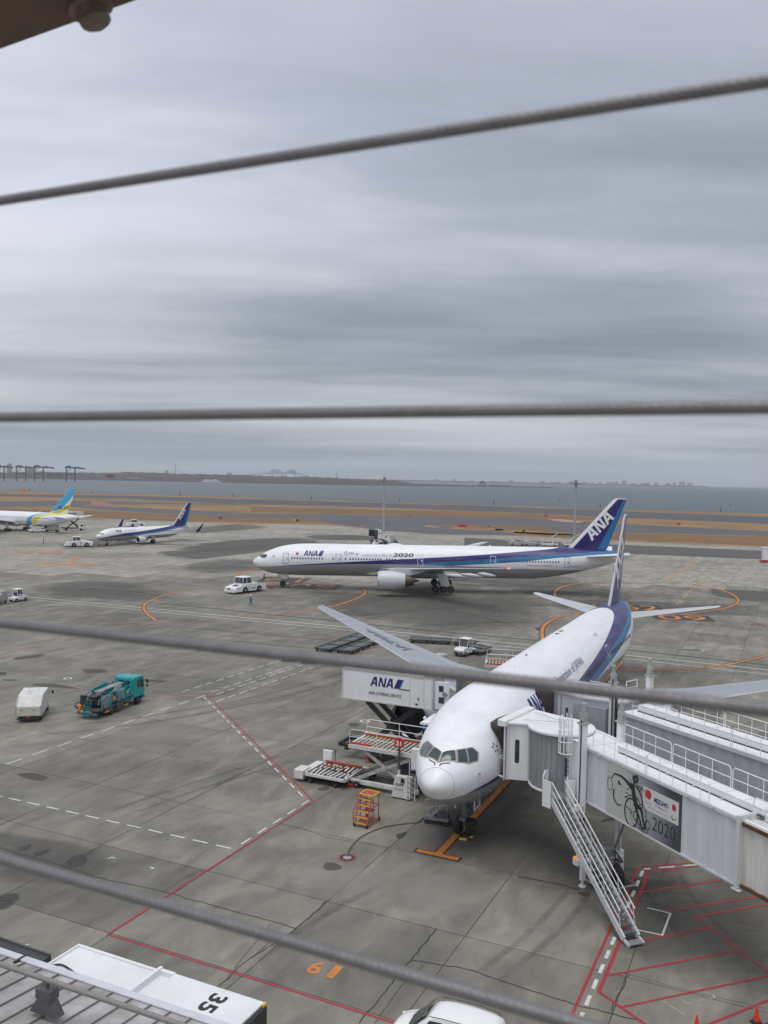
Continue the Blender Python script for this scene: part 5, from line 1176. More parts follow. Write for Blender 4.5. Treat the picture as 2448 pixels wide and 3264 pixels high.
    if ana:
        for s in (1, -1): mark_y(r, ANL + ANB, (-.15 if s > 0 else -1.15, .72), .28, NAVY, s * (W + .006), sgn=s)
    else:
        for s in (1, -1): text_y(r, 'Z', -.9, -.2, .75, 1.3, INK, s * (W + .006), s, .04)
    for z in (.75, 1.05): panel(r, 'step_recess', .2, .5, 1.4, W + .004, z, z + .12, BLACK)
    return r
tow_tractor('big white tow tractor pulling the long side-on airliner by its nose', (-25.55, 164.6, 0), R(232.5))
tow_tractor('white tow tractor in front of the smaller blue-winglet airliner', (-89.0, 258.3, 0), R(198), ana=False)
tow_tractor('white tow tractor half hidden behind the smaller blue-winglet airliner', (-101.3, 361, 0), R(205), ana=False)
def tow_bar(label, p, q):
    p = Vector(p); q = Vector(q); L = (q - p).length; a = math.atan2((q - p).y, (q - p).x); r = thing('tow_bar', label, 'tow bar', (p.x, p.y, 0), a)
    b = MB(); b.cyl((0, 0, .55), (L, 0, .42), .075, 8); b.build('bar', RORANGE, r); b = MB(); b.box((L * .42, 0, .42), (.5, .3, .16)); b.beam((L * .42, -.45, .2), (L * .42, .45, .2), .08, .08); b.build('axle_frame', RORANGE, r)
    wheels(r, [(L * .42, .42), (L * .42, -.42)], .16, .1, GREYM); b = MB(); b.box((L, 0, .5), (.3, .6, .12)); b.build('tow_head', RORANGE, r); return r
tow_bar('orange-red tow bar between the big tow tractor and the side-on airliner', (-22.9, 168.2, 0), (-19.75, 172.6, 0))
tow_bar('orange-red tow bar lying between the far tow tractor and the smaller airliner', (-85.0, 259.9, 0), (-82.7, 263.3, 0))
# ---- catering high-lift truck (local x along the box towards the jet, y away from the camera)
def catering(label, loc, rz, far=False, z0=4.75, mir=1):
    r = thing('catering_truck', label, 'catering truck', loc, rz); L, Wd, Hh = 7.45, 2.35, 2.35
    b = MB(); b.b2(0, L, 0, Wd, z0, z0 + Hh); bx = b.build('cargo_box', DIRTW if far else WHITE, r, bevel=.03)
    t = MB()
    for z in (z0 + .03, z0 + Hh - .05): t.b2(-.03, L + .03, -.035, .0, z - .05, z + .05)
    for x in (0, L - .1): t.b2(x - .03, x + .09, -.045, -.03 + .03, z0, z0 + Hh)
    t.b2(5.62, 5.66, -.02, 0, z0 + .1, z0 + Hh - .15); t.b2(6.72, 6.76, -.02, 0, z0 + .1, z0 + Hh - .15); t.b2(5.66, 6.72, -.018, 0, z0 + Hh - .2, z0 + Hh - .16)
    t.build('box_trim', DIRTW, bx)['kind'] = 'stuff'
    panel(bx, 'side_slot', 4.75, 5.6, -.022, .0, z0 + 1.18, z0 + 1.26, DGREY); panel(bx, 'roof_edge', -.02, L + .4, .02, Wd - .02, z0 + Hh, z0 + Hh + .05, CLEANW); panel(bx, 'yellow_roof_strip', L - .7, L + .45, -.02, .06, z0 + Hh + .05, z0 + Hh + .10, YELLOW)
    panel(bx, 'door_handle', 6.28, 6.34, -.06, -.02, z0 + .55, z0 + .8, DGREY); panel(bx, 'door_label', 6.08, 6.3, -.03, -.02, z0 + .18, z0 + .32, DGREY)
    mark_y(bx, ANL, (2.35, z0 + 1.22), .72, NAVY, -.008, sgn=-1); mark_y(bx, ANB, (2.35, z0 + 1.22), .72, NAVY, -.008, 'logo_block', -1); mark_y(bx, ANS, (2.35, z0 + 1.22), .72, LBLUE, -.008, 'logo_stripe', -1)
    if not far: text_y(bx, 'ANA CATERING SERVICE', 2.22, 4.92, z0 + .55, z0 + .80, INK, -.008, -1, .02)
    # scissor lift
    for y in (.45, Wd - .45):
        for k, (x0, x1) in enumerate([(1.9, 6.0), (6.0, 1.9)]):
            s = MB(); s.beam((x0, y + .12 * k, z0 - .1), (x1, y + .12 * k, 1.15), .14, .38); s.build('scissor_arm', BLACK, r)
    s = MB(); s.cyl((3.95, .3, 2.95), (3.95, Wd - .3, 2.95), .14, 10); s.box((3.95, Wd / 2, 2.9), (.7, 1.5, .5)); s.cyl((5.2, Wd / 2, 1.3), (3.6, Wd / 2, 3.3), .11, 10); s.build('lift_cylinder', BLACK, r)
    c = MB(); c.b2(.2, 8.0, .35, .65, .75, 1.1); c.b2(.2, 8.0, 1.7, 2.0, .75, 1.1); c.b2(.2, .5, .1, 2.25, .7, 1.1); c.b2(-.35, .2, .2, .35, .9, 1.2); c.b2(-.35, .2, 2.0, 2.15, .9, 1.2); c.build('chassis', BLACK, r)
    c = MB(); c.b2(-.35, -.2, .1, 2.2, .95, 1.25); c.b2(3.1, 3.9, .15, .5, .55, .95); c.build('rear_guard', DGREY, r)
    wheels(r, [(1.9 + .7, .35), (1.9 + .7, 2.0), (3.75, .35), (3.75, 2.0), (8.3, .35), (8.3, 2.0)] if not far else [(1.5, .35), (1.5, 2.0), (6.8, .35), (6.8, 2.0)], .5, .5, GREYM)
    for x in (2.2, 5.9):
        o = MB(); o.b2(x - .1, x + .1, .05, .2, .35, 1.0); o.b2(x - .18, x + .18, 0, .25, .02, .08); o.build('outrigger', RED, r)
    # cab
    cb = MB(); x = 8.0 if not far else 5.9; cb.prism([(x, .7), (x + 1.9, .7), (x + 2.0, 1.5), (x + 1.75, 2.5), (x, 2.55)], .1, 2.25, 'y'); cab = fixn(cb.build('cab', WHITE, r, smooth=0, bevel=.06))
    q = MB(); q.add([(x + 2.005, .25, 1.55), (x + 2.005, 2.1, 1.55), (x + 1.79, 2.1, 2.4), (x + 1.79, .25, 2.4)], [(0, 1, 2, 3)]); q.build('windscreen', GLASS, cab, smooth=0); panel(cab, 'side_window', x + .8, x + 1.7, .085, .1, 1.55, 2.3, GLASS)
    if not far:   # front loading platform
        p = MB(); p.b2(L + .05, L + 3.0, .1, 2.25, z0 - .05, z0 + .08); pf = p.build('loading_platform', GREYM, r)
        d_ = MB(); d_.b2(L + .15, L + 1.25, .05, .12, z0 + .05, z0 + 2.15); dr_ = d_.build('door_panel', WHITE, pf, bevel=.02)
        for a, b_, z, zz in [(.3, .62, 1.40, 1.85), (.3, .68, .55, 1.0)]: panel(dr_, 'window', L + .15 + a, L + .15 + b_ + .05, .035, .05, z0 + z, z0 + zz, GLASS)
        k = MB(); k.cyl((L + .95, .05, z0 + 1.25), (L + .95, -.1, z0 + 1.25), .17, 12); k.build('work_lamp', GREYM, dr_)
        e = MB(); e.b2(L + 1.35, L + 3.0, 2.1, 2.2, z0 + .05, z0 + 2.3); e.b2(L + 1.35, L + 1.45, 1.2, 2.2, z0, z0 + 2.3); e.b2(L + 1.9, L + 2.4, 1.95, 2.1, z0 + .9, z0 + 1.6); e.build('rear_screen', GREYM, pf, bevel=.02)
        panel(pf, 'yellow_sign', L + 1.95, L + 2.3, 1.9, 1.93, z0 + 1.85, z0 + 2.15, YELLOW); panel(pf, 'window', L + 2.45, L + 2.75, 2.05, 2.09, z0 + 1.5, z0 + 1.95, mat('bright_glass', (.5, .52, .52), .1))
        for (u, v) in [((L + 1.3, .1, z0), (L + 1.3, .1, z0 + 1.1)), ((L + 2.95, .1, z0), (L + 2.95, .1, z0 + 1.1)), ((L + 1.3, .1, z0 + 1.1), (L + 2.95, .1, z0 + 1.1)), ((L + 1.3, .1, z0 + .6), (L + 2.95, .1, z0 + .6))]:
            k = MB(); k.cyl(u, v, .025, 6); k.build('rail', STEEL, pf)
    return r
catering('white high-lift catering truck with its box raised behind the cargo loader', (-2.92, 67.75, 0), R(-24.4))
cD = catering('white high-lift catering truck raised behind the tail of the blue and yellow airliner', (-119.3, 327.5, 0), R(12), far=True, z0=4.6)
# ---- cargo loader
CL = R(-25.2); cl0 = Vector((-2.05, 61.75, 0))
def cargo_loader(label, loc, rz, full=True):
    r = thing('cargo_loader', label, 'cargo loader', loc, rz, 'container loaders serving the parked airliner')
    z = 3.0; CREAM = mat('cream_slat_paint', (.46, .42, .34), .5, dirt=.6, scale=4)
    f = MB(); f.b2(-.1, 5.4, -.12, .04, z - .28, z + .0); f.b2(-.1, 5.4, 2.46, 2.62, z - .28, z + .02); f.b2(-.1, .08, -.1, 2.6, z - .28, z); f.b2(5.25, 5.4, -.1, 2.6, z - .28, z); dk = f.build('upper_frame', DIRTW, r)
    panel(dk, 'deck_floor', .0, 5.3, .0, 2.5, z - .22, z - .12, mat('dark_brown_deck', (.10, .075, .055), .7, dirt=.5, scale=4))
    for k in range(15):
        b = MB(); b.box((.32 + k * .335, 1.25, z - .04), (.20, 2.36, .07)); b.build('deck_slat', CREAM, dk)
    panel(dk, 'red_guide_rail', .0, 5.3, 2.38, 2.50, z, z + .14, RORANGE); panel(dk, 'red_guide_rail', -.05, 1.6, .0, .10, z, z + .12, RED); panel(dk, 'white_cap_rail', -.1, 5.3, 2.5, 2.6, z + .02, z + .16, WHITE)
    def rail(pts, rr=.025):
        b = MB(); b.tube(pts, rr, 6); b.build('rail', CLEANW, r)
    rail([(.0, 2.62, z), (.0, 2.62, z + 1.05), (.15, 2.62, z + 1.12), (5.1, 2.62, z + 1.12), (5.25, 2.62, z + 1.05), (5.25, 2.62, z)]); rail([(0, 2.62, z + .58), (5.25, 2.62, z + .58)]); rail([(2.6, 2.62, z), (2.6, 2.62, z + 1.12)])
    rail([(.0, -.1, z), (.0, -.1, z + 1.0), (.15, -.1, z + 1.08), (4.0, -.1, z + 1.08), (4.15, -.1, z + 1.0), (4.15, -.1, z)], .02); rail([(0, -.1, z + .55), (4.15, -.1, z + .55)], .02); rail([(2.1, -.1, z), (2.1, -.1, z + 1.08)], .02)
    if not full: return r
    LS = mat('light_strut_paint', (.50, .50, .48), .5, dirt=.65, scale=4, dcol=(.15, .14, .12))
    for y in (.05, 2.35):
        for a, c in [((.2, .42), (4.9, z - .3)), ((1.0, z - .35), (4.6, .45))]:
            b = MB(); b.beam((a[0], y + (.14 if a[1] > 1 else 0), a[1]), (c[0], y + (.14 if a[1] > 1 else 0), c[1]), .12, .24); b.build('scissor_arm', LS, r)
    b = MB(); b.cyl((2.75, 0, 1.6), (2.75, 2.5, 1.6), .08, 8); b.build('scissor_pivot', GREYM, r)
    for y in (-.15, 2.45): panel(r, 'base_beam', -.8, 5.3, y, y + .28, .28, .56, DIRTW, .02)
    panel(r, 'cross_beam', -.8, -.6, -.1, 2.6, .3, .5, DGREY); panel(r, 'cross_beam', 4.9, 5.1, -.1, 2.6, .3, .5, DGREY); panel(r, 'engine_box', 3.2, 5.2, 1.0, 2.3, .5, 1.5, DGREY, .03)
    wheels(r, [(.65, -.15), (.65, 2.6), (4.9, 2.6)], .24, .2, CLEANW); panel(r, 'red_jack', .0, .45, -.3, -.1, .1, .42, RED)
    # lower transfer deck
    zl_ = .72; f = MB(); f.b2(-3.2, .15, -1.0, -.86, zl_ - .2, zl_); f.b2(-3.2, .15, 1.86, 1.98, zl_ - .2, zl_); f.b2(.03, .17, -1.0, 1.98, zl_ - .2, zl_); f.b2(-3.2, -3.05, -1.0, 1.98, zl_ - .2, zl_); lo = f.build('lower_frame', DIRTW, r, bevel=.01)
    panel(lo, 'deck_floor', -3.1, .1, -.9, 1.9, zl_ - .16, zl_ - .10, BLACK)
    rn = random.Random(5)
    for i in range(9):
        for j in range(2):
            b = MB(); l_ = rn.uniform(.85, 1.25); b.box((-2.75 + i * .33, -.22 + j * 1.30, zl_ - .02), (.17, l_, .06), rz=rn.uniform(-.14, .14)); b.build('deck_slat', mat('white_slat_paint', (.56, .56, .52), .5, dirt=.6, scale=5), lo)
    panel(lo, 'red_guide_rail', -2.9, .1, 1.72, 1.84, zl_, zl_ + .16, RORANGE); panel(lo, 'red_guide_rail', -2.7, -.9, .95, 1.03, zl_, zl_ + .1, RORANGE)
    b = MB(); b.b2(-4.0, -3.2, -1.0, .1, .18, .85); b.b2(-3.7, -3.15, .1, 1.9, .2, .7); ob = b.build('drive_unit', DIRTW, lo, bevel=.05); panel(ob, 'headlight', -4.03, -3.99, -.85, -.6, .5, .65, DGREY)
    b = MB(); b.b2(-3.3, -2.55, 2.05, 2.25, .35, 1.5); b.build('control_cabinet', WHITE, lo, bevel=.02); b = MB(); b.cyl((-2.3, 2.1, .5), (-2.3, 2.1, 1.45), .03, 6); b.cyl((-2.3, 2.1, 1.45), (-2.3, 2.1, 1.6), .06, 8); b.build('lamp_post', DGREY, lo)
    wheels(lo, [(-2.7, -.85), (-2.7, 1.7), (-.7, -.85), (-.7, 1.7)], .17, .12, GREYM)
    b = MB(); b.b2(.1, .9, -.3, 2.2, .3, .42); b.beam((.1, .6, .5), (1.2, .6, .45), .5, .1); b.build('transfer_bridge', BLACK, r)
    # post with the number sign, control stand and ladders
    s = MB(); s.cyl((3.95, -.35, .3), (3.95, -.35, 3.55), .085, 10); s.build('sign_post', DGREY, r); s = MB(); s.cyl((3.95, -.35, .6), (3.95, -.35, 1.9), .10, 10); s.build('post_sleeve', DIRTW, r)
    s = MB(); n = 10; pl = [(3.63, 3.45), (4.27, 3.45), (4.27, 3.85)] + [(3.95 + .32 * math.cos(math.pi * i / n), 3.85 + .25 * math.sin(math.pi * i / n)) for i in range(1, n)] + [(3.63, 3.85)]
    s.prism(pl, -.50, -.34, 'y'); sg_ = fixn(s.build('number_sign', RED, r, smooth=0)); text_y(sg_, '21', 3.74, 4.16, 3.57, 3.90, CLEANW, -.508, -1, .03)
    s = MB(); s.prism([(3.6, .1), (5.0, .1), (5.0, 1.55), (3.85, 1.55)], -.75, -.30, 'y'); cs = fixn(s.build('control_stand', DIRTW, r, smooth=0)); mark_y(cs, ANL + ANB, (3.86, .92), .17, NAVY, -.757, sgn=-1); text_y(cs, 'BL 3903', 3.84, 4.45, .62, .70, INK, -.757, -1, .02)
    panel(cs, 'gauge', 4.3, 4.55, -.79, -.75, 1.15, 1.45, BLACK)
    for x0, z0_, z1_, y in [(4.72, .05, 1.75, -.80), (4.55, .3, z - .2, .0)]:
        l_ = MB()
        for x in (x0, x0 + .6): l_.b2(x, x + .05, y, y + .05, z0_, z1_)
        ld = l_.build('ladder', WHITE, r)
        k = z0_ + .25
        while k < z1_: q = MB(); q.b2(x0 + .05, x0 + .6, y + .0, y + (.2 if z1_ > 2 else .05), k - .02, k + .02); q.build('rung', STEEL, ld); k += .33
    panel(r, 'operator_stand', 4.9, 5.6, -.5, -.1, z - .9, z + .5, WHITE, .02)
    return r
cargo_loader('white scissor cargo loader with cream slats and a red 21 sign beside the airliner nose', cl0, CL)
cargo_loader('second cargo loader showing only railings and slats behind the parked airliner', G(1555, 2112, 3.0) * Vector((1, 1, 0)) if False else (G(1548, 2118, 3.0).x, G(1548, 2118, 3.0).y, 0), R(-10), full=False)
lp = G(1350, 2362, 3.02); person('person in a bright blue coverall crouched at the open cargo door', (lp.x + .05, lp.y, 2.98), R(60), 'brightblue', (.01, .20, .55), CLEANW, pose='reach')
# ---- orange rolling steps
def rolling_steps():
    p0 = Vector((-1.07, 54.26, 0)); a = R(61.5); r = thing('rolling_steps', 'orange rolling maintenance steps with yellow treads on the apron below the cargo loader', 'steps', p0, a)
    w_ = .45; zt = 1.86
    def bar(p, q, n='frame_bar', t=.045, m=RORANGE): b = MB(); b.beam(p, q, t, t); b.build(n, m, r)
    for s in (1, -1):
        bar((0, s * w_, .12), (.72, s * (w_ - .06), zt - .05), 'stringer', .06); bar((0, s * w_, .12), (1.65, s * w_, .14)); bar((1.5, s * w_, .14), (1.5, s * w_, zt)); bar((.75, s * w_, .14), (.78, s * w_, zt - .3)); bar((.75, s * w_, 1.1), (1.5, s * w_, 1.1))
    bar((-.1, w_, .2), (-.12, w_ + .04, 1.0), t=.035); bar((-.12, w_ + .04, 1.0), (.45, w_, 1.65), t=.035); bar((.45, w_, 1.65), (.70, w_, 1.83), t=.035); bar((-.1, w_, .5), (.5, w_, 1.6), t=.03)
    bar((1.5, -w_, 1.1), (1.5, w_, 1.1)); bar((1.5, -w_, .14), (1.5, w_, .14)); bar((.78, -w_, .14), (.78, w_, .14))
    for k in range(5):
        z = .28 + k * .33; x = .03 + k * .145; b = MB(); b.b2(x - .05, x + .20, -w_ + .04, w_ - .04, z - .04, z); o = b.build('tread', RORANGE, r); q = MB(); q.b2(x - .075, x - .045, -w_ + .04, w_ - .04, z - .05, z + .015); q.build('tread_edge', YELLOW, o)
    b = MB(); b.b2(.66, 1.55, -w_ - .03, w_ + .03, zt - .04, zt); o = b.build('platform', mat('red_brown_deck', (.42, .075, .04), .6, dirt=.4, scale=5), r)
    for x0, x1, y0, y1 in [(.62, .70, -.5, .5), (1.51, 1.59, -.5, .5), (.7, 1.51, -.5, -.43), (.7, 1.51, .43, .5)]: q = MB(); q.b2(x0, x1, y0, y1, zt - .03, zt + .02); q.build('platform_edge', YELLOW, o)
    b = MB(); b.b2(.9, 1.35, -.3, .3, .75, .8); b.build('shelf', RORANGE, r)
    wheels(r, [(.02, w_), (.02, -w_), (1.6, w_), (1.6, -w_)], .12, .08, GREYM)
rolling_steps()
# ---- ground power stairs/cart under the nose
r = thing('service_stand', 'grey wheeled service stand with handrails parked under the airliner nose', 'service stand', (3.75, 55.35, 0), R(-18))
b = MB(); b.b2(-.75, .85, -.45, .45, .28, .36); b.b2(-.75, .85, -.45, -.38, .36, .46); b.b2(-.75, .85, .38, .45, .36, .46); b.build('deck', GREYM, r)
for k in range(4): panel(r, 'step', -.35 + k * .22, -.12 + k * .22, -.35, .35, .5 + k * .22, .54 + k * .22, GREYM)
for pts in [[(-.7, -.42, .3), (-.7, -.42, 1.5), (.75, -.42, 2.0)], [(-.7, .42, .3), (-.7, .42, 1.5), (.75, .42, 2.0)], [(.75, -.42, .3), (.75, -.42, 2.0)], [(.75, .42, .3), (.75, .42, 2.0)], [(-.2, -.42, .3), (-.2, -.42, 1.65)], [(-.2, .42, .3), (-.2, .42, 1.65)], [(-.7, -.42, 1.0), (.75, -.42, 1.35)], [(-.7, -.42, 1.5), (-.7, .42, 1.5)]]:
    b = MB(); b.tube(pts, .02, 5); b.build('rail', STEEL, r)
wheels(r, [(-.6, .4), (-.6, -.4), (.7, .4), (.7, -.4)], .14, .09, GREYM)
b = MB(); b.b2(0, .7, -.3, .3, .36, .7); b.build('equipment_box', DGREY, r)
# hydrant hose
P = catmull([G(1107, 2732) + Vector((0, 0, .05)), G(1113, 2716) + Vector((0, 0, .12)), G(1130, 2688) + Vector((0, 0, .035)), G(1160, 2664) + Vector((0, 0, .035)), G(1218, 2640) + Vector((0, 0, .035)), G(1275, 2629) + Vector((0, 0, .035)), G(1335, 2622) + Vector((0, 0, .035)), G(1355, 2606) + Vector((0, 0, .05)), Vector((3.6, 55.6, .35)), Vector((4.3, 56.2, .9)), Vector((5.1, 56.3, 1.75)), Vector((5.3, 56.35, 2.3))], 8)
tag(MB().tube(P, .032, 7).build('hose', mat('olive_hose_rubber', (.13, .12, .055), .7, dirt=.8, scale=14, dcol=(.03, .03, .025)), None), 'thin olive hose running from the ground pit to under the airliner nose', 'hose')
b = MB(); b.tube([(6.0, 56.2, 2.35), (5.9, 55.9, 1.8), (5.4, 55.7, 1.7), (5.2, 55.8, 2.3)], .03, 6); tag(b.build('hanging_cable', BLACK, None), 'black cable looping down from the belly behind the nose cart', 'cable')
# chocks
for i, (x, y, a) in enumerate([(5.18, 52.75, -15), (5.75, 53.25, 70), (5.6, 54.6, -25)]):
    r = thing('wheel_chock', ['yellow wheel chock in front of the parked airliner nose wheels', 'yellow wheel chock beside the right nose wheel of the parked airliner', 'yellow wheel chock behind the nose wheels of the parked airliner'][i], 'wheel chock', (x, y, 0), R(a), 'yellow chocks at the nose wheels')
    b = MB(); b.prism([(-.09, 0), (.09, 0), (.03, .10), (-.03, .10)], -.22, .22, 'x'); b.build('block', YELLOW, r); b = MB(); b.tube([(.32, 0, .1), (.45, .1, .03), (.6, .05, .03)], .012, 4); b.build('rope', BLACK, r)
# ---- teal refuelling truck
def fuel_truck():
    r = thing('fuel_truck', 'teal hydrant refuelling truck crowded with hoses, reels and ladders', 'fuel truck', (-25.75, 77.3, 0), R(70.5))
    c = MB(); x = 5.2; c.prism([(x, .75), (x + 1.72, .75), (x + 1.78, 1.55), (x + 1.55, 2.55), (x + 1.4, 2.65), (x + .1, 2.68), (x, 2.5)], -1.08, 1.08, 'y'); cab = fixn(c.build('cab', TEAL, r, smooth=0, bevel=.07))
    q = MB(); q.add([(x + 1.79, -.95, 1.6), (x + 1.79, .95, 1.6), (x + 1.60, .92, 2.42), (x + 1.60, -.92, 2.42)], [(0, 1, 2, 3)]); q.build('windscreen', GLASS, cab, smooth=0)
    for s in (1, -1): q = MB(); q.add([(x + .55, s * 1.087, 1.6), (x + 1.55, s * 1.087, 1.6), (x + 1.38, s * 1.087, 2.35), (x + .55, s * 1.087, 2.35)], [(0, 1, 2, 3)]); q.build('side_window', GLASS, cab, smooth=0)
    panel(cab, 'rear_window', x - .012, x + .01, -.6, .6, 1.75, 2.35, GLASS); panel(cab, 'bumper', x + 1.5, x + 1.85, -1.08, 1.08, .45, .75, TEAL, .03)
    for s in (1, -1):
        b = MB(); b.tube([(x + 1.5, s * 1.05, 2.2), (x + 1.75, s * 1.35, 2.25), (x + 1.75, s * 1.35, 1.5)], .02, 5); b.box((x + 1.75, s * 1.35, 2.05), (.06, .2, .32)); b.box((x + 1.75, s * 1.35, 1.62), (.06, .2, .22)); b.build('mirror', BLACK, cab)
    for y in (-.45, .35): panel(r, 'chassis_rail', 0, 5.4, y, y + .12, .62, .82, DGREY)
    panel(r, 'rear_bumper', -.15, .0, -1.05, 1.05, .38, .52, DTEAL); panel(r, 'tail_light', -.17, -.14, -1.0, -.7, .55, .68, RED); panel(r, 'tail_light', -.17, -.14, .7, 1.0, .55, .68, RED)
    panel(r, 'orange_flag_box', -.1, .25, .72, 1.05, .75, 1.15, ORANGE, .03); panel(r, 'orange_panel', 2.1, 2.45, -1.1, -1.06, 1.3, 1.6, ORANGE)
    # frame cage
    for s in (1, -1):
        y = s * 1.02
        for a, c_ in [((.6, .7), (.6, 1.7)), ((1.9, .7), (1.9, 2.05)), ((3.0, .7), (3.0, 2.1)), ((4.1, .7), (4.1, 2.1)), ((5.0, .7), (5.0, 2.2)), ((.6, 1.2), (5.0, 1.2)), ((1.9, 2.05), (5.0, 2.15)), ((.6, 1.7), (1.9, 2.05)), ((3.0, 1.2), (4.1, 2.1)), ((4.1, 1.2), (5.0, 2.15))]:
            b = MB(); b.beam((a[0], y, a[1]), (c_[0], y, c_[1]), .07, .07); b.build('frame_bar', DTEAL if s > 0 else TEAL, r)
    b = MB(); b.b2(.0, 5.1, -1.05, 1.05, .72, .84); b.build('deck', DGREY, r); panel(r, 'grey_tank', 3.05, 4.05, -1.0, -.2, .9, 1.95, GREYM, .08)
    b = MB(); b.cyl((1.3, -.95, 1.35), (1.3, .6, 1.35), .52, 20); b.build('hose_reel', DGREY, r)
    for y in (-.98, .62): b = MB(); b.cyl((1.3, y - .03, 1.35), (1.3, y + .03, 1.35), .60, 20); b.build('reel_flange', GREYM, r)
    b = MB(); b.cyl((2.5, -.7, 1.35), (2.5, .9, 1.35), .38, 16); b.cyl((2.5, -.7, 1.95), (3.9, -.4, 2.0), .10, 8); b.build('filter_vessel', GREYM, r)
    b = MB(); b.box((3.2, .1, 2.13), (3.6, .75, .1), ry=-.03); b.build('boom_tray', GREYM, r); b = MB(); b.box((3.5, -.42, 2.1), (3.3, .08, .36), ry=-.02); b.build('boom_side', DTEAL, r)
    b = MB(); b.box((3.6, -.475, 2.12), (1.0, .02, .22), ry=-.02); sg_ = b.build('side_sign', CLEANW, r); text_y(sg_, 'ENEOS', 3.2, 4.0, 2.05, 2.2, RED, -.49, -1, .03)
    b = MB(); b.box((2.6, .75, 2.15), (2.0, .06, .45), ry=-.12); b.build('folded_platform', TEAL, r); b = MB(); b.b2(.2, 1.1, -.6, .3, 1.85, 1.95); b.b2(.3, .6, -.5, 0, 1.6, 1.85); b.b2(.1, .35, .4, .9, 1.2, 2.0); b.build('control_console', BLACK, r)
    for yy in (-.25, .35): b = MB(); b.beam((-.3, yy, .15), (.25, yy, 1.75), .05, .05); b.build('ladder_rail', DTEAL, r)
    for k in range(6): z = .35 + k * .24; b = MB(); b.b2(-.3 + (z - .15) * .34, -.22 + (z - .15) * .34, -.25, .35, z, z + .03); b.build('rung', DTEAL, r)
    rn = random.Random(11)
    for k in range(18):
        x0 = rn.uniform(.2, 4.4); y0 = rn.uniform(-.95, .95); pts = [(x0, y0, rn.uniform(.9, 1.5)), (x0 + rn.uniform(.2, .6), y0 + rn.uniform(-.3, .3), rn.uniform(1.3, 1.9)), (x0 + rn.uniform(.5, 1.3), y0 + rn.uniform(-.4, .4), rn.uniform(.9, 1.7))]
        b = MB(); b.tube(catmull(pts, 5), rn.choice([.035, .05, .06]), 7); b.build('hose', rn.choice([BLACK, DTEAL, GREYM, BLACK]), r)
    for k in range(18):
        x0 = rn.uniform(.4, 4.6); b = MB(); b.box((x0, rn.choice([-.9, -.6, .6, .9]), rn.uniform(.95, 1.35)), (rn.uniform(.25, .55), .3, rn.uniform(.2, .45))); b.build('valve_box', rn.choice([DTEAL, DGREY, GREYM, TEAL]), r, bevel=.02)
    b = MB(); b.tube([(-.1, 1.0, .8), (-.25, 1.15, 1.1), (-.1, 1.15, 1.35), (.3, .9, 1.35)], .06, 7); b.build('suction_hose', BLACK, r)
    for x0 in (2.75, 1.1): panel(r, 'side_box', x0, x0 + .9, -1.1, -.75, .4, .8, DGREY, .03); panel(r, 'side_box', x0, x0 + .9, .75, 1.1, .4, .8, DGREY, .03)
    for x0 in (3.75, .9): panel(r, 'yellow_step', x0, x0 + .6, -1.13, -1.1, .42, .50, YELLOW)
    wheels(r, [(2.05, .85), (2.05, -.85), (6.05, .9), (6.05, -.9)], .44, .36, GREYM)
fuel_truck()
# ---- small white compactor truck
r = thing('box_truck', 'small white box truck with a sloping tail, leftmost vehicle on the near apron', 'box truck', (-30.35, 75.75, 0), R(101))
b = MB(); b.prism([(0, .55), (3.55, .55), (3.55, 2.18), (3.3, 2.30), (1.15, 2.26), (.9, 2.16), (.0, 1.42)], -1.03, 1.03, 'y'); bd = fixn(b.build('box_body', DIRTW, r, smooth=0, bevel=.04))
DW2 = mat('stained_cream_paint', (.60, .58, .50), .5, dirt=.5, scale=3, dcol=(.34, .30, .22))
panel(bd, 'tail_gate', -.05, .0, -1.0, 1.0, .62, 1.38, DW2, .02)
for y0 in (-1.05, .99): b = MB(); b.prism([(-.06, .6), (.03, .6), (.03, 1.40), (.93, 2.19), (.88, 2.24), (-.06, 1.46)], y0, y0 + .06, 'y'); fixn(b.build('edge_trim', GREYM, bd, smooth=0))
for y in (-.55, .5): panel(bd, 'handle', -.07, -.05, y, y + .2, 1.1, 1.15, DGREY)
b = MB(); b.prism([(3.6, .55), (4.7, .55), (4.75, 1.1), (4.45, 1.95), (3.6, 2.0)], -.85, .85, 'y'); cb = fixn(b.build('cab', DIRTW, r, smooth=0, bevel=.05)); panel(cb, 'side_window', 3.85, 4.4, -.865, -.85, 1.2, 1.8, GLASS); panel(cb, 'side_window', 3.85, 4.4, .85, .865, 1.2, 1.8, GLASS)
q = MB(); q.add([(4.765, -.7, 1.15), (4.765, .7, 1.15), (4.49, .7, 1.85), (4.49, -.7, 1.85)], [(0, 1, 2, 3)]); q.build('windscreen', GLASS, cb, smooth=0)
for s in (1, -1): b = MB(); b.tube([(4.3, s * .85, 1.6), (4.5, s * 1.2, 1.65)], .02, 5); b.box((4.5, s * 1.22, 1.6), (.06, .16, .3)); b.build('mirror', BLACK, cb)
panel(r, 'rear_bumper', -.08, .05, -.95, .95, .30, .42, BLACK); panel(r, 'licence_plate', -.10, -.08, -.15, .15, .44, .56, RED); panel(r, 'chassis', .1, 4.4, -.45, .45, .35, .55, BLACK)
wheels(r, [(.95, .82), (.95, -.82), (4.05, .78), (4.05, -.78)], .36, .26, GREYM)
for x, y in [(2.4, -.4), (2.9, .5), (1.8, .2)]: b = MB(); b.box((x, y, 2.32), (.12, .05, .05)); b.build('roof_hook', GREYM, bd)
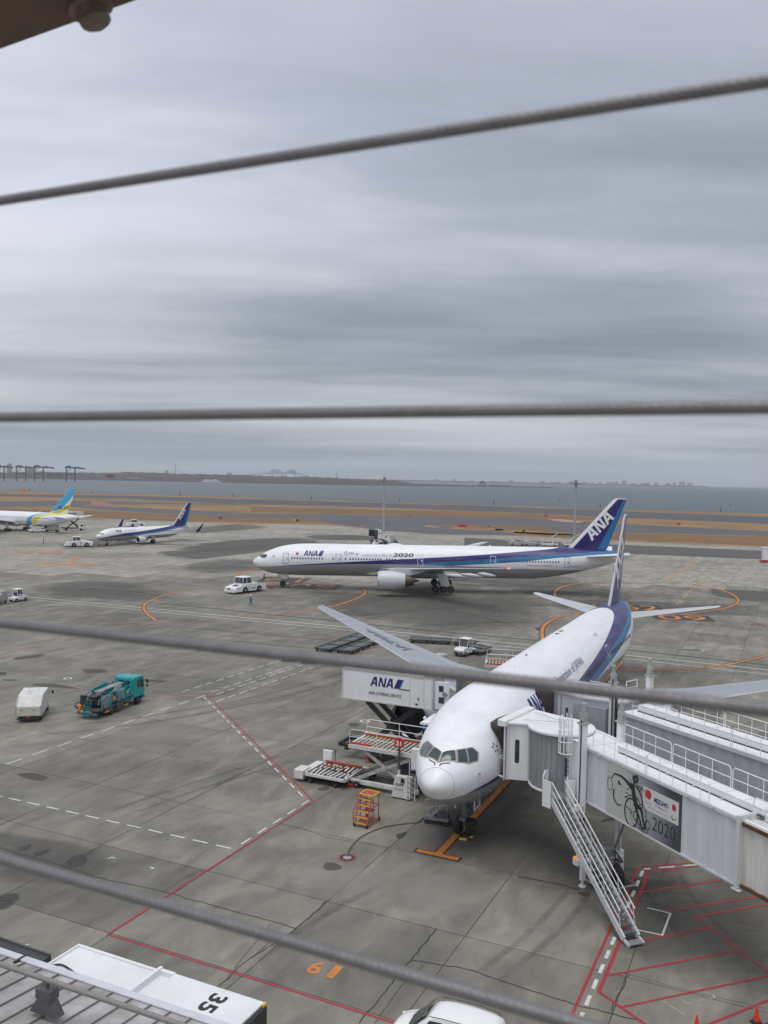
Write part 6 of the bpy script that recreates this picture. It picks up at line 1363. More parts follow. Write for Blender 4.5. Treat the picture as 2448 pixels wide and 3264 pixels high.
# ---- baggage tractors
def baggage_tractor(label, loc, rz, driver=True):
    r = thing('baggage_tractor', label, 'baggage tractor', loc, rz, 'white baggage tractors')
    b = MB(); b.prism([(-1.4, .35), (1.5, .35), (1.55, .8), (1.3, 1.02), (.45, 1.12), (.3, .95), (-.5, .95), (-.6, .75), (-1.4, .75)], -.68, .68, 'y'); bd = fixn(b.build('body', WHITE, r, smooth=0, bevel=.05))
    for s in (1, -1):
        for a, c in [((.5, 1.05), (.25, 2.05)), ((-.65, .75), (-.6, 2.05)), ((-.05, .95), (-.05, 2.05))]: f = MB(); f.beam((a[0], s * .6, a[1]), (c[0], s * .58, c[1]), .06, .06); f.build('roof_post', WHITE, r)
    panel(r, 'roof', -.75, .45, -.68, .68, 2.03, 2.12, CLEANW, .03); q = MB(); q.add([(.49, -.56, 1.12), (.49, .56, 1.12), (.28, .55, 2.0), (.28, -.55, 2.0)], [(0, 1, 2, 3)]); q.build('windscreen', GLASS, r, smooth=0)
    panel(r, 'seat', -.5, -.1, -.35, .35, .95, 1.1, BLACK, .03); panel(r, 'seat_back', -.58, -.46, -.35, .35, 1.1, 1.55, BLACK, .03); panel(r, 'bumper', 1.5, 1.62, -.65, .65, .38, .6, DGREY, .02)
    for y in (-.45, .45): panel(r, 'headlight', 1.55, 1.58, y - .1, y + .1, .65, .8, mat('lamp_glass', (.6, .58, .5), .15))
    panel(r, 'hood_badge', .75, .95, -.58, -.38, 1.08, 1.10, RED)
    wheels(r, [(-.85, .62), (-.85, -.62), (1.0, .6), (1.0, -.6)], .33, .22, CLEANW); return r
baggage_tractor('white baggage tractor pulling a grey container cart at the left edge', (-60.75, 147.0, 0), R(64)); baggage_tractor('white baggage tractor with flat dollies behind the parked airliner wing', (10.45, 109.3, 0), R(232))
r = thing('container_cart', 'grey container on a flat cart behind the baggage tractor at the left edge', 'container cart', (-62.6, 143.7, 0), R(66))
b = MB(); b.b2(-1.6, 1.2, -.9, .9, .42, .52); b.build('cart_deck', DGREY, r); b = MB(); b.prism([(-.9, .55), (.9, .55), (.9, 2.1), (-.9, 2.1)], -1.5, 1.05, 'x'); ct = b.build('container', mat('container_aluminium', (.42, .43, .44), .45, .4, dirt=.4, scale=2), r, bevel=.03)
panel(ct, 'white_notice', -.9, -.1, -.912, -.9, 1.5, 1.95, CLEANW); panel(ct, 'dark_curtain', -1.45, -.95, -.915, -.9, .6, 1.9, DGREY)
wheels(r, [(-1.2, .7), (-1.2, -.7), (.8, .7), (.8, -.7)], .2, .14, GREYM)
# ---- flat pallet dollies
def dolly_proto():
    r = thing('pallet_dolly', '', 'dolly', (0, 0, 0), 0, 'flat pallet dollies parked in rows'); L, W_ = 2.85, 2.3
    f = MB()
    for x in (-L / 2, -.05, L / 2 - .1): f.b2(x, x + .1, -W_ / 2, W_ / 2, .38, .48)
    for y in (-W_ / 2, W_ / 2 - .08): f.b2(-L / 2, L / 2, y, y + .08, .36, .52)
    f.build('frame', mat('dark_dolly_steel', (.055, .057, .06), .5, .3, dirt=.6, scale=3, dcol=(.12, .10, .08)), r)
    for x0, x1 in [(-1.35, -.1), (.05, 1.3)]: panel(r, 'deck_panel', x0, x1, -1.0, -.45, .47, .50, mat('slate_panel', (.075, .08, .085), .55, .1, dirt=.5, scale=2.5)); panel(r, 'deck_panel', x0, x1, .45, 1.0, .47, .50, mat('slate_panel', (.075, .08, .085), .55, .1, dirt=.5, scale=2.5))
    panel(r, 'roller_strip', -1.35, 1.3, -.35, .3, .46, .49, mat('pale_teal_rollers', (.10, .16, .15), .5, dirt=.6, scale=4))
    for k in range(5): b = MB(); b.cyl((-1.2 + k * .55, -1.02, .52), (-1.2 + k * .55, -.42, .52), .035, 6); b.build('roller', GREYM, r)
    wheels(r, [(-.95, .95), (-.95, -.95), (.95, .95), (.95, -.95)], .2, .14, GREYM)
    b = MB(); b.beam((L / 2, 0, .35), (L / 2 + .7, 0, .3), .07, .05); b.build('draw_bar', BLACK, r); return r
dp = dolly_proto(); a_ = R(65.6); du = Vector((math.cos(a_), math.sin(a_), 0)); dv = Vector((math.sin(a_), -math.cos(a_), 0)); first = True
k = 0; ordn = ['nearest', 'second', 'third', 'farthest']
for row, (s0, n) in enumerate([((-8.25, 109.6), 4), ((-5.55, 108.75), 4)]):
    for i in range(n):
        c = Vector((s0[0], s0[1], 0)) + du * (1.4 + i * 3.15) + dv * 1.0
        lb = '%s flat grey dolly in the %s row beyond the catering truck' % (ordn[i], 'left' if row == 0 else 'right')
        if first: dp.location = c; dp.rotation_euler = (0, 0, a_); dp['label'] = lb; first = False
        else: dup(dp, c, a_ + random.uniform(-.02, .02), lb)
for (x, y, a, lb) in [(7.9, 116.9, -8, 'flat dark dolly standing alone left of the baggage tractor train'), (5.2, 117.4, -8, 'flat dark dolly just peeking over the parked airliner wing'), (11.0, 115.9, -25, 'flat dark dolly directly behind the baggage tractor roof'), (12.4, 112.6, -60, 'second dolly coupled behind the white baggage tractor'), (12.1, 110.6, -52, 'first dolly coupled behind the white baggage tractor')]:
    dup(dp, (x, y, 0), R(a), lb)
for (x, y, lb) in [(-10.75, 104.1, 'small low dolly alone on the dashed lines, the left of two'), (-8.35, 103.1, 'small low dolly alone on the dashed lines, the right of two')]:
    o = dup(dp, (x, y, 0), R(-12), lb); o.scale = (.62, .75, .8)
# ---- light masts
def mast(label, g, top):
    r = thing('light_mast', label, 'light mast', (g.x, g.y, 0), 0, 'tall apron light masts')
    b = MB(); b.cyl((0, 0, 0), (0, 0, top - 1.2), .48, 14, r2=.34); b.cyl((0, 0, 0), (0, 0, .5), .7, 14); b.build('pole', STEEL, r)
    b = MB(); b.cyl((0, 0, top - 1.5), (0, 0, top - 1.35), 1.0, 12); b.box((0, 0, top - .4), (1.0, 1.0, 1.2)); b.cyl((0, 0, top + .2), (0, 0, top + 1.3), .04, 5); hd = b.build('head_frame', GREYM, r)
    for k in range(8):
        a = k * math.pi / 4 + .2; c = Vector((math.cos(a) * 1.55, math.sin(a) * 1.55, top - 1.0)); b = MB(); b.box(c, (1.0, .75, .45), rz=a, ry=.0); b.beam((0, 0, top - 1.3), c - Vector((0, 0, .1)), .08, .08); b.build('floodlight', mat('lamp_housing', (.30, .30, .29), .5), hd)
mast('tall grey light mast rising behind the middle of the towed airliner', Vector((-.02, 310.5, 0)), 21.9); mast('tall grey light mast standing just left of the purple tails', Vector((65.8, 304.8, 0)), 22.2)
# ---- boarding stairs truck
r = thing('stairs_truck', 'white covered boarding stairs truck with a dark hooded mouth beyond the towed airliner', 'stairs truck', (-1.6, 286.2, 0), R(222))
b = MB(); b.prism([(-.6, 2.2), (1.6, 2.4), (1.6, 5.1), (.2, 5.2), (-1.2, 3.9), (-3.6, 3.0), (-4.0, 1.2), (-3.2, .8), (-2.4, 1.6)], -1.4, 1.4, 'y'); st = fixn(b.build('stair_cover', WHITE, r, smooth=0, bevel=.04))
for x in (1.0, -.2): panel(st, 'window', x - .2, x + .2, 1.4, 1.43, 3.7, 4.3, GLASS); 
panel(st, 'window', -2.2, -1.7, 1.4, 1.43, 2.6, 3.2, GLASS)
b = MB(); b.b2(1.6, 3.0, -1.5, 1.5, 2.3, 5.2); hd = b.build('canopy_hood', mat('dark_canvas', (.06, .06, .06), .8, dirt=.4, scale=2), r, bevel=.1)
panel(hd, 'doorway', 3.0, 3.03, -1.2, 1.2, 2.5, 4.9, mat('dark_hold', (.012, .012, .013), .9)); panel(hd, 'rail_panel', 3.03, 3.1, -1.3, 1.3, 2.4, 3.1, GREYM)
b = MB(); b.prism([(.9, .5), (2.9, .5), (3.0, 1.3), (2.8, 2.1), (.9, 2.2)], -1.2, 1.2, 'y'); cb = fixn(b.build('cab', WHITE, r, smooth=0, bevel=.05)); panel(cb, 'windscreen', 2.98, 3.01, -1.0, 1.0, 1.3, 1.95, GLASS); panel(cb, 'grille', 2.98, 3.01, -.7, .7, .6, 1.1, DGREY); panel(cb, 'side_window', 1.4, 2.3, 1.2, 1.22, 1.3, 1.9, GLASS)
panel(r, 'chassis', -3.5, 1.5, -.9, .9, .6, .9, BLACK); wheels(r, [(-2.2, 1), (-2.2, -1), (2.0, 1), (2.0, -1)], .45, .3, GREYM)
r = thing('utility_cabinet', 'pale grey utility cabinet beside the boarding stairs truck', 'cabinet', (2.6, 298.5, 0), R(10)); b = MB(); b.b2(-.6, .6, -.5, .5, 0, 2.6); b.build('housing', mat('pale_cabinet_paint', (.50, .52, .50), .5, dirt=.3), r, bevel=.05); b = MB(); b.b2(-.7, .7, -.6, .6, 2.6, 2.75); b.build('lid', WHITE, r)
r = thing('pump_cart', 'small teal pump cart standing at the foot of the utility cabinet', 'pump cart', (4.1, 297.3, 0), R(20)); b = MB(); b.b2(-.7, .7, -.4, .4, .3, .9); b.build('tank', DTEAL, r, bevel=.1); b = MB(); b.cyl((-.2, 0, .9), (-.2, 0, 1.7), .15, 8); b.tube([(-.2, 0, 1.6), (-.7, 0, 1.8), (-.9, 0, .9)], .06, 6); b.build('pump', DTEAL, r); wheels(r, [(-.5, .4), (-.5, -.4), (.5, .4), (.5, -.4)], .2, .1, GREYM)
r = thing('barrier', 'low pale wire barrier behind the middle of the towed airliner', 'barrier', (9.0, 299.0, 0), R(-5))
for k in range(5): b = MB(); b.beam((k * 1.1 - 2, 0, 0), (k * 1.1 - 2, 0, .9), .05, .05); b.build('post', STEEL, r)
b = MB(); b.beam((-2, 0, .9), (2.4, 0, .9), .05, .05); b.build('rail', STEEL, r)
# ---- belt loaders / conveyor vehicles
def belt_loader(label, loc, rz, el=.35, cover=False, grp='belt loaders'):
    r = thing('belt_loader', label, 'belt loader', loc, rz, grp)
    b = MB(); b.prism([(-2.8, .4), (2.6, .4), (2.6, .95), (.4, 1.0), (-2.8, .95)], -.95, .3 if not cover else .95, 'y'); fixn(b.build('body', WHITE, r, smooth=0, bevel=.04))
    l_ = 4.2; c = MB(); M = Vector((math.cos(el), 0, math.sin(el))); p = Vector((-3.4, .4, .9)); c.beam(p, p + M * l_ * 1.7, .75, .22); bt = c.build('conveyor', WHITE, r)
    c = MB(); q0 = p + Vector((0, 0, .13)); c.beam(q0, q0 + M * l_ * 1.7, .6, .04); c.build('belt', DGREY, bt)
    if cover:
        c = MB(); c.beam(p + Vector((0, 0, 1.3)) + M * 1.0, p + Vector((0, 0, 1.3)) + M * 7.0, 1.3, .12); c.build('cover_roof', WHITE, r)
        for k in range(4):
            c = MB(); q = p + M * (1.2 + k * 1.9); c.beam(q, q + Vector((0, 0, 1.3)), .08, .08); c.build('cover_post', WHITE, r)
    c = MB(); c.prism([(1.0, .95), (2.2, .95), (2.0, 1.8), (1.0, 1.8)], -.9, -.05, 'y'); fixn(c.build('cab', WHITE, r, smooth=0)); panel(r, 'window', 1.2, 1.85, -.915, -.9, 1.15, 1.7, GLASS)
    c = MB(); c.beam((0, .4, .9), (.6, .4, 2.0), .08, .08); c.build('lift_strut', GREYM, r); wheels(r, [(-1.8, .8), (-1.8, -.85), (1.7, .8), (1.7, -.85)], .33, .22, CLEANW); return r
belt_loader('white covered belt loader under the tail of the blue and yellow airliner', (-123.6, 315.6, 0), R(28), .22, True)
for i, (x, a, e, lb) in enumerate([(43.0, 185, .1, 'low white belt loader, leftmost of the equipment behind the purple tail'), (48.0, 180, .12, 'white belt loader left of the raised conveyors behind the purple tail'), (53.8, 8, .5, 'white belt loader with raised arm, left of the pair behind the purple tail'), (61.5, 8, .5, 'white belt loader with raised arm, right of the pair behind the purple tail')]):
    g = Vector((x, 296, 0)); belt_loader(lb, (x + 2.0, 297 + (i % 2), 0), R(a), e)
r = thing('service_truck', 'white service truck parked below the tail of the blue and yellow airliner', 'service truck', (-119.5, 318.5, 0), R(190)); b = MB(); b.b2(-2.6, 1.0, -1, 1, .7, 2.7); b.build('box_body', DIRTW, r, bevel=.05); b = MB(); b.prism([(1.1, .6), (2.7, .6), (2.8, 1.4), (2.5, 2.3), (1.1, 2.4)], -1, 1, 'y'); cb = fixn(b.build('cab', DIRTW, r, smooth=0, bevel=.05))
panel(cb, 'windscreen', 2.68, 2.74, -.9, .9, 1.45, 2.15, GLASS); panel(cb, 'side_window', 1.4, 2.3, 1.0, 1.02, 1.4, 2.1, GLASS); panel(r, 'chassis', -2.6, 2.5, -.8, .8, .45, .7, BLACK); wheels(r, [(-1.7, .9), (-1.7, -.9), (1.8, .9), (1.8, -.9)], .42, .28, GREYM)
for i, (x, y) in enumerate([(-163, 300), (-156, 297), (-149, 294)]): o = dup(dp, (x * .84 + 0, y * .90, 0), R(-25), ['low dark cart farthest left under the blue and yellow airliner', 'low dark cart in the middle of the row at the far left', 'low dark cart rightmost in the row at the far left'][i]); o['group'] = 'low carts at the far left'
r = thing('equipment_trailer', 'white equipment trailer on a red base at the right edge of the far apron', 'trailer', (110.3, 251.5, 0), R(-10)); b = MB(); b.b2(-2.2, 2.2, -1, 1, .7, 4.1); b.build('housing', WHITE, r, bevel=.05); panel(r, 'roof_cap', -2.4, 2.4, -1.15, 1.15, 4.1, 4.35, CLEANW); panel(r, 'base_frame', -2.8, 2.8, -1.1, 1.1, .2, .6, RED); wheels(r, [(-1.5, .9), (-1.5, -.9), (1.5, .9), (1.5, -.9)], .25, .2, GREYM)
# ---- cones
def cone(label, g, k=1.0):
    r = thing('traffic_cone', label, 'traffic cone', (g.x, g.y, 0), .3, 'red traffic cones'); b = MB(); b.b2(-.19, .19, -.19, .19, 0, .05); b.cyl((0, 0, .05), (0, 0, .14), .19, 14, r2=.16); b.build('base', BLACK, r)
    b = MB(); b.cyl((0, 0, .14), (0, 0, .72), .13, 18, r2=.028); b.build('cone_body', mat('cone_red', (.72, .04, .025), .45, dirt=.2), r)
cone('red traffic cone at the right edge of the hatched area', G(2411, 3262)); cone('red traffic cone left of the other, almost out of view', G(2220, 3292)); cone('red traffic cone touching the right border of the view', G(2462, 3272))
# ---- minivan
def minivan():
    c = Vector((2.88, 32.6, 0)); a = R(154.8); r = thing('minivan', 'white minivan cut off by the bottom of the view', 'minivan', (c.x, c.y, 0), a)
    W_ = .84; secs = []   # x, half width low, z belt, roof half width, roof z
    S = [(-2.05, .70, .62, .60, .9), (-2.0, .80, .95, .68, 1.62), (-1.8, .83, 1.02, .68, 1.76), (-1.0, .84, 1.03, .70, 1.82), (.1, .84, 1.02, .70, 1.80), (.62, .84, 1.0, .66, 1.72), (1.05, .84, .99, .72, 1.36), (1.42, .83, .96, .74, 1.04), (1.75, .80, .90, .66, .95), (2.1, .72, .80, .55, .86), (2.3, .58, .60, .45, .68)]
    rings = []
    for x, wl, zb, wr_, zr in S:
        half = [(wl * .96, .28), (wl, .45), (wl, zb), (wl * .5 + wr_ * .5 + .02, (zb + zr) / 2), (wr_, zr - .05), (wr_ * .8, zr), (wr_ * .4, zr + .03)]
        rings.append([Vector((x, y, z)) for y, z in half] + [Vector((x, -y, z)) for y, z in reversed(half)])
    b = MB(); b.loft(rings); bd = b.build('body', mat('van_white', (.80, .81, .79), .18, coat=.8), r, smooth=60); fixn(bd)
    s = bd.modifiers.new('s', 'SUBSURF'); s.levels = 1; s.render_levels = 1
    def strip(name, pts, m):
        q = MB(); q.add(pts, [(0, 1, 2, 3)] if len(pts) == 4 else [tuple(range(len(pts)))]); return fixn(q.build(name, m, r, smooth=0))
    # windscreen as a gridded pane just proud of the body
    q = MB(); rows = [(.70, 1.725, .60), (.88, 1.60, .66), (1.08, 1.385, .70), (1.26, 1.215, .73), (1.44, 1.07, .74)]; vs = []
    for x, z, w_ in rows:
        for k in range(9): t = -1 + k / 4; vs.append((x + .06 * (1 - t * t) + .02, t * w_, z + .035 * (1 - abs(t) ** 3)))
    q.add(vs, [(i * 9 + k, i * 9 + k + 1, i * 9 + 10 + k, i * 9 + 9 + k) for i in range(4) for k in range(8)]); fixn(q.build('windscreen', GLASS, r, smooth=60))
    for s_ in (1, -1):
        for x0, x1, x2, x3 in [(.05, .95, .55, .05), (-.95, -.05, -.05, -.95), (-1.85, -1.05, -1.05, -1.75)]: strip('side_window', [(x0, s_ * .85, 1.06), (x1, s_ * .85, 1.04), (x2, s_ * .735, 1.62), (x3, s_ * .735, 1.66)], GLASS)
        q = MB(); q.tube([(.55, s_ * .69, 1.755), (.1, s_ * .70, 1.80), (-1.0, s_ * .70, 1.825), (-1.85, s_ * .68, 1.765)], .016, 5); q.build('roof_rail', mat('rubber_seal', (.03, .03, .03), .6), r)
        q = MB(); q.box((.95, s_ * .98, 1.08), (.12, .18, .14)); q.build('mirror', mat('van_white', (.8, .81, .79), .18), r, bevel=.03); q = MB(); q.box((2.08, s_ * .55, .74), (.22, .26, .12), rz=-s_ * .5); q.build('headlight', mat('lamp_glass', (.6, .58, .5), .15), r, bevel=.03)
    q = MB(); q.box((1.5, .2, 1.06), (.05, .9, .02), rz=.1); q.build('wiper', BLACK, r); wheels(r, [(1.35, .76), (1.35, -.76), (-1.3, .76), (-1.3, -.76)], .31, .2, GREYM)
minivan()
# ================================================================== boarding bridges
BW = mat('bridge_white_paint', (.60, .62, .64), .45, dirt=.35, scale=1.6, dcol=(.40, .40, .40), streak=True)
BROOF = mat('bridge_roof_paint', (.76, .77, .77), .5, dirt=.4, scale=.9, dcol=(.55, .55, .53))
BGREY = mat('bridge_grey_curtain', (.27, .28, .29), .55, dirt=.3, scale=3, streak=True)
RUST = mat('rusted_steel', (.12, .055, .03), .8, dirt=.7, scale=5, dcol=(.03, .015, .01))
STAINW = mat('rust_stained_white', (.66, .65, .62), .5, dirt=.75, scale=1.1, dcol=(.40, .33, .25), streak=True)
BELL = mat('bellows_fabric', (.055, .05, .045), .85, dirt=.6, scale=3, dcol=(.12, .105, .09))
def bar(root, name, p, q, t, m, t2=None): b = MB(); b.beam(p, q, t, t2 or t); return b.build(name, m, root)
def rod(root, name, pts, r_, m=None, n=6): b = MB(); b.tube(pts, r_, n); return b.build(name, m or CLEANW, root)
def corrug(root, name, x0, x1, y, z0, z1, pitch, dep, m, sgn=-1):
    # ribbed wall panel along local x at depth y, ribs facing sgn*y
    b = MB(); n = max(1, round((x1 - x0) / pitch)); p = (x1 - x0) / n; pts = []
    for i in range(n): a = x0 + i * p; pts += [(a, 0), (a + p * .30, 0), (a + p * .42, dep), (a + p * .88, dep)]
    pts.append((x1, 0)); vs = []
    for x, d_ in pts: vs += [(x, y - sgn * d_, z0), (x, y - sgn * d_, z1)]
    b.add(vs, [(2 * i, 2 * i + 2, 2 * i + 3, 2 * i + 1) for i in range(len(pts) - 1)]); o = b.build(name, m, root, smooth=0)
    if o.data.polygons[1].normal.y * sgn < 0: o.data.flip_normals()
    return o
def roof_rails(root, x0, x1, y, z, seg=3.6, m=None):
    x = x0
    while x < x1 - .5:
        e = min(x + seg, x1)
        rod(root, 'roof_rail', [(x, y, z), (x, y, z + .95), (x + .12, y, z + 1.08), (e - .24, y, z + 1.08), (e - .12, y, z + .95), (e - .12, y, z)], .024); rod(root, 'roof_rail', [(x, y, z + .55), (e - .12, y, z + .55)], .02)
        k = x + .9
        while k < e - .5: rod(root, 'rail_post', [(k, y, z), (k, y, z + 1.08)], .02, n=5); k += .9
        x = e
def lift_column(root, c, z0, z1, name='lift_column'):
    b = MB(); b.box((c[0], c[1], (z0 + z1) / 2), (.34, .36, z1 - z0)); o = b.build(name, WHITE, root, bevel=.02)
    b = MB(); b.box((c[0], c[1], z1 + .04), (.50, .50, .08)); b.box((c[0], c[1], z1 + .2), (.30, .30, .25)); b.cyl((c[0], c[1], z1 + .3), (c[0], c[1], z1 + .62), .17, 12); b.box((c[0], c[1], z1 + .5), (.42, .2, .16)); b.cyl((c[0], c[1], z1 + .62), (c[0], c[1], z1 + 1.02), .11, 12); b.cyl((c[0], c[1], z1 + 1.02), (c[0], c[1], z1 + 1.14), .14, 12); b.build('lift_motor', mat('motor_grey_green', (.42, .45, .43), .45, dirt=.5, scale=8, dcol=(.12, .12, .11)), o)
    return o
def bellows(root, name, inner, outer, folds=9, dep=.10):
    # inner / outer: matching polylines; accordion cloth between them
    b = MB(); n = len(inner); vs = []
    for k in range(2 * folds + 1):
        t = k / (2 * folds)
        for i in range(n):
            p = inner[i].lerp(outer[i], t); d_ = (inner[i] - sum(inner, Vector()) / n); d_.z *= .5
            vs.append(p + (d_.normalized() * dep * (1 if k % 2 else 0)))
    b.add(vs, [(k * n + i, k * n + i + 1, k * n + n + i + 1, k * n + n + i) for k in range(2 * folds) for i in range(n - 1)]); return b.build(name, BELL, root, smooth=0)
def B2W(s_, l, z):   # jet B local (station, port, height) to world
    f = Vector((math.cos(yawB), math.sin(yawB), 0)); L_ = Vector((-f.y, f.x, 0)); return Vector((5.338, 53.59, 0)) - f * (s_ - 5.9) + L_ * l + Vector((0, 0, z))
# ---- bridge 1 (near) : local x along the tunnel towards the terminal, local y away from the camera
a1 = R(-66.1); T1 = Vector((11.3, 47.2, 0))
b1 = thing('jet_bridge', 'white boarding bridge nearest the camera with a wheelchair tennis advertisement on its side', 'jet bridge', T1, a1, 'boarding bridges at the parked airliner')
e1 = Vector((math.cos(a1), math.sin(a1), 0)); n1 = Vector((-e1.y, e1.x, 0))
def L1(x, y, z=0): d_ = Vector((x, y, 0)) - T1; return Vector((d_.dot(e1), d_.dot(n1), z))
W1 = 2.35; zb, zt = 4.5, 7.45
for x0, x1 in ((-.2, 1.62), (7.08, 10.55)): corrug(b1, 'ribbed_wall', x0, x1, 0, zb, zt - .08, .78 if x0 > 1 else .62, .05, BW)
panel(b1, 'inner_wall', -.2, 10.5, .07, W1, zb + .02, zt - .05, BW); panel(b1, 'roof', -.4, 10.6, -.04, W1 + .1, zt - .05, zt + .03, BROOF)
b = MB(); b.b2(-.2, 10.55, -.07, -.02, zt - .16, zt - .02); b.b2(-.2, 10.55, -.06, .02, zb - .06, zb + .03); b.build('edge_rail', BW, b1)
b = MB()
for x in (.0, 7.4, 1.0, 8.9): b.cyl((x, -.12, zt - .12), (x + .16, -.12, zt - .12), .05, 8)
b.build('rail_bracket', STEEL, b1)['kind'] = 'stuff'
b = MB(); b.b2(10.45, 10.62, -.12, W1 + .12, zb - .12, zt + .12); b.b2(10.3, 10.75, -.16, .06, zb - .2, zb - .14); b.build('end_flange', BW, b1, bevel=.02)
# inner telescoping tunnel
corrug(b1, 'ribbed_wall', 10.62, 26, .16, zb + .06, zt - .32, .78, .05, STAINW); panel(b1, 'inner_tunnel', 10.62, 26, .24, W1 - .1, zb + .08, zt - .2, BW); panel(b1, 'inner_roof', 10.62, 26, .12, W1 - .1, zt - .22, zt - .16, mat('stained_roof', (.74, .74, .72), .5, dirt=.6, scale=.8, dcol=(.45, .42, .38)))
b = MB(); b.b2(10.62, 26, .04, .16, zt - .32, zt - .16); b.b2(10.62, 26, .02, .16, zb - .04, zb + .06); b.build('rusty_rail', RUST, b1); panel(b1, 'white_gutter', 10.62, 26, .16, .34, zt - .16, zt - .08, BROOF)
# roof trunk
b = MB(); b.b2(1.2, 10.9, .95, 1.65, zt + .05, zt + .36); b.build('roof_trunk', BROOF, b1, bevel=.02)
for k in range(9): panel(b1, 'trunk_lid', 1.25 + k * 1.07, 2.27 + k * 1.07, .93, 1.67, zt + .36, zt + .385, BROOF)
b = MB(); b.b2(10.95, 26, 1.0, 1.5, zt - .14, zt + .2); b.build('roof_trunk', BROOF, b1, bevel=.02); panel(b1, 'trunk_gap', 1.3, 10.9, .90, .94, zt + .03, zt + .08, BLACK)
for k in range(6): panel(b1, 'trunk_foot', 1.4 + k * 1.8, 1.55 + k * 1.8, .82, .95, zt + .03, zt + .10, STEEL)
roof_rails(b1, .35, 8.9, -.0, zt, 4.25); roof_rails(b1, -.2, 24, W1 + .0, zt, 4.0); roof_rails(b1, 10.9, 26, .4, zt - .1, 4.0)
# advertising panel
AG = bpy.data.materials.new('advert_print'); AG.use_nodes = True; N = NT(AG.node_tree); nt = AG.node_tree
o_ = N('ShaderNodeTexCoord').outputs['Object']; s3 = N('ShaderNodeSeparateXYZ', inp={0: o_})
g_ = mth(N, 'MULTIPLY', mth(N, 'SUBTRACT', s3.outputs[0], 1.6), 1 / 5.45, clamp=True); h_ = mth(N, 'MULTIPLY', mth(N, 'SUBTRACT', s3.outputs[2], 4.5), 1 / 2.95, clamp=True)
dd = mth(N, 'ADD', g_, mth(N, 'MULTIPLY', mth(N, 'ABSOLUTE', mth(N, 'SUBTRACT', h_, .35)), .28)); col = ramp(N, dd, [(0, (.47, .48, .44)), (.42, (.45, .46, .43)), (.62, (.30, .31, .32)), (.8, (.19, .20, .22)), (1, (.055, .06, .07))])
bs = N('ShaderNodeBsdfPrincipled', inp={'Base Color': col, 'Roughness': .35}); N('ShaderNodeOutputMaterial', inp={0: bs.outputs[0]})
b = MB(); b.b2(1.62, 7.08, -.035, .03, zb, zt - .02); ad = b.build('advert_panel', AG, b1)
def adp(name, polys, m, off=.0): b = MB(); [b.add([(1.62 + x, -.042 - off - .0012 * (i % 4), zb + z) for x, z in P], [tuple(range(len(P)))]) for i, P in enumerate(polys)]; o = b.build(name, m, ad, smooth=0); fixn(o); return o
def stroke(pts, ws, n=None):
    pts = [Vector((x, z, 0)) for x, z in pts]; Q = catmull(pts, 6) if len(pts) > 2 else [pts[0].lerp(pts[1], k / 3) for k in range(4)]; m_ = len(Q); L_ = []; R_ = []
    for i, p in enumerate(Q):
        d_ = (Q[min(i + 1, m_ - 1)] - Q[max(i - 1, 0)]).normalized(); nr = Vector((-d_.y, d_.x, 0)); w_ = np.interp(i / (m_ - 1), [k / (len(ws) - 1) for k in range(len(ws))], ws) / 2; L_.append(p + nr * w_); R_.append(p - nr * w_)
    return [[(L_[i].x, L_[i].y), (L_[i + 1].x, L_[i + 1].y), (R_[i + 1].x, R_[i + 1].y), (R_[i].x, R_[i].y)] for i in range(m_ - 1)]
def circ(cx, cz, rx, rz_, w_=.03, k0=0, k1=360): return stroke([(cx + rx * math.cos(R(a)), cz + rz_ * math.sin(R(a))) for a in range(k0, k1 + 1, 20)], [w_, w_])
IK = mat('sketch_ink', (.02, .022, .024), .6); S = []
# sketched wheelchair tennis player with racket raised to the left
S += stroke([(2.05, 1.95), (1.7, 2.1), (1.3, 2.25), (.95, 2.28), (.6, 2.25)], [.30, .20, .13, .10, .07]); S += stroke([(.6, 2.25), (.5, 2.1), (.42, 1.95)], [.06, .05]); S += circ(.27, 1.62, .20, .34, .035)
S += stroke([(2.05, 2.62), (2.12, 2.42), (2.2, 2.25), (2.1, 2.5), (2.28, 2.6)], [.16, .2, .16]); S += stroke([(2.28, 2.72), (2.38, 2.5), (2.25, 2.3)], [.1, .16, .1]); S += stroke([(2.0, 2.2), (2.1, 1.8), (2.25, 1.4), (2.4, 1.05)], [.34, .30, .34, .30]); S += stroke([(2.25, 2.2), (2.6, 1.9), (2.8, 1.5), (2.75, 1.15)], [.14, .1, .1, .07])
S += stroke([(2.35, 1.2), (2.7, 1.1), (2.85, .7), (3.05, .25)], [.22, .2, .15, .16]); S += stroke([(2.15, 1.25), (2.5, .8), (2.7, .4), (2.9, .1)], [.10, .14, .12, .10]); S += circ(1.98, .70, .50, .72, .06); S += circ(1.98, .70, .46, .66, .02); S += circ(2.75, .78, .33, .60, .045); S += circ(2.3, .66, .13, .22, .06); S += circ(3.22, .52, .13, .22, .04); S += circ(2.95, .12, .08, .12, .03)
for k in range(11): a = k * .571; S += stroke([(1.98, .70), (1.98 + .46 * math.cos(a), .70 + .66 * math.sin(a))], [.012, .012])
S += stroke([(2.2, .2), (2.6, .12), (3.1, .03), (3.2, .25)], [.05, .04, .06]); S += stroke([(.62, 1.45), (.58, 1.05), (.9, .75), (1.3, .86)], [.09, .10, .08, .02]); S += stroke([(.95, 2.0), (1.0, 1.88), (1.2, 1.86)], [.12, .15, .02])
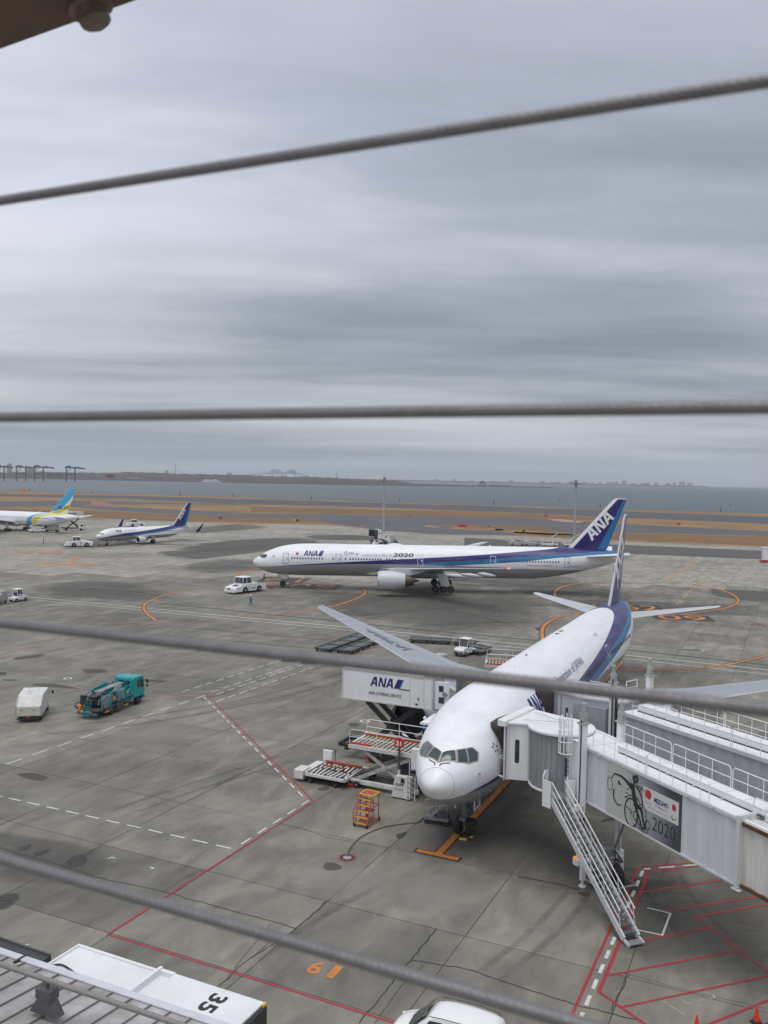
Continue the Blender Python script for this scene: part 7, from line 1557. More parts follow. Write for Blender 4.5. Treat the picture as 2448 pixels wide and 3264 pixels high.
for (a, c, w_) in [((1.55, 1.6), (2.05, 1.5), .05), ((1.45, 1.3), (2.0, 1.62), .07), ((2.45, 2.2), (2.95, 2.1), .08), ((2.55, 1.95), (2.8, 2.25), .05), ((2.9, 1.4), (3.15, 1.0), .03), ((1.6, .9), (2.0, .8), .06), ((1.35, .75), (1.75, .7), .03), ((1.95, 2.05), (1.65, 1.75), .05), ((2.4, 1.6), (2.65, 1.35), .09), ((3.0, .9), (3.2, .62), .03), ((2.5, .35), (3.1, .22), .07), ((2.45, .95), (2.75, .45), .06), ((1.8, 2.35), (2.1, 2.05), .04)]: S += stroke([a, c], [w_, w_ * .4])
rn = random.Random(4)
for k in range(26): x = rn.uniform(.45, 1.7); z = rn.uniform(1.2, 1.9); q = rn.uniform(.012, .028); S.append([(x - q, z - q), (x + q, z - q * .6), (x + q * .8, z + q), (x - q, z + q * .7)])
adp('player_sketch', S, IK)
adp('sponsor_panel', [[(2.80, 1.25), (5.30, 1.25), (5.30, 2.35), (2.80, 2.35)]], mat('advert_white', (.62, .62, .60), .4), -.003)
REDI = mat('advert_red', (.55, .02, .035), .4); disc = lambda cx, cz, rx, rz_: [(cx + rx * math.cos(k * .35), cz + rz_ * math.sin(k * .35)) for k in range(18)]
adp('red_disc', [disc(3.2, 2.03, .21, .23)] + [disc(2.93 + .05 * (k % 2), 1.83 + k * .07, .035, .03) for k in range(6)], REDI, .004); adp('red_disc', [disc(4.98, 2.0, .13, .17)], REDI, .004)
adp('ring_emblem', sum([circ(3.03 + k * .09, 1.62 - (.05 if k % 2 else 0), .055, .065, .014) for k in range(5)], []), mat('pale_emblem_ink', (.3, .3, .3), .5), .004); adp('swoosh_emblem', stroke([(4.9, 1.62), (4.85, 1.5), (5.02, 1.42), (5.12, 1.55)], [.03, .05, .02]), IK, .004); adp('name_underline', stroke([(3.7, 1.74), (4.1, 1.66), (4.55, 1.66)], [.02, .035, .01]), NAVY, .004)
def adtext(txt, x0, x1, z0_, z1_, m, bold=.0):
    vs, fs = fit2d(text2d(txt, 1, bold=bold), x0, x1, z0_, z1_); b = MB(); b.add([(1.62 + x, -.048, zb + z) for x, z in vs], fs); o = b.build('advert_lettering', m, ad, smooth=0)
    if o.data.polygons[0].normal.y > 0: o.data.flip_normals()
adtext('MIZUHO', 3.62, 4.60, 1.80, 2.04, NAVY, .03); adtext('2020', 3.55, 5.12, .42, 1.08, IK, -.012); adtext('JOC・JPCゴールド街づくりパートナー', 3.2, 4.75, 1.38, 1.48, mat('advert_grey_ink', (.16, .16, .17), .5))
# columns, cross beam and wheels
cA = L1(10.95, 47.15); cB = L1(13.33, 48.38)
lift_column(b1, cA, 3.9, 8.75); lift_column(b1, cB, 4.2, 8.55)
for c in (cA, cB): b = MB(); b.b2(c.x - .13, c.x + .13, c.y - .13, c.y + .13, 1.2, 4.2); b.build('inner_column', WHITE, b1); b = MB(); b.cyl((c.x + .2, c.y - .05, 1.4), (c.x + .2, c.y - .05, 4.3), .04, 8); b.build('screw_tube', STEEL, b1)
b = MB(); b.cyl((cA.x, cA.y, 3.0), (cA.x, cA.y, 3.7), .22, 12); b.build('rubber_boot', BLACK, b1)
b = MB(); b.box((cA.x, cA.y - .28, 4.2), (.35, .2, .35)); b.build('junction_box', WHITE, b1, bevel=.02)
rod(b1, 'power_cable', [(cA.x + .1, cA.y - .22, 9.0), (cA.x + .15, cA.y - .24, 8.4), (cA.x + .12, cA.y - .23, 6), (cA.x + .1, cA.y - .24, 4.3)], .035, BLACK); rod(b1, 'power_cable', [(cA.x + .2, cA.y - .3, 4.1), (cA.x + .35, cA.y - .4, 3.7), (cA.x + .1, cA.y - .35, 3.9)], .025, BLACK)
b = MB(); b.beam((cA.x, cA.y - .3, 1.25), (cB.x, cB.y + .3, 1.25), .42, .36); cbm = b.build('cross_beam', WHITE, b1, bevel=.03)
mid = (cA + cB) / 2
b = MB(); b.box((mid.x + .4, mid.y - .2, 1.0), (1.3, .9, .8)); b.box((mid.x + .3, mid.y + .1, 1.75), (.9, .8, .5)); b.build('drive_unit', GREYM, b1, bevel=.04)
for c in (cA, cB): b = MB(); b.b2(c.x + .2, c.x + .42, c.y - .12, c.y + .12, .35, 1.2); b.cyl((c.x + .3, c.y, .0), (c.x + .3, c.y, .35), .07, 8); b.cyl((c.x + .3, c.y, 0), (c.x + .3, c.y, .05), .2, 12); b.build('support_leg', WHITE, b1)
b = MB(); b.box((cA.x, cA.y - .3, 1.5), (.12, .12, .14)); b.build('amber_lamp', AMBER, b1)
for y in (mid.y - .75, mid.y + .35): b = MB(); wheel(b, (mid.x + 1.0, y, .62), .62, .42); t = b.build('wheel', RUBBER, b1); rimm((mid.x + 1.0, y, .62), .62, .42).build('rim', RIM, t)
b = MB(); b.tube([(mid.x + .2, mid.y - 1.1, .35), (mid.x + 1.9, mid.y - 1.1, .35), (mid.x + 1.9, mid.y + 1.0, .35), (mid.x + .2, mid.y + 1.0, .35)], .05, 6); b.build('wheel_guard', STEEL, b1)
for pts in ([(mid.x, mid.y - .5, 1.5), (mid.x + .9, mid.y - .6, 1.3), (mid.x + .7, mid.y - .3, .9)], [(mid.x + .5, mid.y + .6, 1.8), (mid.x + .9, mid.y + .9, 1.2), (cB.x + .2, cB.y - .3, 1.0)], [(mid.x + .2, mid.y + .3, 2.0), (mid.x + .9, mid.y + .4, 1.7), (mid.x + 1.0, mid.y + .1, .9)]): rod(b1, 'hydraulic_hose', catmull(pts, 5), .04, BLACK)
bar(b1, 'diagonal_strut', (cB.x + .1, cB.y - .3, 1.5), (2.6, .5, 4.5), .09, GREYM); bar(b1, 'diagonal_strut', (mid.x + .2, mid.y, 3.3), (2.2, .8, 4.5), .10, GREYM); rod(b1, 'drag_cable', [(mid.x, mid.y, 3.2), (cB.x + .3, cB.y - .3, 1.4)], .03, STEEL)
# rotunda, cab and vestibule
cc = L1(10.45, 50.45); n = 40
b = MB(); b.cyl((cc.x, cc.y, 4.4), (cc.x, cc.y, 7.6), 1.72, n); b.build('cab_drum', BGREY, b1, smooth=30)
b = MB(); b.cyl((cc.x, cc.y, 7.58), (cc.x, cc.y, 7.72), 1.92, n); b.build('drum_roof', BROOF, b1, bevel=.02)
b = MB(); b.cyl((cc.x, cc.y, 4.28), (cc.x, cc.y, 4.39), 1.80, n); b.build('drum_floor', BROOF, b1, bevel=.02)
b = MB()
for k in range(34):
    a = 2 * math.pi * k / 34; b.cyl((cc.x + 1.735 * math.cos(a), cc.y + 1.735 * math.sin(a), 4.45), (cc.x + 1.735 * math.cos(a), cc.y + 1.735 * math.sin(a), 7.55), .012, 4)
b.build('curtain_ribs', BGREY, b1)['kind'] = 'stuff'
def poly_w(pts): return [(L1(*p).x, L1(*p).y) for p in pts]
cabp = poly_w([(7.35, 51.0), (8.62, 50.72), (9.15, 50.95), (9.75, 51.1), (10.8, 52.3), (9.45, 53.75)])
b = MB(); b.prism(cabp, 4.35, 7.62, 'z', 0); cab1 = fixn(b.build('cab', WHITE, b1, smooth=0, bevel=.03))
b = MB(); b.prism(poly_w([(7.15, 50.85), (8.62, 50.62), (9.2, 50.85), (11.2, 52.1), (9.45, 53.95)]), 7.62, 7.74, 'z'); fixn(b.build('cab_roof', BROOF, cab1, smooth=0, bevel=.02))
p1 = L1(7.05, 50.75); p2 = L1(9.25, 53.85); b = MB(); b.beam((p1.x, p1.y, 7.70), (p2.x, p2.y, 7.74), .55, .40); b.build('canopy_gutter', WHITE, cab1, bevel=.06)
for q, r_ in (((7.45, 50.93), (7.45, 50.93)), ((9.25, 50.9), (9.25, 50.9))): c = L1(*q); b = MB(); b.box((c.x, c.y, 6.0), (.09, .09, 3.3)); b.build('corner_post', WHITE, cab1)
f0, f1 = Vector((7.35, 51.0, 0)), Vector((8.62, 50.72, 0)); dr = (f1 - f0).normalized(); nrm = Vector((dr.y, -dr.x, 0))
def face_slot(f0, f1, u0, u1, z0_, z1_, m, name, root, off=.012):
    d_ = (f1 - f0).normalized(); nr = Vector((d_.y, -d_.x, 0)); L_ = (f1 - f0).length; pts = []; rr_ = (u1 - u0) / 2 * L_; um = (u0 + u1) / 2 * L_
    for k in range(9): a = math.pi * k / 8; pts.append((um + rr_ * math.cos(a), z1_ - rr_ + rr_ * math.sin(a)))
    for k in range(9): a = math.pi + math.pi * k / 8; pts.append((um + rr_ * math.cos(a), z0_ + rr_ + rr_ * math.sin(a)))
    b = MB(); vs = []
    for o_ in (off, off - .03):
        for u, z in pts: p = f0 + d_ * u + nr * o_; q = L1(p.x, p.y, z); vs.append(q)
    m_ = len(pts); b.add(vs, [tuple(range(m_))] + [(i, (i + 1) % m_, m_ + (i + 1) % m_, m_ + i) for i in range(m_)]); return fixn(b.build(name, m, root, smooth=0))
face_slot(f0, f1, .42, .62, 5.35, 6.75, GLASS, 'window', cab1); 
g0, g1 = Vector((8.62, 50.72, 0)), Vector((9.15, 50.95, 0))
for z in (4.8, 6.0, 7.2): c = L1(8.98, 50.82, z); b = MB(); b.box((c.x, c.y, z), (.06, .1, .12)); b.build('hinge', GREYM, cab1)
fr = [Vector((7.30, 50.95, 0)), Vector((9.40, 53.70, 0))]
inner = [L1(fr[0].x, fr[0].y, z) for z in (4.45, 5.1, 5.8, 6.5, 7.2)] + [L1(fr[0].lerp(fr[1], t).x, fr[0].lerp(fr[1], t).y, 7.55) for t in (.02, .25, .5, .75, 1)]
hz = [(5.15, 4.55), (5.10, 5.1), (5.05, 5.8), (5.0, 6.5), (5.05, 7.1)]
outer = []
for s_, z in hz: p = HB.side(s_, z, 1, .02); outer.append(B2W(-p.x, p.y, p.z))
for s_, z in [(5.3, 7.28), (6.0, 7.34), (6.8, 7.36), (7.6, 7.34), (8.3, 7.3)]: p = HB.side(s_, z, 1, .03); outer.append(B2W(-p.x, p.y, p.z))
outer = [L1(p.x, p.y, p.z) for p in outer]
bellows(b1, 'bellows', inner, outer, 8, .09)
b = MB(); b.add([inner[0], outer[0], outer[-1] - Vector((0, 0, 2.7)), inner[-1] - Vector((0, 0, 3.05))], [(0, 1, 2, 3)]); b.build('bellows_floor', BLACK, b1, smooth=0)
for q in ((7.28, 50.90), (9.42, 53.75)): c = L1(*q); b = MB(); b.box((c.x, c.y, 6.0), (.07, .07, 3.3)); b.build('canopy_post', WHITE, cab1)
rod(cab1, 'canopy_handle', [L1(7.2, 50.9, 5.6), L1(7.0, 50.9, 5.7), L1(7.2, 50.9, 5.8)], .02)
c = L1(7.24, 50.93, 4.5); d_ = L1(6.75, 51.5, 4.55); bar(cab1, 'sill_bumper', c, d_, .09, WHITE)
# vestibule with service door
b = MB(); b.prism(poly_w([(9.85, 49.15), (10.75, 48.45), (11.25, 47.35), (13.3, 48.3), (12.3, 50.6), (10.4, 50.4)]), 4.45, 7.45, 'z'); ves = fixn(b.build('vestibule', WHITE, b1, smooth=0, bevel=.02))
b = MB(); b.prism(poly_w([(9.75, 49.05), (10.75, 48.35), (11.2, 47.25), (13.5, 48.3), (12.4, 50.8), (10.4, 50.6)]), 7.46, 7.52, 'z'); fixn(b.build('vestibule_roof', BROOF, ves, smooth=0))
v0, v1 = Vector((9.85, 49.15, 0)), Vector((10.75, 48.45, 0))
def face_rect(f0, f1, u0, u1, z0_, z1_, m, name, root, off=.02, th_=.05):
    d_ = (f1 - f0).normalized(); nr = Vector((d_.y, -d_.x, 0)); vs = []
    for o_ in (off, off - th_):
        for u, z in ((u0, z0_), (u1, z0_), (u1, z1_), (u0, z1_)): p = f0 + d_ * u + nr * o_; vs.append(L1(p.x, p.y, z))
    b = MB(); b.add(vs, [(0, 1, 2, 3), (7, 6, 5, 4), (0, 4, 5, 1), (1, 5, 6, 2), (2, 6, 7, 3), (3, 7, 4, 0)]); return fixn(b.build(name, m, root, smooth=0))
dr1 = face_rect(v0, v1, .30, .98, 4.6, 6.75, mat('bridge_door_grey', (.36, .38, .38), .5, dirt=.3), 'service_door', ves); face_rect(v0, v1, .48, .80, 5.35, 6.4, GLASS, 'door_window', dr1, .03, .02)
face_rect(v0, v1, -.02, .10, 4.4, 7.5, WHITE, 'door_post', ves, .06, .1)
# platform and side plates
pf = poly_w([(9.02, 47.85), (9.38, 47.45), (10.55, 47.85), (10.75, 48.4), (9.85, 49.15), (9.3, 48.9)])
b = MB(); b.prism(pf, 4.38, 4.48, 'z'); plat = fixn(b.build('stair_platform', GREYM, b1, smooth=0))
def plate(a, c, z0_, z1_, name='platform_side_plate'):
    p, q = Vector((a[0], a[1], 0)), Vector((c[0], c[1], 0)); d_ = (q - p).normalized(); nr = Vector((d_.y, -d_.x, 0)) * .03; vs = []
    for z in (z0_, z1_):
        for w_ in (p + nr, q + nr, q - nr, p - nr): vs.append(L1(w_.x, w_.y, z))
    b = MB(); b.add(vs, [(0, 1, 2, 3), (7, 6, 5, 4), (0, 4, 5, 1), (1, 5, 6, 2), (2, 6, 7, 3), (3, 7, 4, 0)]); return fixn(b.build(name, WHITE, plat, smooth=0))
plate((9.0, 47.85), (9.3, 48.95), 4.2, 5.6); plate((9.3, 48.95), (9.85, 49.2), 4.2, 5.6); plate((9.0, 47.85), (9.36, 47.42), 4.0, 5.45); plate((10.3, 47.75), (10.72, 47.62), 4.2, 5.5); plate((10.3, 47.75), (10.45, 48.3), 4.2, 5.5)
# ladder cage
lc = L1(10.35, 48.55); 
for k in range(7): a = math.pi * (.95 + k * .19); x, y = lc.x + .40 * math.cos(a), lc.y + .40 * math.sin(a); bar(b1, 'cage_bar', (x, y, 6.75), (x, y, 8.7), .045, CLEANW)
for z in (6.75, 7.4, 8.05, 8.7): rod(b1, 'cage_hoop', [(lc.x + .40 * math.cos(math.pi * (.95 + k * .095)), lc.y + .40 * math.sin(math.pi * (.95 + k * .095)), z) for k in range(13)], .03)
for s_ in (-.2, .2): bar(b1, 'ladder_rail', (lc.x + s_, lc.y + .15, 4.6), (lc.x + s_, lc.y + .15, 8.9), .04, CLEANW)
for k in range(13): z = 4.9 + k * .3; rod(b1, 'ladder_rung', [(lc.x - .2, lc.y + .15, z), (lc.x + .2, lc.y + .15, z)], .018, n=5)
c = L1(10.6, 50.2); b = MB(); b.box((c.x, c.y, 7.85), (.35, .35, .25)); b.cyl((c.x, c.y, 7.9), (c.x, c.y, 8.2), .12, 8); b.build('roof_winch', WHITE, b1); rod(b1, 'roof_stay', [(c.x, c.y, 7.98), L1(8.4, 51.1, 7.85)], .018, STEEL); rod(b1, 'roof_stay', [(c.x, c.y, 7.98), L1(9.3, 52.6, 7.9)], .018, STEEL)
# stairs
tL, tR, bL, bR = L1(9.42, 47.5, 4.42), L1(10.22, 47.82, 4.42), L1(11.72, 41.0, .22), L1(12.5, 41.3, .22)
ST = mat('stair_white_paint', (.58, .60, .61), .45, dirt=.4, scale=4, dcol=(.3, .3, .3))
for p, q, s_ in ((tL, bL, 0), (tR, bR, 1)):
    o = bar(b1, 'stair_stringer', p, q, .10, ST, .32)
    up = Vector((0, 0, 1)); pts = [p + up * .95, q + up * .95]; bar(b1, 'handrail', p + up * .98, q.lerp(p, .05) + up * .98, .04, CLEANW); bar(b1, 'handrail', p + up * .55, q.lerp(p, .05) + up * .55, .03, CLEANW)
    for k in range(6):
        t = .03 + k * .186; w_ = p.lerp(q, t); bar(b1, 'handrail_strut', w_ + up * .08, p.lerp(q, min(1, t - .035)) + up * .98, .035, ST)
for k in range(21):
    t = (k + .5) / 21.3; p, q = tL.lerp(bL, t), tR.lerp(bR, t); d_ = (bL - tL); d_.z = 0; d_.normalize(); b = MB(); x = (p + q) / 2; w_ = (q - p); b.beam(p + w_ * .05, q - w_ * .05, .27, .035); b.build('stair_tread', mat('tread_grating', (.13, .145, .15), .6, .2, dirt=.5, scale=9), b1)
b = MB()
for p, q in ((tL, bL), (tR, bR)):
    for k in range(28): c = p.lerp(q, (k + .5) / 28); b.box(c + Vector((0, -.04, .02)), (.035, .03, .035))
b.build('stringer_bolts', STEEL, b1)['kind'] = 'stuff'
d_ = (bL - tL); d_.z = 0; d_.normalize(); b = MB(); p, q = bL + d_ * .25, bR + d_ * .25; b.beam(Vector((p.x, p.y, .12)), Vector((q.x, q.y, .12)), .40, .06); b.build('stair_foot_plate', GREYM, b1)
for p in (bL, bR): bar(b1, 'foot_arm', p + Vector((0, 0, -.02)), Vector((p.x, p.y, .1)) + d_ * .45, .07, ST, .16)
rod(b1, 'hanging_cable', catmull([L1(9.3, 50.0, 4.4), L1(9.5, 49.2, 3.9), L1(9.9, 48.6, 3.9), L1(10.2, 48.2, 4.3)], 6), .05, BLACK)
# ---- bridge 2 (behind)
a2 = R(-60.5); T2 = Vector((15.55, 54.5, 0)); b2 = thing('jet_bridge', 'second white boarding bridge behind the first one, with plain ribbed walls', 'jet bridge', T2, a2, 'boarding bridges at the parked airliner')
e2 = Vector((math.cos(a2), math.sin(a2), 0)); n2 = Vector((-e2.y, e2.x, 0))
def L2(x, y, z=0): q = Vector((x, y, 0)) - T2; return Vector((q.dot(e2), q.dot(n2), z))
BW2 = mat('bridge_grey_white_paint', (.46, .48, .50), .5, dirt=.4, scale=1.3, dcol=(.32, .33, .34), streak=True)
corrug(b2, 'ribbed_wall', -.4, 28, 0, 4.6, 7.3, .85, .05, BW2); panel(b2, 'inner_wall', -.4, 28, .08, 2.6, 4.6, 7.35, BW); panel(b2, 'roof', -.6, 28, -.05, 2.7, 7.36, 7.44, BROOF)
b = MB(); b.b2(-.4, 28, -.10, -.02, 7.2, 7.42); b.b2(-.4, 28, -.08, -.02, 4.5, 4.62); b.build('edge_rail', BW, b2)
b = MB(); b.b2(-.2, 28, .85, 1.6, 7.48, 7.85); b.build('roof_trunk', BROOF, b2, bevel=.02); panel(b2, 'trunk_gap', -.2, 28, .80, .85, 7.44, 7.50, BLACK)
for k in range(24): panel(b2, 'trunk_lid', -.1 + k * 1.15, .98 + k * 1.15, .83, 1.62, 7.85, 7.875, BROOF)
roof_rails(b2, .2, 26, -.02, 7.44, 3.7); roof_rails(b2, .8, 26, 2.6, 7.44, 4.2)
for (x, y, z1) in [(14.85, 56.0, 9.0), (17.55, 57.3, 9.2)]: c = L2(x, y); lift_column(b2, c, 3.6, z1); b = MB(); b.b2(c.x - .13, c.x + .13, c.y - .13, c.y + .13, .9, 3.8); b.build('inner_column', WHITE, b2)
c0, c1 = L2(14.85, 56.0), L2(17.55, 57.3); b = MB(); b.beam((c0.x, c0.y, 1.2), (c1.x, c1.y, 1.2), .4, .36); b.build('cross_beam', WHITE, b2); m_ = (c0 + c1) / 2
for dy in (-.5, .5): b = MB(); wheel(b, (m_.x, m_.y + dy, .62), .62, .42); t = b.build('wheel', RUBBER, b2); rimm((m_.x, m_.y + dy, .62), .62, .42).build('rim', RIM, t)
rod(b2, 'power_cable', [(c0.x + .2, c0.y - .25, 9.3), (c0.x + .2, c0.y - .25, 4)], .05, BLACK); bar(b2, 'column_track', (c0.x + .35, c0.y - .05, 4.3), (c0.x + .35, c0.y - .05, 8.4), .12, BLACK)
def pw2(pts): return [(L2(*p).x, L2(*p).y) for p in pts]
b = MB(); b.prism(pw2([(11.75, 59.35), (13.3, 57.7), (15.4, 56.3), (17.9, 57.6), (16.4, 60.4), (13.7, 61.9)]), 4.4, 7.6, 'z'); cab2 = fixn(b.build('cab', BW, b2, smooth=0, bevel=.03))
b = MB(); b.prism(pw2([(11.6, 59.3), (13.2, 57.5), (15.4, 56.1), (18.1, 57.6), (16.5, 60.6), (13.7, 62.1)]), 7.6, 7.72, 'z'); fixn(b.build('cab_roof', BROOF, cab2, smooth=0))
b = MB(); b.prism(pw2([(12.75, 57.95), (14.5, 56.35), (14.9, 56.8), (13.2, 58.4)]), 4.7, 7.2, 'z'); fixn(b.build('wall_cabinet', mat('cabinet_grey', (.36, .38, .40), .5, dirt=.3), cab2, smooth=0, bevel=.02))
q0, q1 = L2(11.75, 59.33, 0), L2(13.3, 57.68, 0); dq = (q1 - q0).normalized(); nq = Vector((dq.y, -dq.x, 0))
for u0, u1, z0_, z1_, m, nm in [(.95, 1.15, 5.3, 6.7, GLASS, 'window'), (-.04, .06, 4.4, 7.6, GREYM, 'corner_post'), (.55, .60, 4.5, 7.5, GREYM, 'panel_joint')]:
    b = MB(); pts = [q0 + dq * u + nq * .02 for u in (u0, u1)]; b.add([(p.x, p.y, z) for z in (z0_, z1_) for p in pts], [(0, 1, 3, 2)]); b.build(nm, m, cab2, smooth=0)
fr2 = [Vector((11.72, 59.3, 0)), Vector((13.6, 61.9, 0))]
inner = [L2(fr2[0].x, fr2[0].y, z) for z in (4.45, 5.1, 5.8, 6.5, 7.2)] + [L2(fr2[0].lerp(fr2[1], t).x, fr2[0].lerp(fr2[1], t).y, 7.55) for t in (.02, .25, .5, .75, 1)]; outer = []
for s_, z in [(13.3, 4.6), (13.3, 5.2), (13.3, 5.9), (13.3, 6.6), (13.3, 7.2), (13.4, 7.6), (14.2, 7.7), (15, 7.75), (15.9, 7.7), (16.6, 7.5)]: p = HB.side(s_, z, 1, .03); q = B2W(-p.x, p.y, p.z); outer.append(L2(q.x, q.y, q.z))
bellows(b2, 'bellows', inner, outer, 8, .09)
rod(cab2, 'wall_pipe', [L2(11.85, 59.1, 4.6), L2(11.85, 59.1, 7.5)], .035, GREYM)
for pts in [[(13.9, 58.2), (15.0, 57.2)], [(16.3, 58.2), (17.2, 58.9)]]:
    (xa, ya), (xb, yb) = pts; rod(cab2, 'roof_guard', [L2(xa, ya, 7.7), L2(xa, ya, 8.6), L2(xb, yb, 8.6), L2(xb, yb, 7.7)], .03); rod(cab2, 'roof_guard', [L2(xa, ya, 8.15), L2(xb, yb, 8.15)], .025)
# ================================================================== terminal edge, bottom left
ze = 13.0; E0 = G(0, 3026, ze); E1 = G(715, 3264, ze); ed = (E1 - E0).normalized(); ea = math.atan2(ed.y, ed.x); en = Vector((-ed.y, ed.x, 0))
tr = thing('terminal_roof', 'grey standing-seam terminal roof edge with a pipe rail in the bottom left corner', 'roof', (E0.x, E0.y, ze), ea)
RF = mat('weathered_metal_roof', (.48, .465, .455), .45, .1, dirt=.9, scale=1.3, dcol=(.22, .20, .19))
pch = .40; k0 = -10; slope = .10
for k in range(k0, 26):
    x0 = k * pch; b = MB(); y0, y1 = -.17, -9.0; vs = [(x0 + .004, y0, .02), (x0 + pch - .004, y0, .02), (x0 + pch - .004, y1, .02 + slope * 8.7), (x0 + .004, y1, .02 + slope * 8.7)]
    vs += [(v[0], v[1], v[2] - .04) for v in vs]; b.add(vs, [(0, 1, 2, 3), (4, 7, 6, 5), (0, 4, 5, 1), (3, 2, 6, 7)]); o = fixn(b.build('roof_panel', RF, tr, smooth=0))
    b = MB(); b.beam((x0, y0 + .0, .035), (x0, y1, .035 + slope * 8.7), .014, .04); b.build('standing_seam', mat('seam_metal', (.26, .25, .24), .5, .3, dirt=.4), tr)
panel(tr, 'roof_deck', k0 * pch, 26 * pch, -9, -.05, -.30, -.06, DGREY); panel(tr, 'gutter_edge', k0 * pch, 26 * pch, -.15, .0, -.20, .05, mat('gutter_white', (.60, .62, .66), .45, dirt=.25), .02)
panel(tr, 'gutter_joint', .62, .66, -.27, .005, -.1, .065, BLACK); panel(tr, 'gutter_joint', 5.9, 5.94, -.27, .005, -.1, .065, BLACK)
r0 = G(0, 3073, ze + .75); r1_ = G(560, 3262, ze + .75)
def LE(v): q = v - Vector((E0.x, E0.y, ze)); return Vector((q.dot(ed), q.dot(en), q.z))
ra, rb = LE(r0), LE(r1_); dd_ = (rb - ra).normalized(); b = MB(); b.cyl(ra - dd_ * 4, rb + dd_ * 5, .042, 14); b.build('pipe_rail', mat('rail_paint', (.24, .235, .22), .5, .2, dirt=.5, scale=14, dcol=(.2, .19, .18)), tr)
for t in (1.02, 4.6): q = ra + dd_ * (t if t < 2 else 5.4); b = MB(); b.box((q.x, q.y, q.z - .20), (.30, .20, .16)); b.cyl((q.x, q.y, q.z - .15), (q.x, q.y, q.z), .03, 8); b.prism([(q.x - .28, .1 - q.y * slope), (q.x + .28, .1 - q.y * slope), (q.x + .12, q.z - .28), (q.x - .12, q.z - .28)], q.y - .09, q.y + .09, 'y'); fixn(b.build('rail_bracket', mat('bracket_metal', (.14, .14, .14), .5, .4, dirt=.5, scale=6), tr))
# fixed walkway with the painted 35
p0 = G(252, 3014, 7.5); p1_ = G(837, 3203, 7.5); wa = math.atan2((p1_ - p0).y, (p1_ - p0).x); wl = (p1_ - p0).length
wk = thing('bridge_walkway', 'white flat-roofed walkway marked 35 just beyond the terminal roof edge', 'walkway', (p0.x, p0.y, 0), wa)
panel(wk, 'walkway_body', 0, wl, -2.9, 0, 4.6, 7.42, WHITE); b = MB(); b.b2(-.0, wl * .47, -2.95, .03, 7.42, 7.48); b.build('roof_sheet', BROOF, wk); b = MB(); b.b2(wl * .545, wl + .02, -2.98, .05, 7.44, 7.56); b.build('roof_sheet', BROOF, wk, bevel=.01)
b = MB(); b.b2(wl * .46, wl * .475, -2.95, .08, 7.42, 7.62); b.b2(wl * .46, wl * .55, -.06, .06, 7.44, 7.58); b.b2(wl * .46, wl * .55, -1.6, -1.5, 7.44, 7.56); b.b2(0, wl * .47, -.06, .03, 7.48, 7.54); b.b2(-.04, .02, -2.9, .03, 7.44, 7.54); b.build('roof_flange', WHITE, wk)
panel(wk, 'roof_recess', wl * .475, wl * .545, -2.9, -.06, 7.40, 7.44, BROOF)
rod(wk, 'roof_cable', catmull([(.05, -1.35, 7.50), (.3, -1.05, 7.52), (.9, -1.15, 7.51), (1.5, -1.42, 7.51), (2.2, -1.35, 7.51), (3.1, -1.38, 7.51)], 5), .028, BLACK)
for k in range(9): rod(wk, 'cable_clip', [(1.5 + k * .19, -1.36, 7.5), (1.53 + k * .19, -1.22, 7.5)], .008, BLACK, 4)
vs, fs = fit2d(text2d('351', 1, bold=.03), 0, 1.15, 0, .52); b = MB(); b.add([(wl * .78 + y, -.22 - x, 7.565) for x, y in vs], fs); o = b.build('painted_number', INK, wk, smooth=0)
if o.data.polygons[0].normal.z < 0: o.data.flip_normals()
panel(wk, 'end_bumper', wl + .02, wl + .14, -2.9, .0, 6.9, 7.5, BLACK); panel(wk, 'yellow_corner', wl + .03, wl + .10, -.10, .05, 7.35, 7.57, YELLOW); panel(wk, 'end_unit', wl + .1, wl + .7, -2.4, -.5, 5.0, 6.6, DGREY, .05); panel(wk, 'yellow_corner', wl + .0, wl + .16, -1.75, -1.6, 7.2, 7.57, YELLOW)
dk_ = G(0, 2990, 7.0); dk2 = G(190, 3056, 7.0); da = math.atan2((dk2 - dk_).y, (dk2 - dk_).x); dw = thing('lower_roof', 'dark grey flat lower roof between the white walkway and the terminal roof', 'roof', (dk2.x, dk2.y, 0), da); b = MB(); b.b2(-7, -.35, -2.4, 0, 6.4, 7.0); b.build('roof_slab', mat('dark_roofing', (.055, .058, .06), .7, dirt=.3), dw)
b = MB(); b.b2(-7, -.35, -.06, .0, 6.9, 7.06); b.build('roof_edge', DGREY, dw)
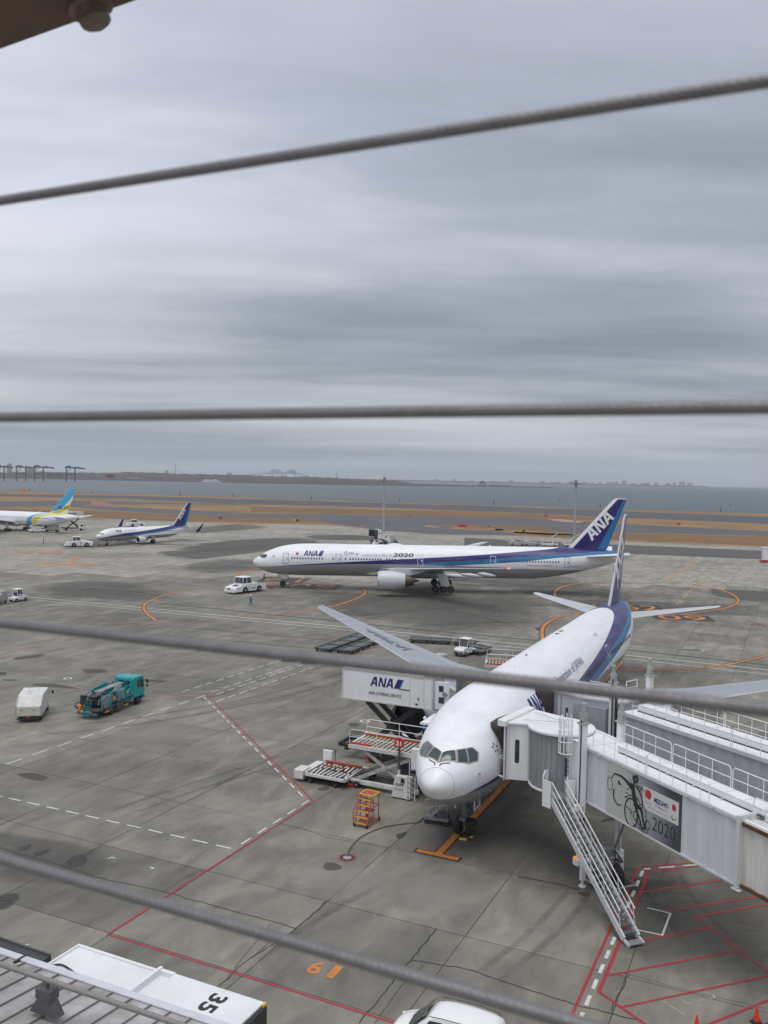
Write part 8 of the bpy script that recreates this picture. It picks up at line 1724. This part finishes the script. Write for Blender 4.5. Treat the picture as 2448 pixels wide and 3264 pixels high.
# ================================================================== wires and beam at the camera
FN = U2.copy(); FD = .51; VDIR = Vector((V2.x, V2.y, 0))
def fence_pt(X, Y): v = ray(X, Y); t = FD / v.dot(FN); return Vector((0, 0, CAMZ)) + v * t
WIRE = mat('wire_rope_steel', (.20, .19, .195), .36, .3, dirt=.4, scale=60, dcol=(.10, .095, .09))
for i, (yl, yr, xr, lb, rr_) in enumerate([(640, 258, 2448, 'twisted steel cable crossing the upper sky, highest of the four', .0038), (1330, 1297, 2448, 'twisted steel cable crossing the sky just above the horizon', .0040), (1985, 2262, 2448, 'twisted steel cable crossing in front of the boarding bridges', .0041), (2735, 3223, 1700, 'thick twisted steel cable running down to the bottom edge, lowest of the four', .0044)]):
    p = fence_pt(0, yl); q = fence_pt(xr, yr); d_ = (q - p).normalized(); a = p - d_ * .25; c = q + d_ * (.35 if xr > 2000 else .6); L_ = (c - a).length; _, x, y = basis(d_); b = MB(); n = 56; step = .0012; m_ = int(L_ / step); rings = []
    for k in range(m_):
        o = a + d_ * k * step; ph = k * step / .034 * 2 * math.pi; ring_ = []
        for j in range(n):
            th_ = 2 * math.pi * j / n; rr = rr_ * (.92 + .08 * abs(math.sin(3 * th_)) ** .7); ang = th_ + ph; ring_.append(o + (x * math.cos(ang) + y * math.sin(ang)) * rr)
        rings.append(ring_)
    b.loft(rings); w_ = b.build('wire_rope', WIRE, None, smooth=60); tag(w_, lb, 'cable', 'fence cables across the view')
# steel beam with a bolt, top left
bd = 1.25
def at(X, Y, d): v = ray(X, Y); return Vector((0, 0, CAMZ)) + v * (d / v.y)
q0, q1 = at(-350, 282, bd), at(900, -168, bd); dB = (q1 - q0).normalized(); _, bx, by = basis(dB)
up_ = Vector((0, 0, 1)) - dB * dB.z; up_.normalize(); dep_ = Vector((0, 1, 0)) - dB * dB.y; dep_ -= up_ * dep_.dot(up_); dep_.normalize()
bmt = mat('brown_weathered_steel', (.065, .055, .048), .55, .1, dirt=.85, scale=7, dcol=(.19, .115, .07))
tb = thing('steel_beam', 'dark brown steel beam with a hexagon bolt overhead in the top left corner', 'beam', q0, 0); b = MB()
def bw(p, u, v): return dB * p + up_ * u + dep_ * v
Lb = (q1 - q0).length
def bbox(b, p0_, p1__, u0, u1, v0_, v1_):
    vs = [bw(p, u, v) for p in (p0_, p1__) for u, v in ((u0, v0_), (u1, v0_), (u1, v1_), (u0, v1_))]; b.add(vs, [(3, 2, 1, 0), (4, 5, 6, 7), (0, 1, 5, 4), (1, 2, 6, 5), (2, 3, 7, 6), (3, 0, 4, 7)])
bbox(b, 0, Lb, 0, .012, -.20, .0); fixn(b.build('lower_flange', bmt, tb, smooth=0)); b = MB(); bbox(b, 0, Lb, .012, .26, -.105, -.095); fixn(b.build('web', bmt, tb, smooth=0))
hb = at(287, 88, bd - .09) - q0; ph_ = hb.dot(dB); b = MB(); vs = []
c0_ = bw(ph_, 0, -.022)
for kk, (rr_, off) in enumerate([(.031, .0), (.031, -.005), (.022, -.006), (.022, -.022), (.018, -.026)]):
    for j in range(12 if False else 18): a = 2 * math.pi * j / 18; k_ = 1.0 if kk < 2 else 1 / max(math.cos(((a + math.pi / 6) % (math.pi / 3)) - math.pi / 6), .5) * .93; vs.append(c0_ + up_ * off + dB * (rr_ * k_ * math.cos(a)) + dep_ * (rr_ * k_ * math.sin(a)))
b.add(vs, [(r_ * 18 + j, r_ * 18 + (j + 1) % 18, r_ * 18 + 18 + (j + 1) % 18, r_ * 18 + 18 + j) for r_ in range(4) for j in range(18)] + [tuple(72 + j for j in range(18)), tuple(range(18))]); fixn(b.build('hex_bolt', mat('painted_bolt', (.13, .10, .08), .5, .1, dirt=.5, scale=25, dcol=(.36, .32, .28)), tb, smooth=30))
# ================================================================== airfield details and far shore
def onray(X, Y, dist): v = ray(X, Y); t = dist / math.hypot(v.x, v.y); return Vector((v.x * t, v.y * t, CAMZ + v.z * t))
for i, x in enumerate([93, 293, 573, 743, 993, 1272, 1574, 1913, 2297]):
    y = float(np.interp(x, [p[0] for p in SW], [p[1] for p in SW])); g = G(x, y + 1); r = thing('light_post', 'dark slim light post on the seawall, number %d from the left' % (i + 1) if False else 'dark slim light post on the seawall, %s from the left' % ['first', 'second', 'third', 'fourth', 'fifth', 'sixth', 'seventh', 'eighth', 'ninth'][i], 'post', (g.x, g.y, 0), 0, 'posts along the seawall')
    b = MB(); b.cyl((0, 0, 0), (0, 0, 3.6), .28, 8); b.build('pole', BLACK, r); b = MB(); b.cyl((0, 0, 3.6), (0, 0, 4.0), .35, 8); b.build('lamp', DGREY, r)
fz = MB(); pts = [G(x, float(np.interp(x, [p[0] for p in SW], [p[1] for p in SW])) + .6) for x in range(0, 2460, 12)]
for p, q in zip(pts[:-1], pts[1:]):
    fz.beam((p.x, p.y, 0), (p.x, p.y, 2.0), .10, .10)
    for z in (.7, 1.3, 1.95): fz.beam((p.x, p.y, z), (q.x, q.y, z), .05, .05)
o = fz.build('seawall_fence', mat('fence_grey', (.20, .21, .21), .6)); tag(o, 'thin grey wire fence running along the top of the seawall', 'fence')
def sign_box(label, X, Y, w_, h_, m, cat='airfield sign', two=None, name='airfield_sign'):
    g = G(X, Y); s = g.length / FP; r = thing(name, label, cat, (g.x, g.y, 0), R(-15)); W_, H_ = w_ * s, h_ * s
    b = MB(); b.b2(-W_ / 2, W_ / 2, -.2, .2, .25, .25 + H_); b.build('panel', m, r); b = MB()
    for x in (-W_ * .35, W_ * .35): b.b2(x - .06, x + .06, -.06, .06, 0, .25)
    b.build('feet', GREYM, r)
    if two: b = MB(); b.b2(W_ * .1, W_ * .49, -.215, -.2, .25, .25 + H_); b.build('dark_half', two, r)
sign_box('yellow and black airfield sign on the grass behind the towed airliner nose', 942, 1663, 22, 7, YELLOW, two=BLACK); sign_box('yellow and black airfield sign left of the purple tail', 1664, 1697, 16, 7, YELLOW, two=BLACK)
sign_box('orange-red airfield marker at the right side of the grass', 2163, 1675, 10, 6, RORANGE); sign_box('small orange-red marker on the brown grass behind the left light mast', 1306, 1646, 9, 4, RORANGE); sign_box('wide bright red marker board on the grass island', 1474, 1681, 26, 7, RED); sign_box('orange marker on the grass above the small airliner tail', 703, 1656, 13, 7, RORANGE); sign_box('small dark red marker on the brown verge near the mast', 1740, 1646, 12, 4, RORANGE)
sign_box('orange-yellow equipment hut at the far left of the runway', 73, 1570, 16, 10, ORANGE, 'hut', name='equipment_hut'); sign_box('low orange hut beside the blue airliner tail', 250, 1574, 15, 7, ORANGE, 'hut', name='equipment_hut')
STL = mat('crane_steel_blue', (.06, .09, .14), .6)
def crane(label, xl, xr, xb, yt, ybm, dist):
    p = onray(xl, ybm, dist); q = onray(xr, ybm, dist); t = onray(xl, yt, dist); e = onray(xb, yt, dist); d_ = (q - p); d_.z = 0; W_ = d_.length; a = math.atan2(d_.y, d_.x)
    r = thing('container_crane', label, 'crane', (p.x, p.y, -2), a, 'container cranes on the far shore'); H_ = t.z + 2; B_ = (e - p).length * 1.0; dp_ = 16
    b = MB()
    for y in (0, dp_):
        b.beam((0, y, 0), (0, y, H_), 3.0, 3.0); b.beam((W_, y, 0), (W_, y, H_), 3.0, 3.0); b.beam((0, y, H_ * .52), (W_, y, H_ * .52), 2.4, 2.4); b.beam((0, y, H_ * .52), (W_ * .5, y, H_ * .95), 1.4, 1.4)
    b.beam((0, 0, H_ * .52), (0, dp_, H_ * .52), 2, 2); b.beam((W_, 0, H_ * .52), (W_, dp_, H_ * .52), 2, 2); b.build('portal_frame', STL, r)
    b = MB(); b.beam((-3, dp_ / 2, H_), (B_, dp_ / 2, H_ * .93), 4.5, 3.6); b.beam((W_, dp_ / 2, H_ * 1.06), (B_ * .9, dp_ / 2, H_ * .95), 1.2, 1.2); b.build('boom', STL, r); b = MB(); b.box((W_ * .3, dp_ / 2, H_ + 1.5), (W_ * .5, 6, 4)); b.build('machine_house', STL, r)
crane('blue-grey container crane cut by the left edge of the far port', -8, 13, 20, 1486, 1524, 2300); crane('blue-grey container crane, second from the left at the far port', 52, 82, 101, 1487, 1524, 2300); crane('blue-grey container crane, third from the left at the far port', 110, 138, 158, 1487, 1524, 2280); crane('blue-grey container crane standing apart at the right end of the port', 211, 239, 257, 1489, 1526, 2260)
def far_block(label, x0, x1, yt, yb_, dist, m, name='far_building', cat='building', grp=None, parts=True):
    p = onray(x0, yb_, dist); q = onray(x1, yb_, dist); t = onray(x0, yt, dist); d_ = q - p; d_.z = 0; W_ = d_.length; H_ = t.z - p.z
    r = thing(name, label, cat, (p.x, p.y, p.z), math.atan2(d_.y, d_.x), grp); b = MB(); b.b2(0, W_, 0, W_ * .7 + 8, 0, H_); b.build('block', m, r); b = MB(); b.b2(W_ * .3, W_ * .7, 4, 4 + W_ * .3, H_, H_ * 1.08 + .5); b.build('roof_house', m, r); return r
CB = mat('far_concrete', (.28, .30, .33), .8); CP = mat('far_pale_wall', (.42, .44, .46), .8); CR = mat('far_red_shed', (.20, .05, .05), .8)
far_block('pale tall building behind the leftmost container crane', 22, 38, 1479, 1512, 3600, CB); far_block('pale grey shed between the second and third container cranes', 84, 108, 1494, 1514, 3200, CB); far_block('dark red long shed on the far shore right of the cranes', 338, 366, 1513.5, 1522, 2330, CR, 'harbour_shed', 'shed'); far_block('tiny white hut on the far shore right of the cranes', 307, 313, 1513, 1518, 2400, CP, 'harbour_shed', 'shed')
far_block('low pale shed on the far waterfront left of the ferry', 405, 446, 1521, 1526, 2300, CB, 'harbour_shed', 'shed'); far_block('grey stockpile shed beside the right crane', 150, 200, 1508, 1522, 2600, mat('far_olive', (.15, .15, .13), .9), 'harbour_shed', 'shed')
far_block('small grey block building on the skyline left of the chimney', 527, 536, 1500, 1512, 5200, CB); far_block('low grey buildings on the skyline left of the far bridge', 724, 740, 1507, 1514, 5600, CB)
for i, (x, y, w_) in enumerate([(560, 1481, 3.4), (548, 1496, 1.6), (575, 1497, 1.6), (618, 1487, 1.0), (392, 1483, 1.0), (1073, 1500, 3.0)]):
    p = onray(x, 1514, 5200); t = onray(x, y, 5200); r = thing('far_tower', ['tall lattice tower on the hazy skyline beyond the ferry', 'short thin mast just left of the tall skyline tower', 'short thin mast just right of the tall skyline tower', 'faint thin mast between the skyline tower and the far bridge', 'faint thin red-white mast right of the container cranes', 'faint square tower to the right of the far bridge'][i], 'tower', (p.x, p.y, 0), 0)
    H_ = t.z; s = w_ * 5200 / FP; b = MB(); b.cyl((0, 0, -2), (0, 0, H_), s / 2, 6, r2=s / 4); b.build('shaft', CB, r); b = MB(); b.cyl((0, 0, H_ * .9), (0, 0, H_ * .94), s * .6, 6); b.build('platform', CB, r)
# the far truss bridge
D_b = 7200; r = thing('truss_bridge', 'far hazy bridge with two humped steel trusses on the horizon', 'bridge', (0, 0, 0), 0)
P = lambda x, y: onray(x, y, D_b)
def bb(name, pts, w_=6): b = MB(); [b.beam(P(*a), P(*c), w_, w_) for a, c in pts]; return b.build(name, CB, r)
bb('deck', [((780, 1516), (862, 1508)), ((862, 1508), (945, 1508)), ((945, 1508), (985, 1519))], 7)
for tr_ in ([(860, 1508), (868, 1496.5), (884, 1497.5), (900, 1507)], [(909, 1507), (922, 1500), (938, 1498.5), (945, 1509)]):
    o = bb('truss', [(tr_[i], tr_[i + 1]) for i in range(3)] + [((tr_[0][0] + (tr_[3][0] - tr_[0][0]) * k / 6, 1508), (float(np.interp(k / 6, [0, .2, .6, 1], [q[0] for q in tr_])), float(np.interp(k / 6, [0, .2, .6, 1], [q[1] for q in tr_])))) for k in range(1, 6)] + [((tr_[0][0] + (tr_[3][0] - tr_[0][0]) * k / 6, 1508), (float(np.interp((k + 1) / 6, [0, .2, .6, 1], [q[0] for q in tr_])), float(np.interp((k + 1) / 6, [0, .2, .6, 1], [q[1] for q in tr_])))) for k in range(0, 5)], 5)
for x in (868, 900, 909, 940): bb('pier', [((x, 1508), (x, 1520))], 9)
# ferry
g = G(673, 1539, -2.5); s = g.length / FP; a = math.atan2(g.y, g.x) - math.pi / 2
r = thing('ferry', 'white passenger ferry crossing the water beyond the runway', 'ferry', g, a); L_ = 62 * s; FW = mat('ship_white', (.66, .68, .70), .5)
b = MB(); b.prism([(-L_ / 2, 3 * s * .9), (-L_ / 2 + 2, 0), (L_ / 2 - 4, 0), (L_ / 2 + 1, 5 * s), (-L_ / 2, 4.2 * s)], -5, 5, 'y'); fixn(b.build('hull', FW, r, smooth=0)); b = MB(); b.b2(-L_ / 2, L_ / 2 - 3, -5.1, 5.1, -.5, 1.2); b.build('waterline', DGREY, r)
b = MB(); b.b2(-L_ * .44, L_ * .38, -4.4, 4.4, 4.2 * s, 7 * s); b.b2(-L_ * .2, L_ * .30, -4, 4, 7 * s, 9.5 * s); b.b2(L_ * .12, L_ * .28, -4.4, 4.4, 9.5 * s, 11.5 * s); b.build('superstructure', FW, r); b = MB(); b.b2(-L_ * .42, L_ * .36, -4.45, 4.45, 5.0 * s, 5.8 * s); b.build('window_band', DGREY, r); b = MB(); b.b2(-L_ * .32, -L_ * .22, -2, 2, 7 * s, 11 * s); b.build('funnel', FW, r)
# dredger and barge
g = G(1537, 1549.5, -2.5); s = g.length / FP; r = thing('dredger', 'dark dredging ship with a tall crane frame on the horizon', 'ship', g, math.atan2(g.y, g.x) - math.pi / 2); b = MB(); b.b2(-14 * s, 14 * s, -12, 12, 0, 4 * s); b.build('hull', mat('ship_dark_red', (.12, .05, .045), .7), r)
b = MB(); b.beam((-8 * s, 0, 4 * s), (0, 0, 17 * s), 1.6 * s, 1.6 * s); b.beam((8 * s, 0, 4 * s), (0, 0, 17 * s), 1.6 * s, 1.6 * s); b.beam((-9 * s, 0, 12 * s), (9 * s, 0, 13 * s), 2 * s, 4 * s); b.box((0, 0, 12 * s), (12 * s, 12, 6 * s)); b.beam((0, 0, 17 * s), (11 * s, 0, 9 * s), s, s); b.build('crane_frame', mat('ship_dark_steel', (.06, .07, .07), .7), r); b = MB(); b.box((-4 * s, 0, 6 * s), (9 * s, 10, 5 * s)); b.build('deck_house', CB, r)
g = G(1592, 1550.5, -2.5); r = thing('barge', 'long low reddish barge to the right of the dredger', 'barge', g, math.atan2(g.y, g.x) - math.pi / 2); b = MB(); b.b2(-34 * s, 34 * s, -10, 10, 0, 3.2 * s); b.build('hull', mat('ship_dark_red', (.12, .05, .045), .7), r); b = MB(); b.b2(-30 * s, 28 * s, -9, 9, 3.2 * s, 4.5 * s); b.build('cargo', CB, r)
for x, y, lb in [(1783, 1597, 'small dark buoy on the water left of the purple tails'), (2328, 1612, 'small dark buoy on the water at the right')]:
    g = G(x, y, -2.5); s = g.length / FP; r = thing('buoy', lb, 'buoy', g, 0); b = MB(); b.cyl((0, 0, 0), (0, 0, 1.5 * s), 2.2 * s, 10, r2=1.6 * s); b.build('float', BLACK, r); b = MB(); b.cyl((0, 0, 1.5 * s), (0, 0, 4 * s), .5 * s, 6); b.build('mast', BLACK, r)
# hazy city across the bay
rn = random.Random(9)
for i in range(24):
    x = 1700 + (i - 4) * 26 + rn.uniform(-5, 5) if i > 4 else 1380 + i * 60; w_ = rn.uniform(10, 26); h_ = rn.uniform(3, 8) * (1.6 if 1950 < x < 2200 else 1); yb_ = 1548.5 + (x - 1224) * .0015; dist = 9500; lbx = 'hazy pale building on the far right horizon, number %s counted from the left' % ('one two three four five six seven eight nine ten eleven twelve thirteen fourteen fifteen sixteen seventeen eighteen nineteen twenty twenty-one twenty-two twenty-three twenty-four'.split()[i])
    yy = 1526 + (x - 1224) * .0202 + 3.5
    far_block(lbx, x, x + w_, yy - h_, yy + 2, dist, CB, 'skyline_building', 'building', 'skyline buildings across the bay')

b = MB(); pp = [onray(x, 1526 + (x - 1224) * .0202 + 3.5, 9400) for x in (1100, 1500, 1900, 2250)]
for p, q in zip(pp[:-1], pp[1:]): b.add([(p.x, p.y, -3), (q.x, q.y, -3), (q.x, q.y, 9), (p.x, p.y, 9), (p.x * 1.04, p.y * 1.04, -3), (q.x * 1.04, q.y * 1.04, -3), (q.x * 1.04, q.y * 1.04, 9), (p.x * 1.04, p.y * 1.04, 9)], [(0, 1, 2, 3), (3, 2, 6, 7)])
struct(b.build('far_coast', HZ, smooth=0))
# ---- air
b = MB(); b.b2(-15000, 15000, -400, 15000, -4.5, 420); hz_ = b.build('haze', None if False else bpy.data.materials.new('haze_air'), smooth=0); hz_['kind'] = 'stuff'
hm = hz_.data.materials[0]; hm.use_nodes = True; N = NT(hm.node_tree)
pv_ = N('ShaderNodeVolumePrincipled', inp={'Color': (.80, .86, .92, 1), 'Density': .00008, 'Anisotropy': .2}); N('ShaderNodeOutputMaterial', inp={1: pv_.outputs[0]})
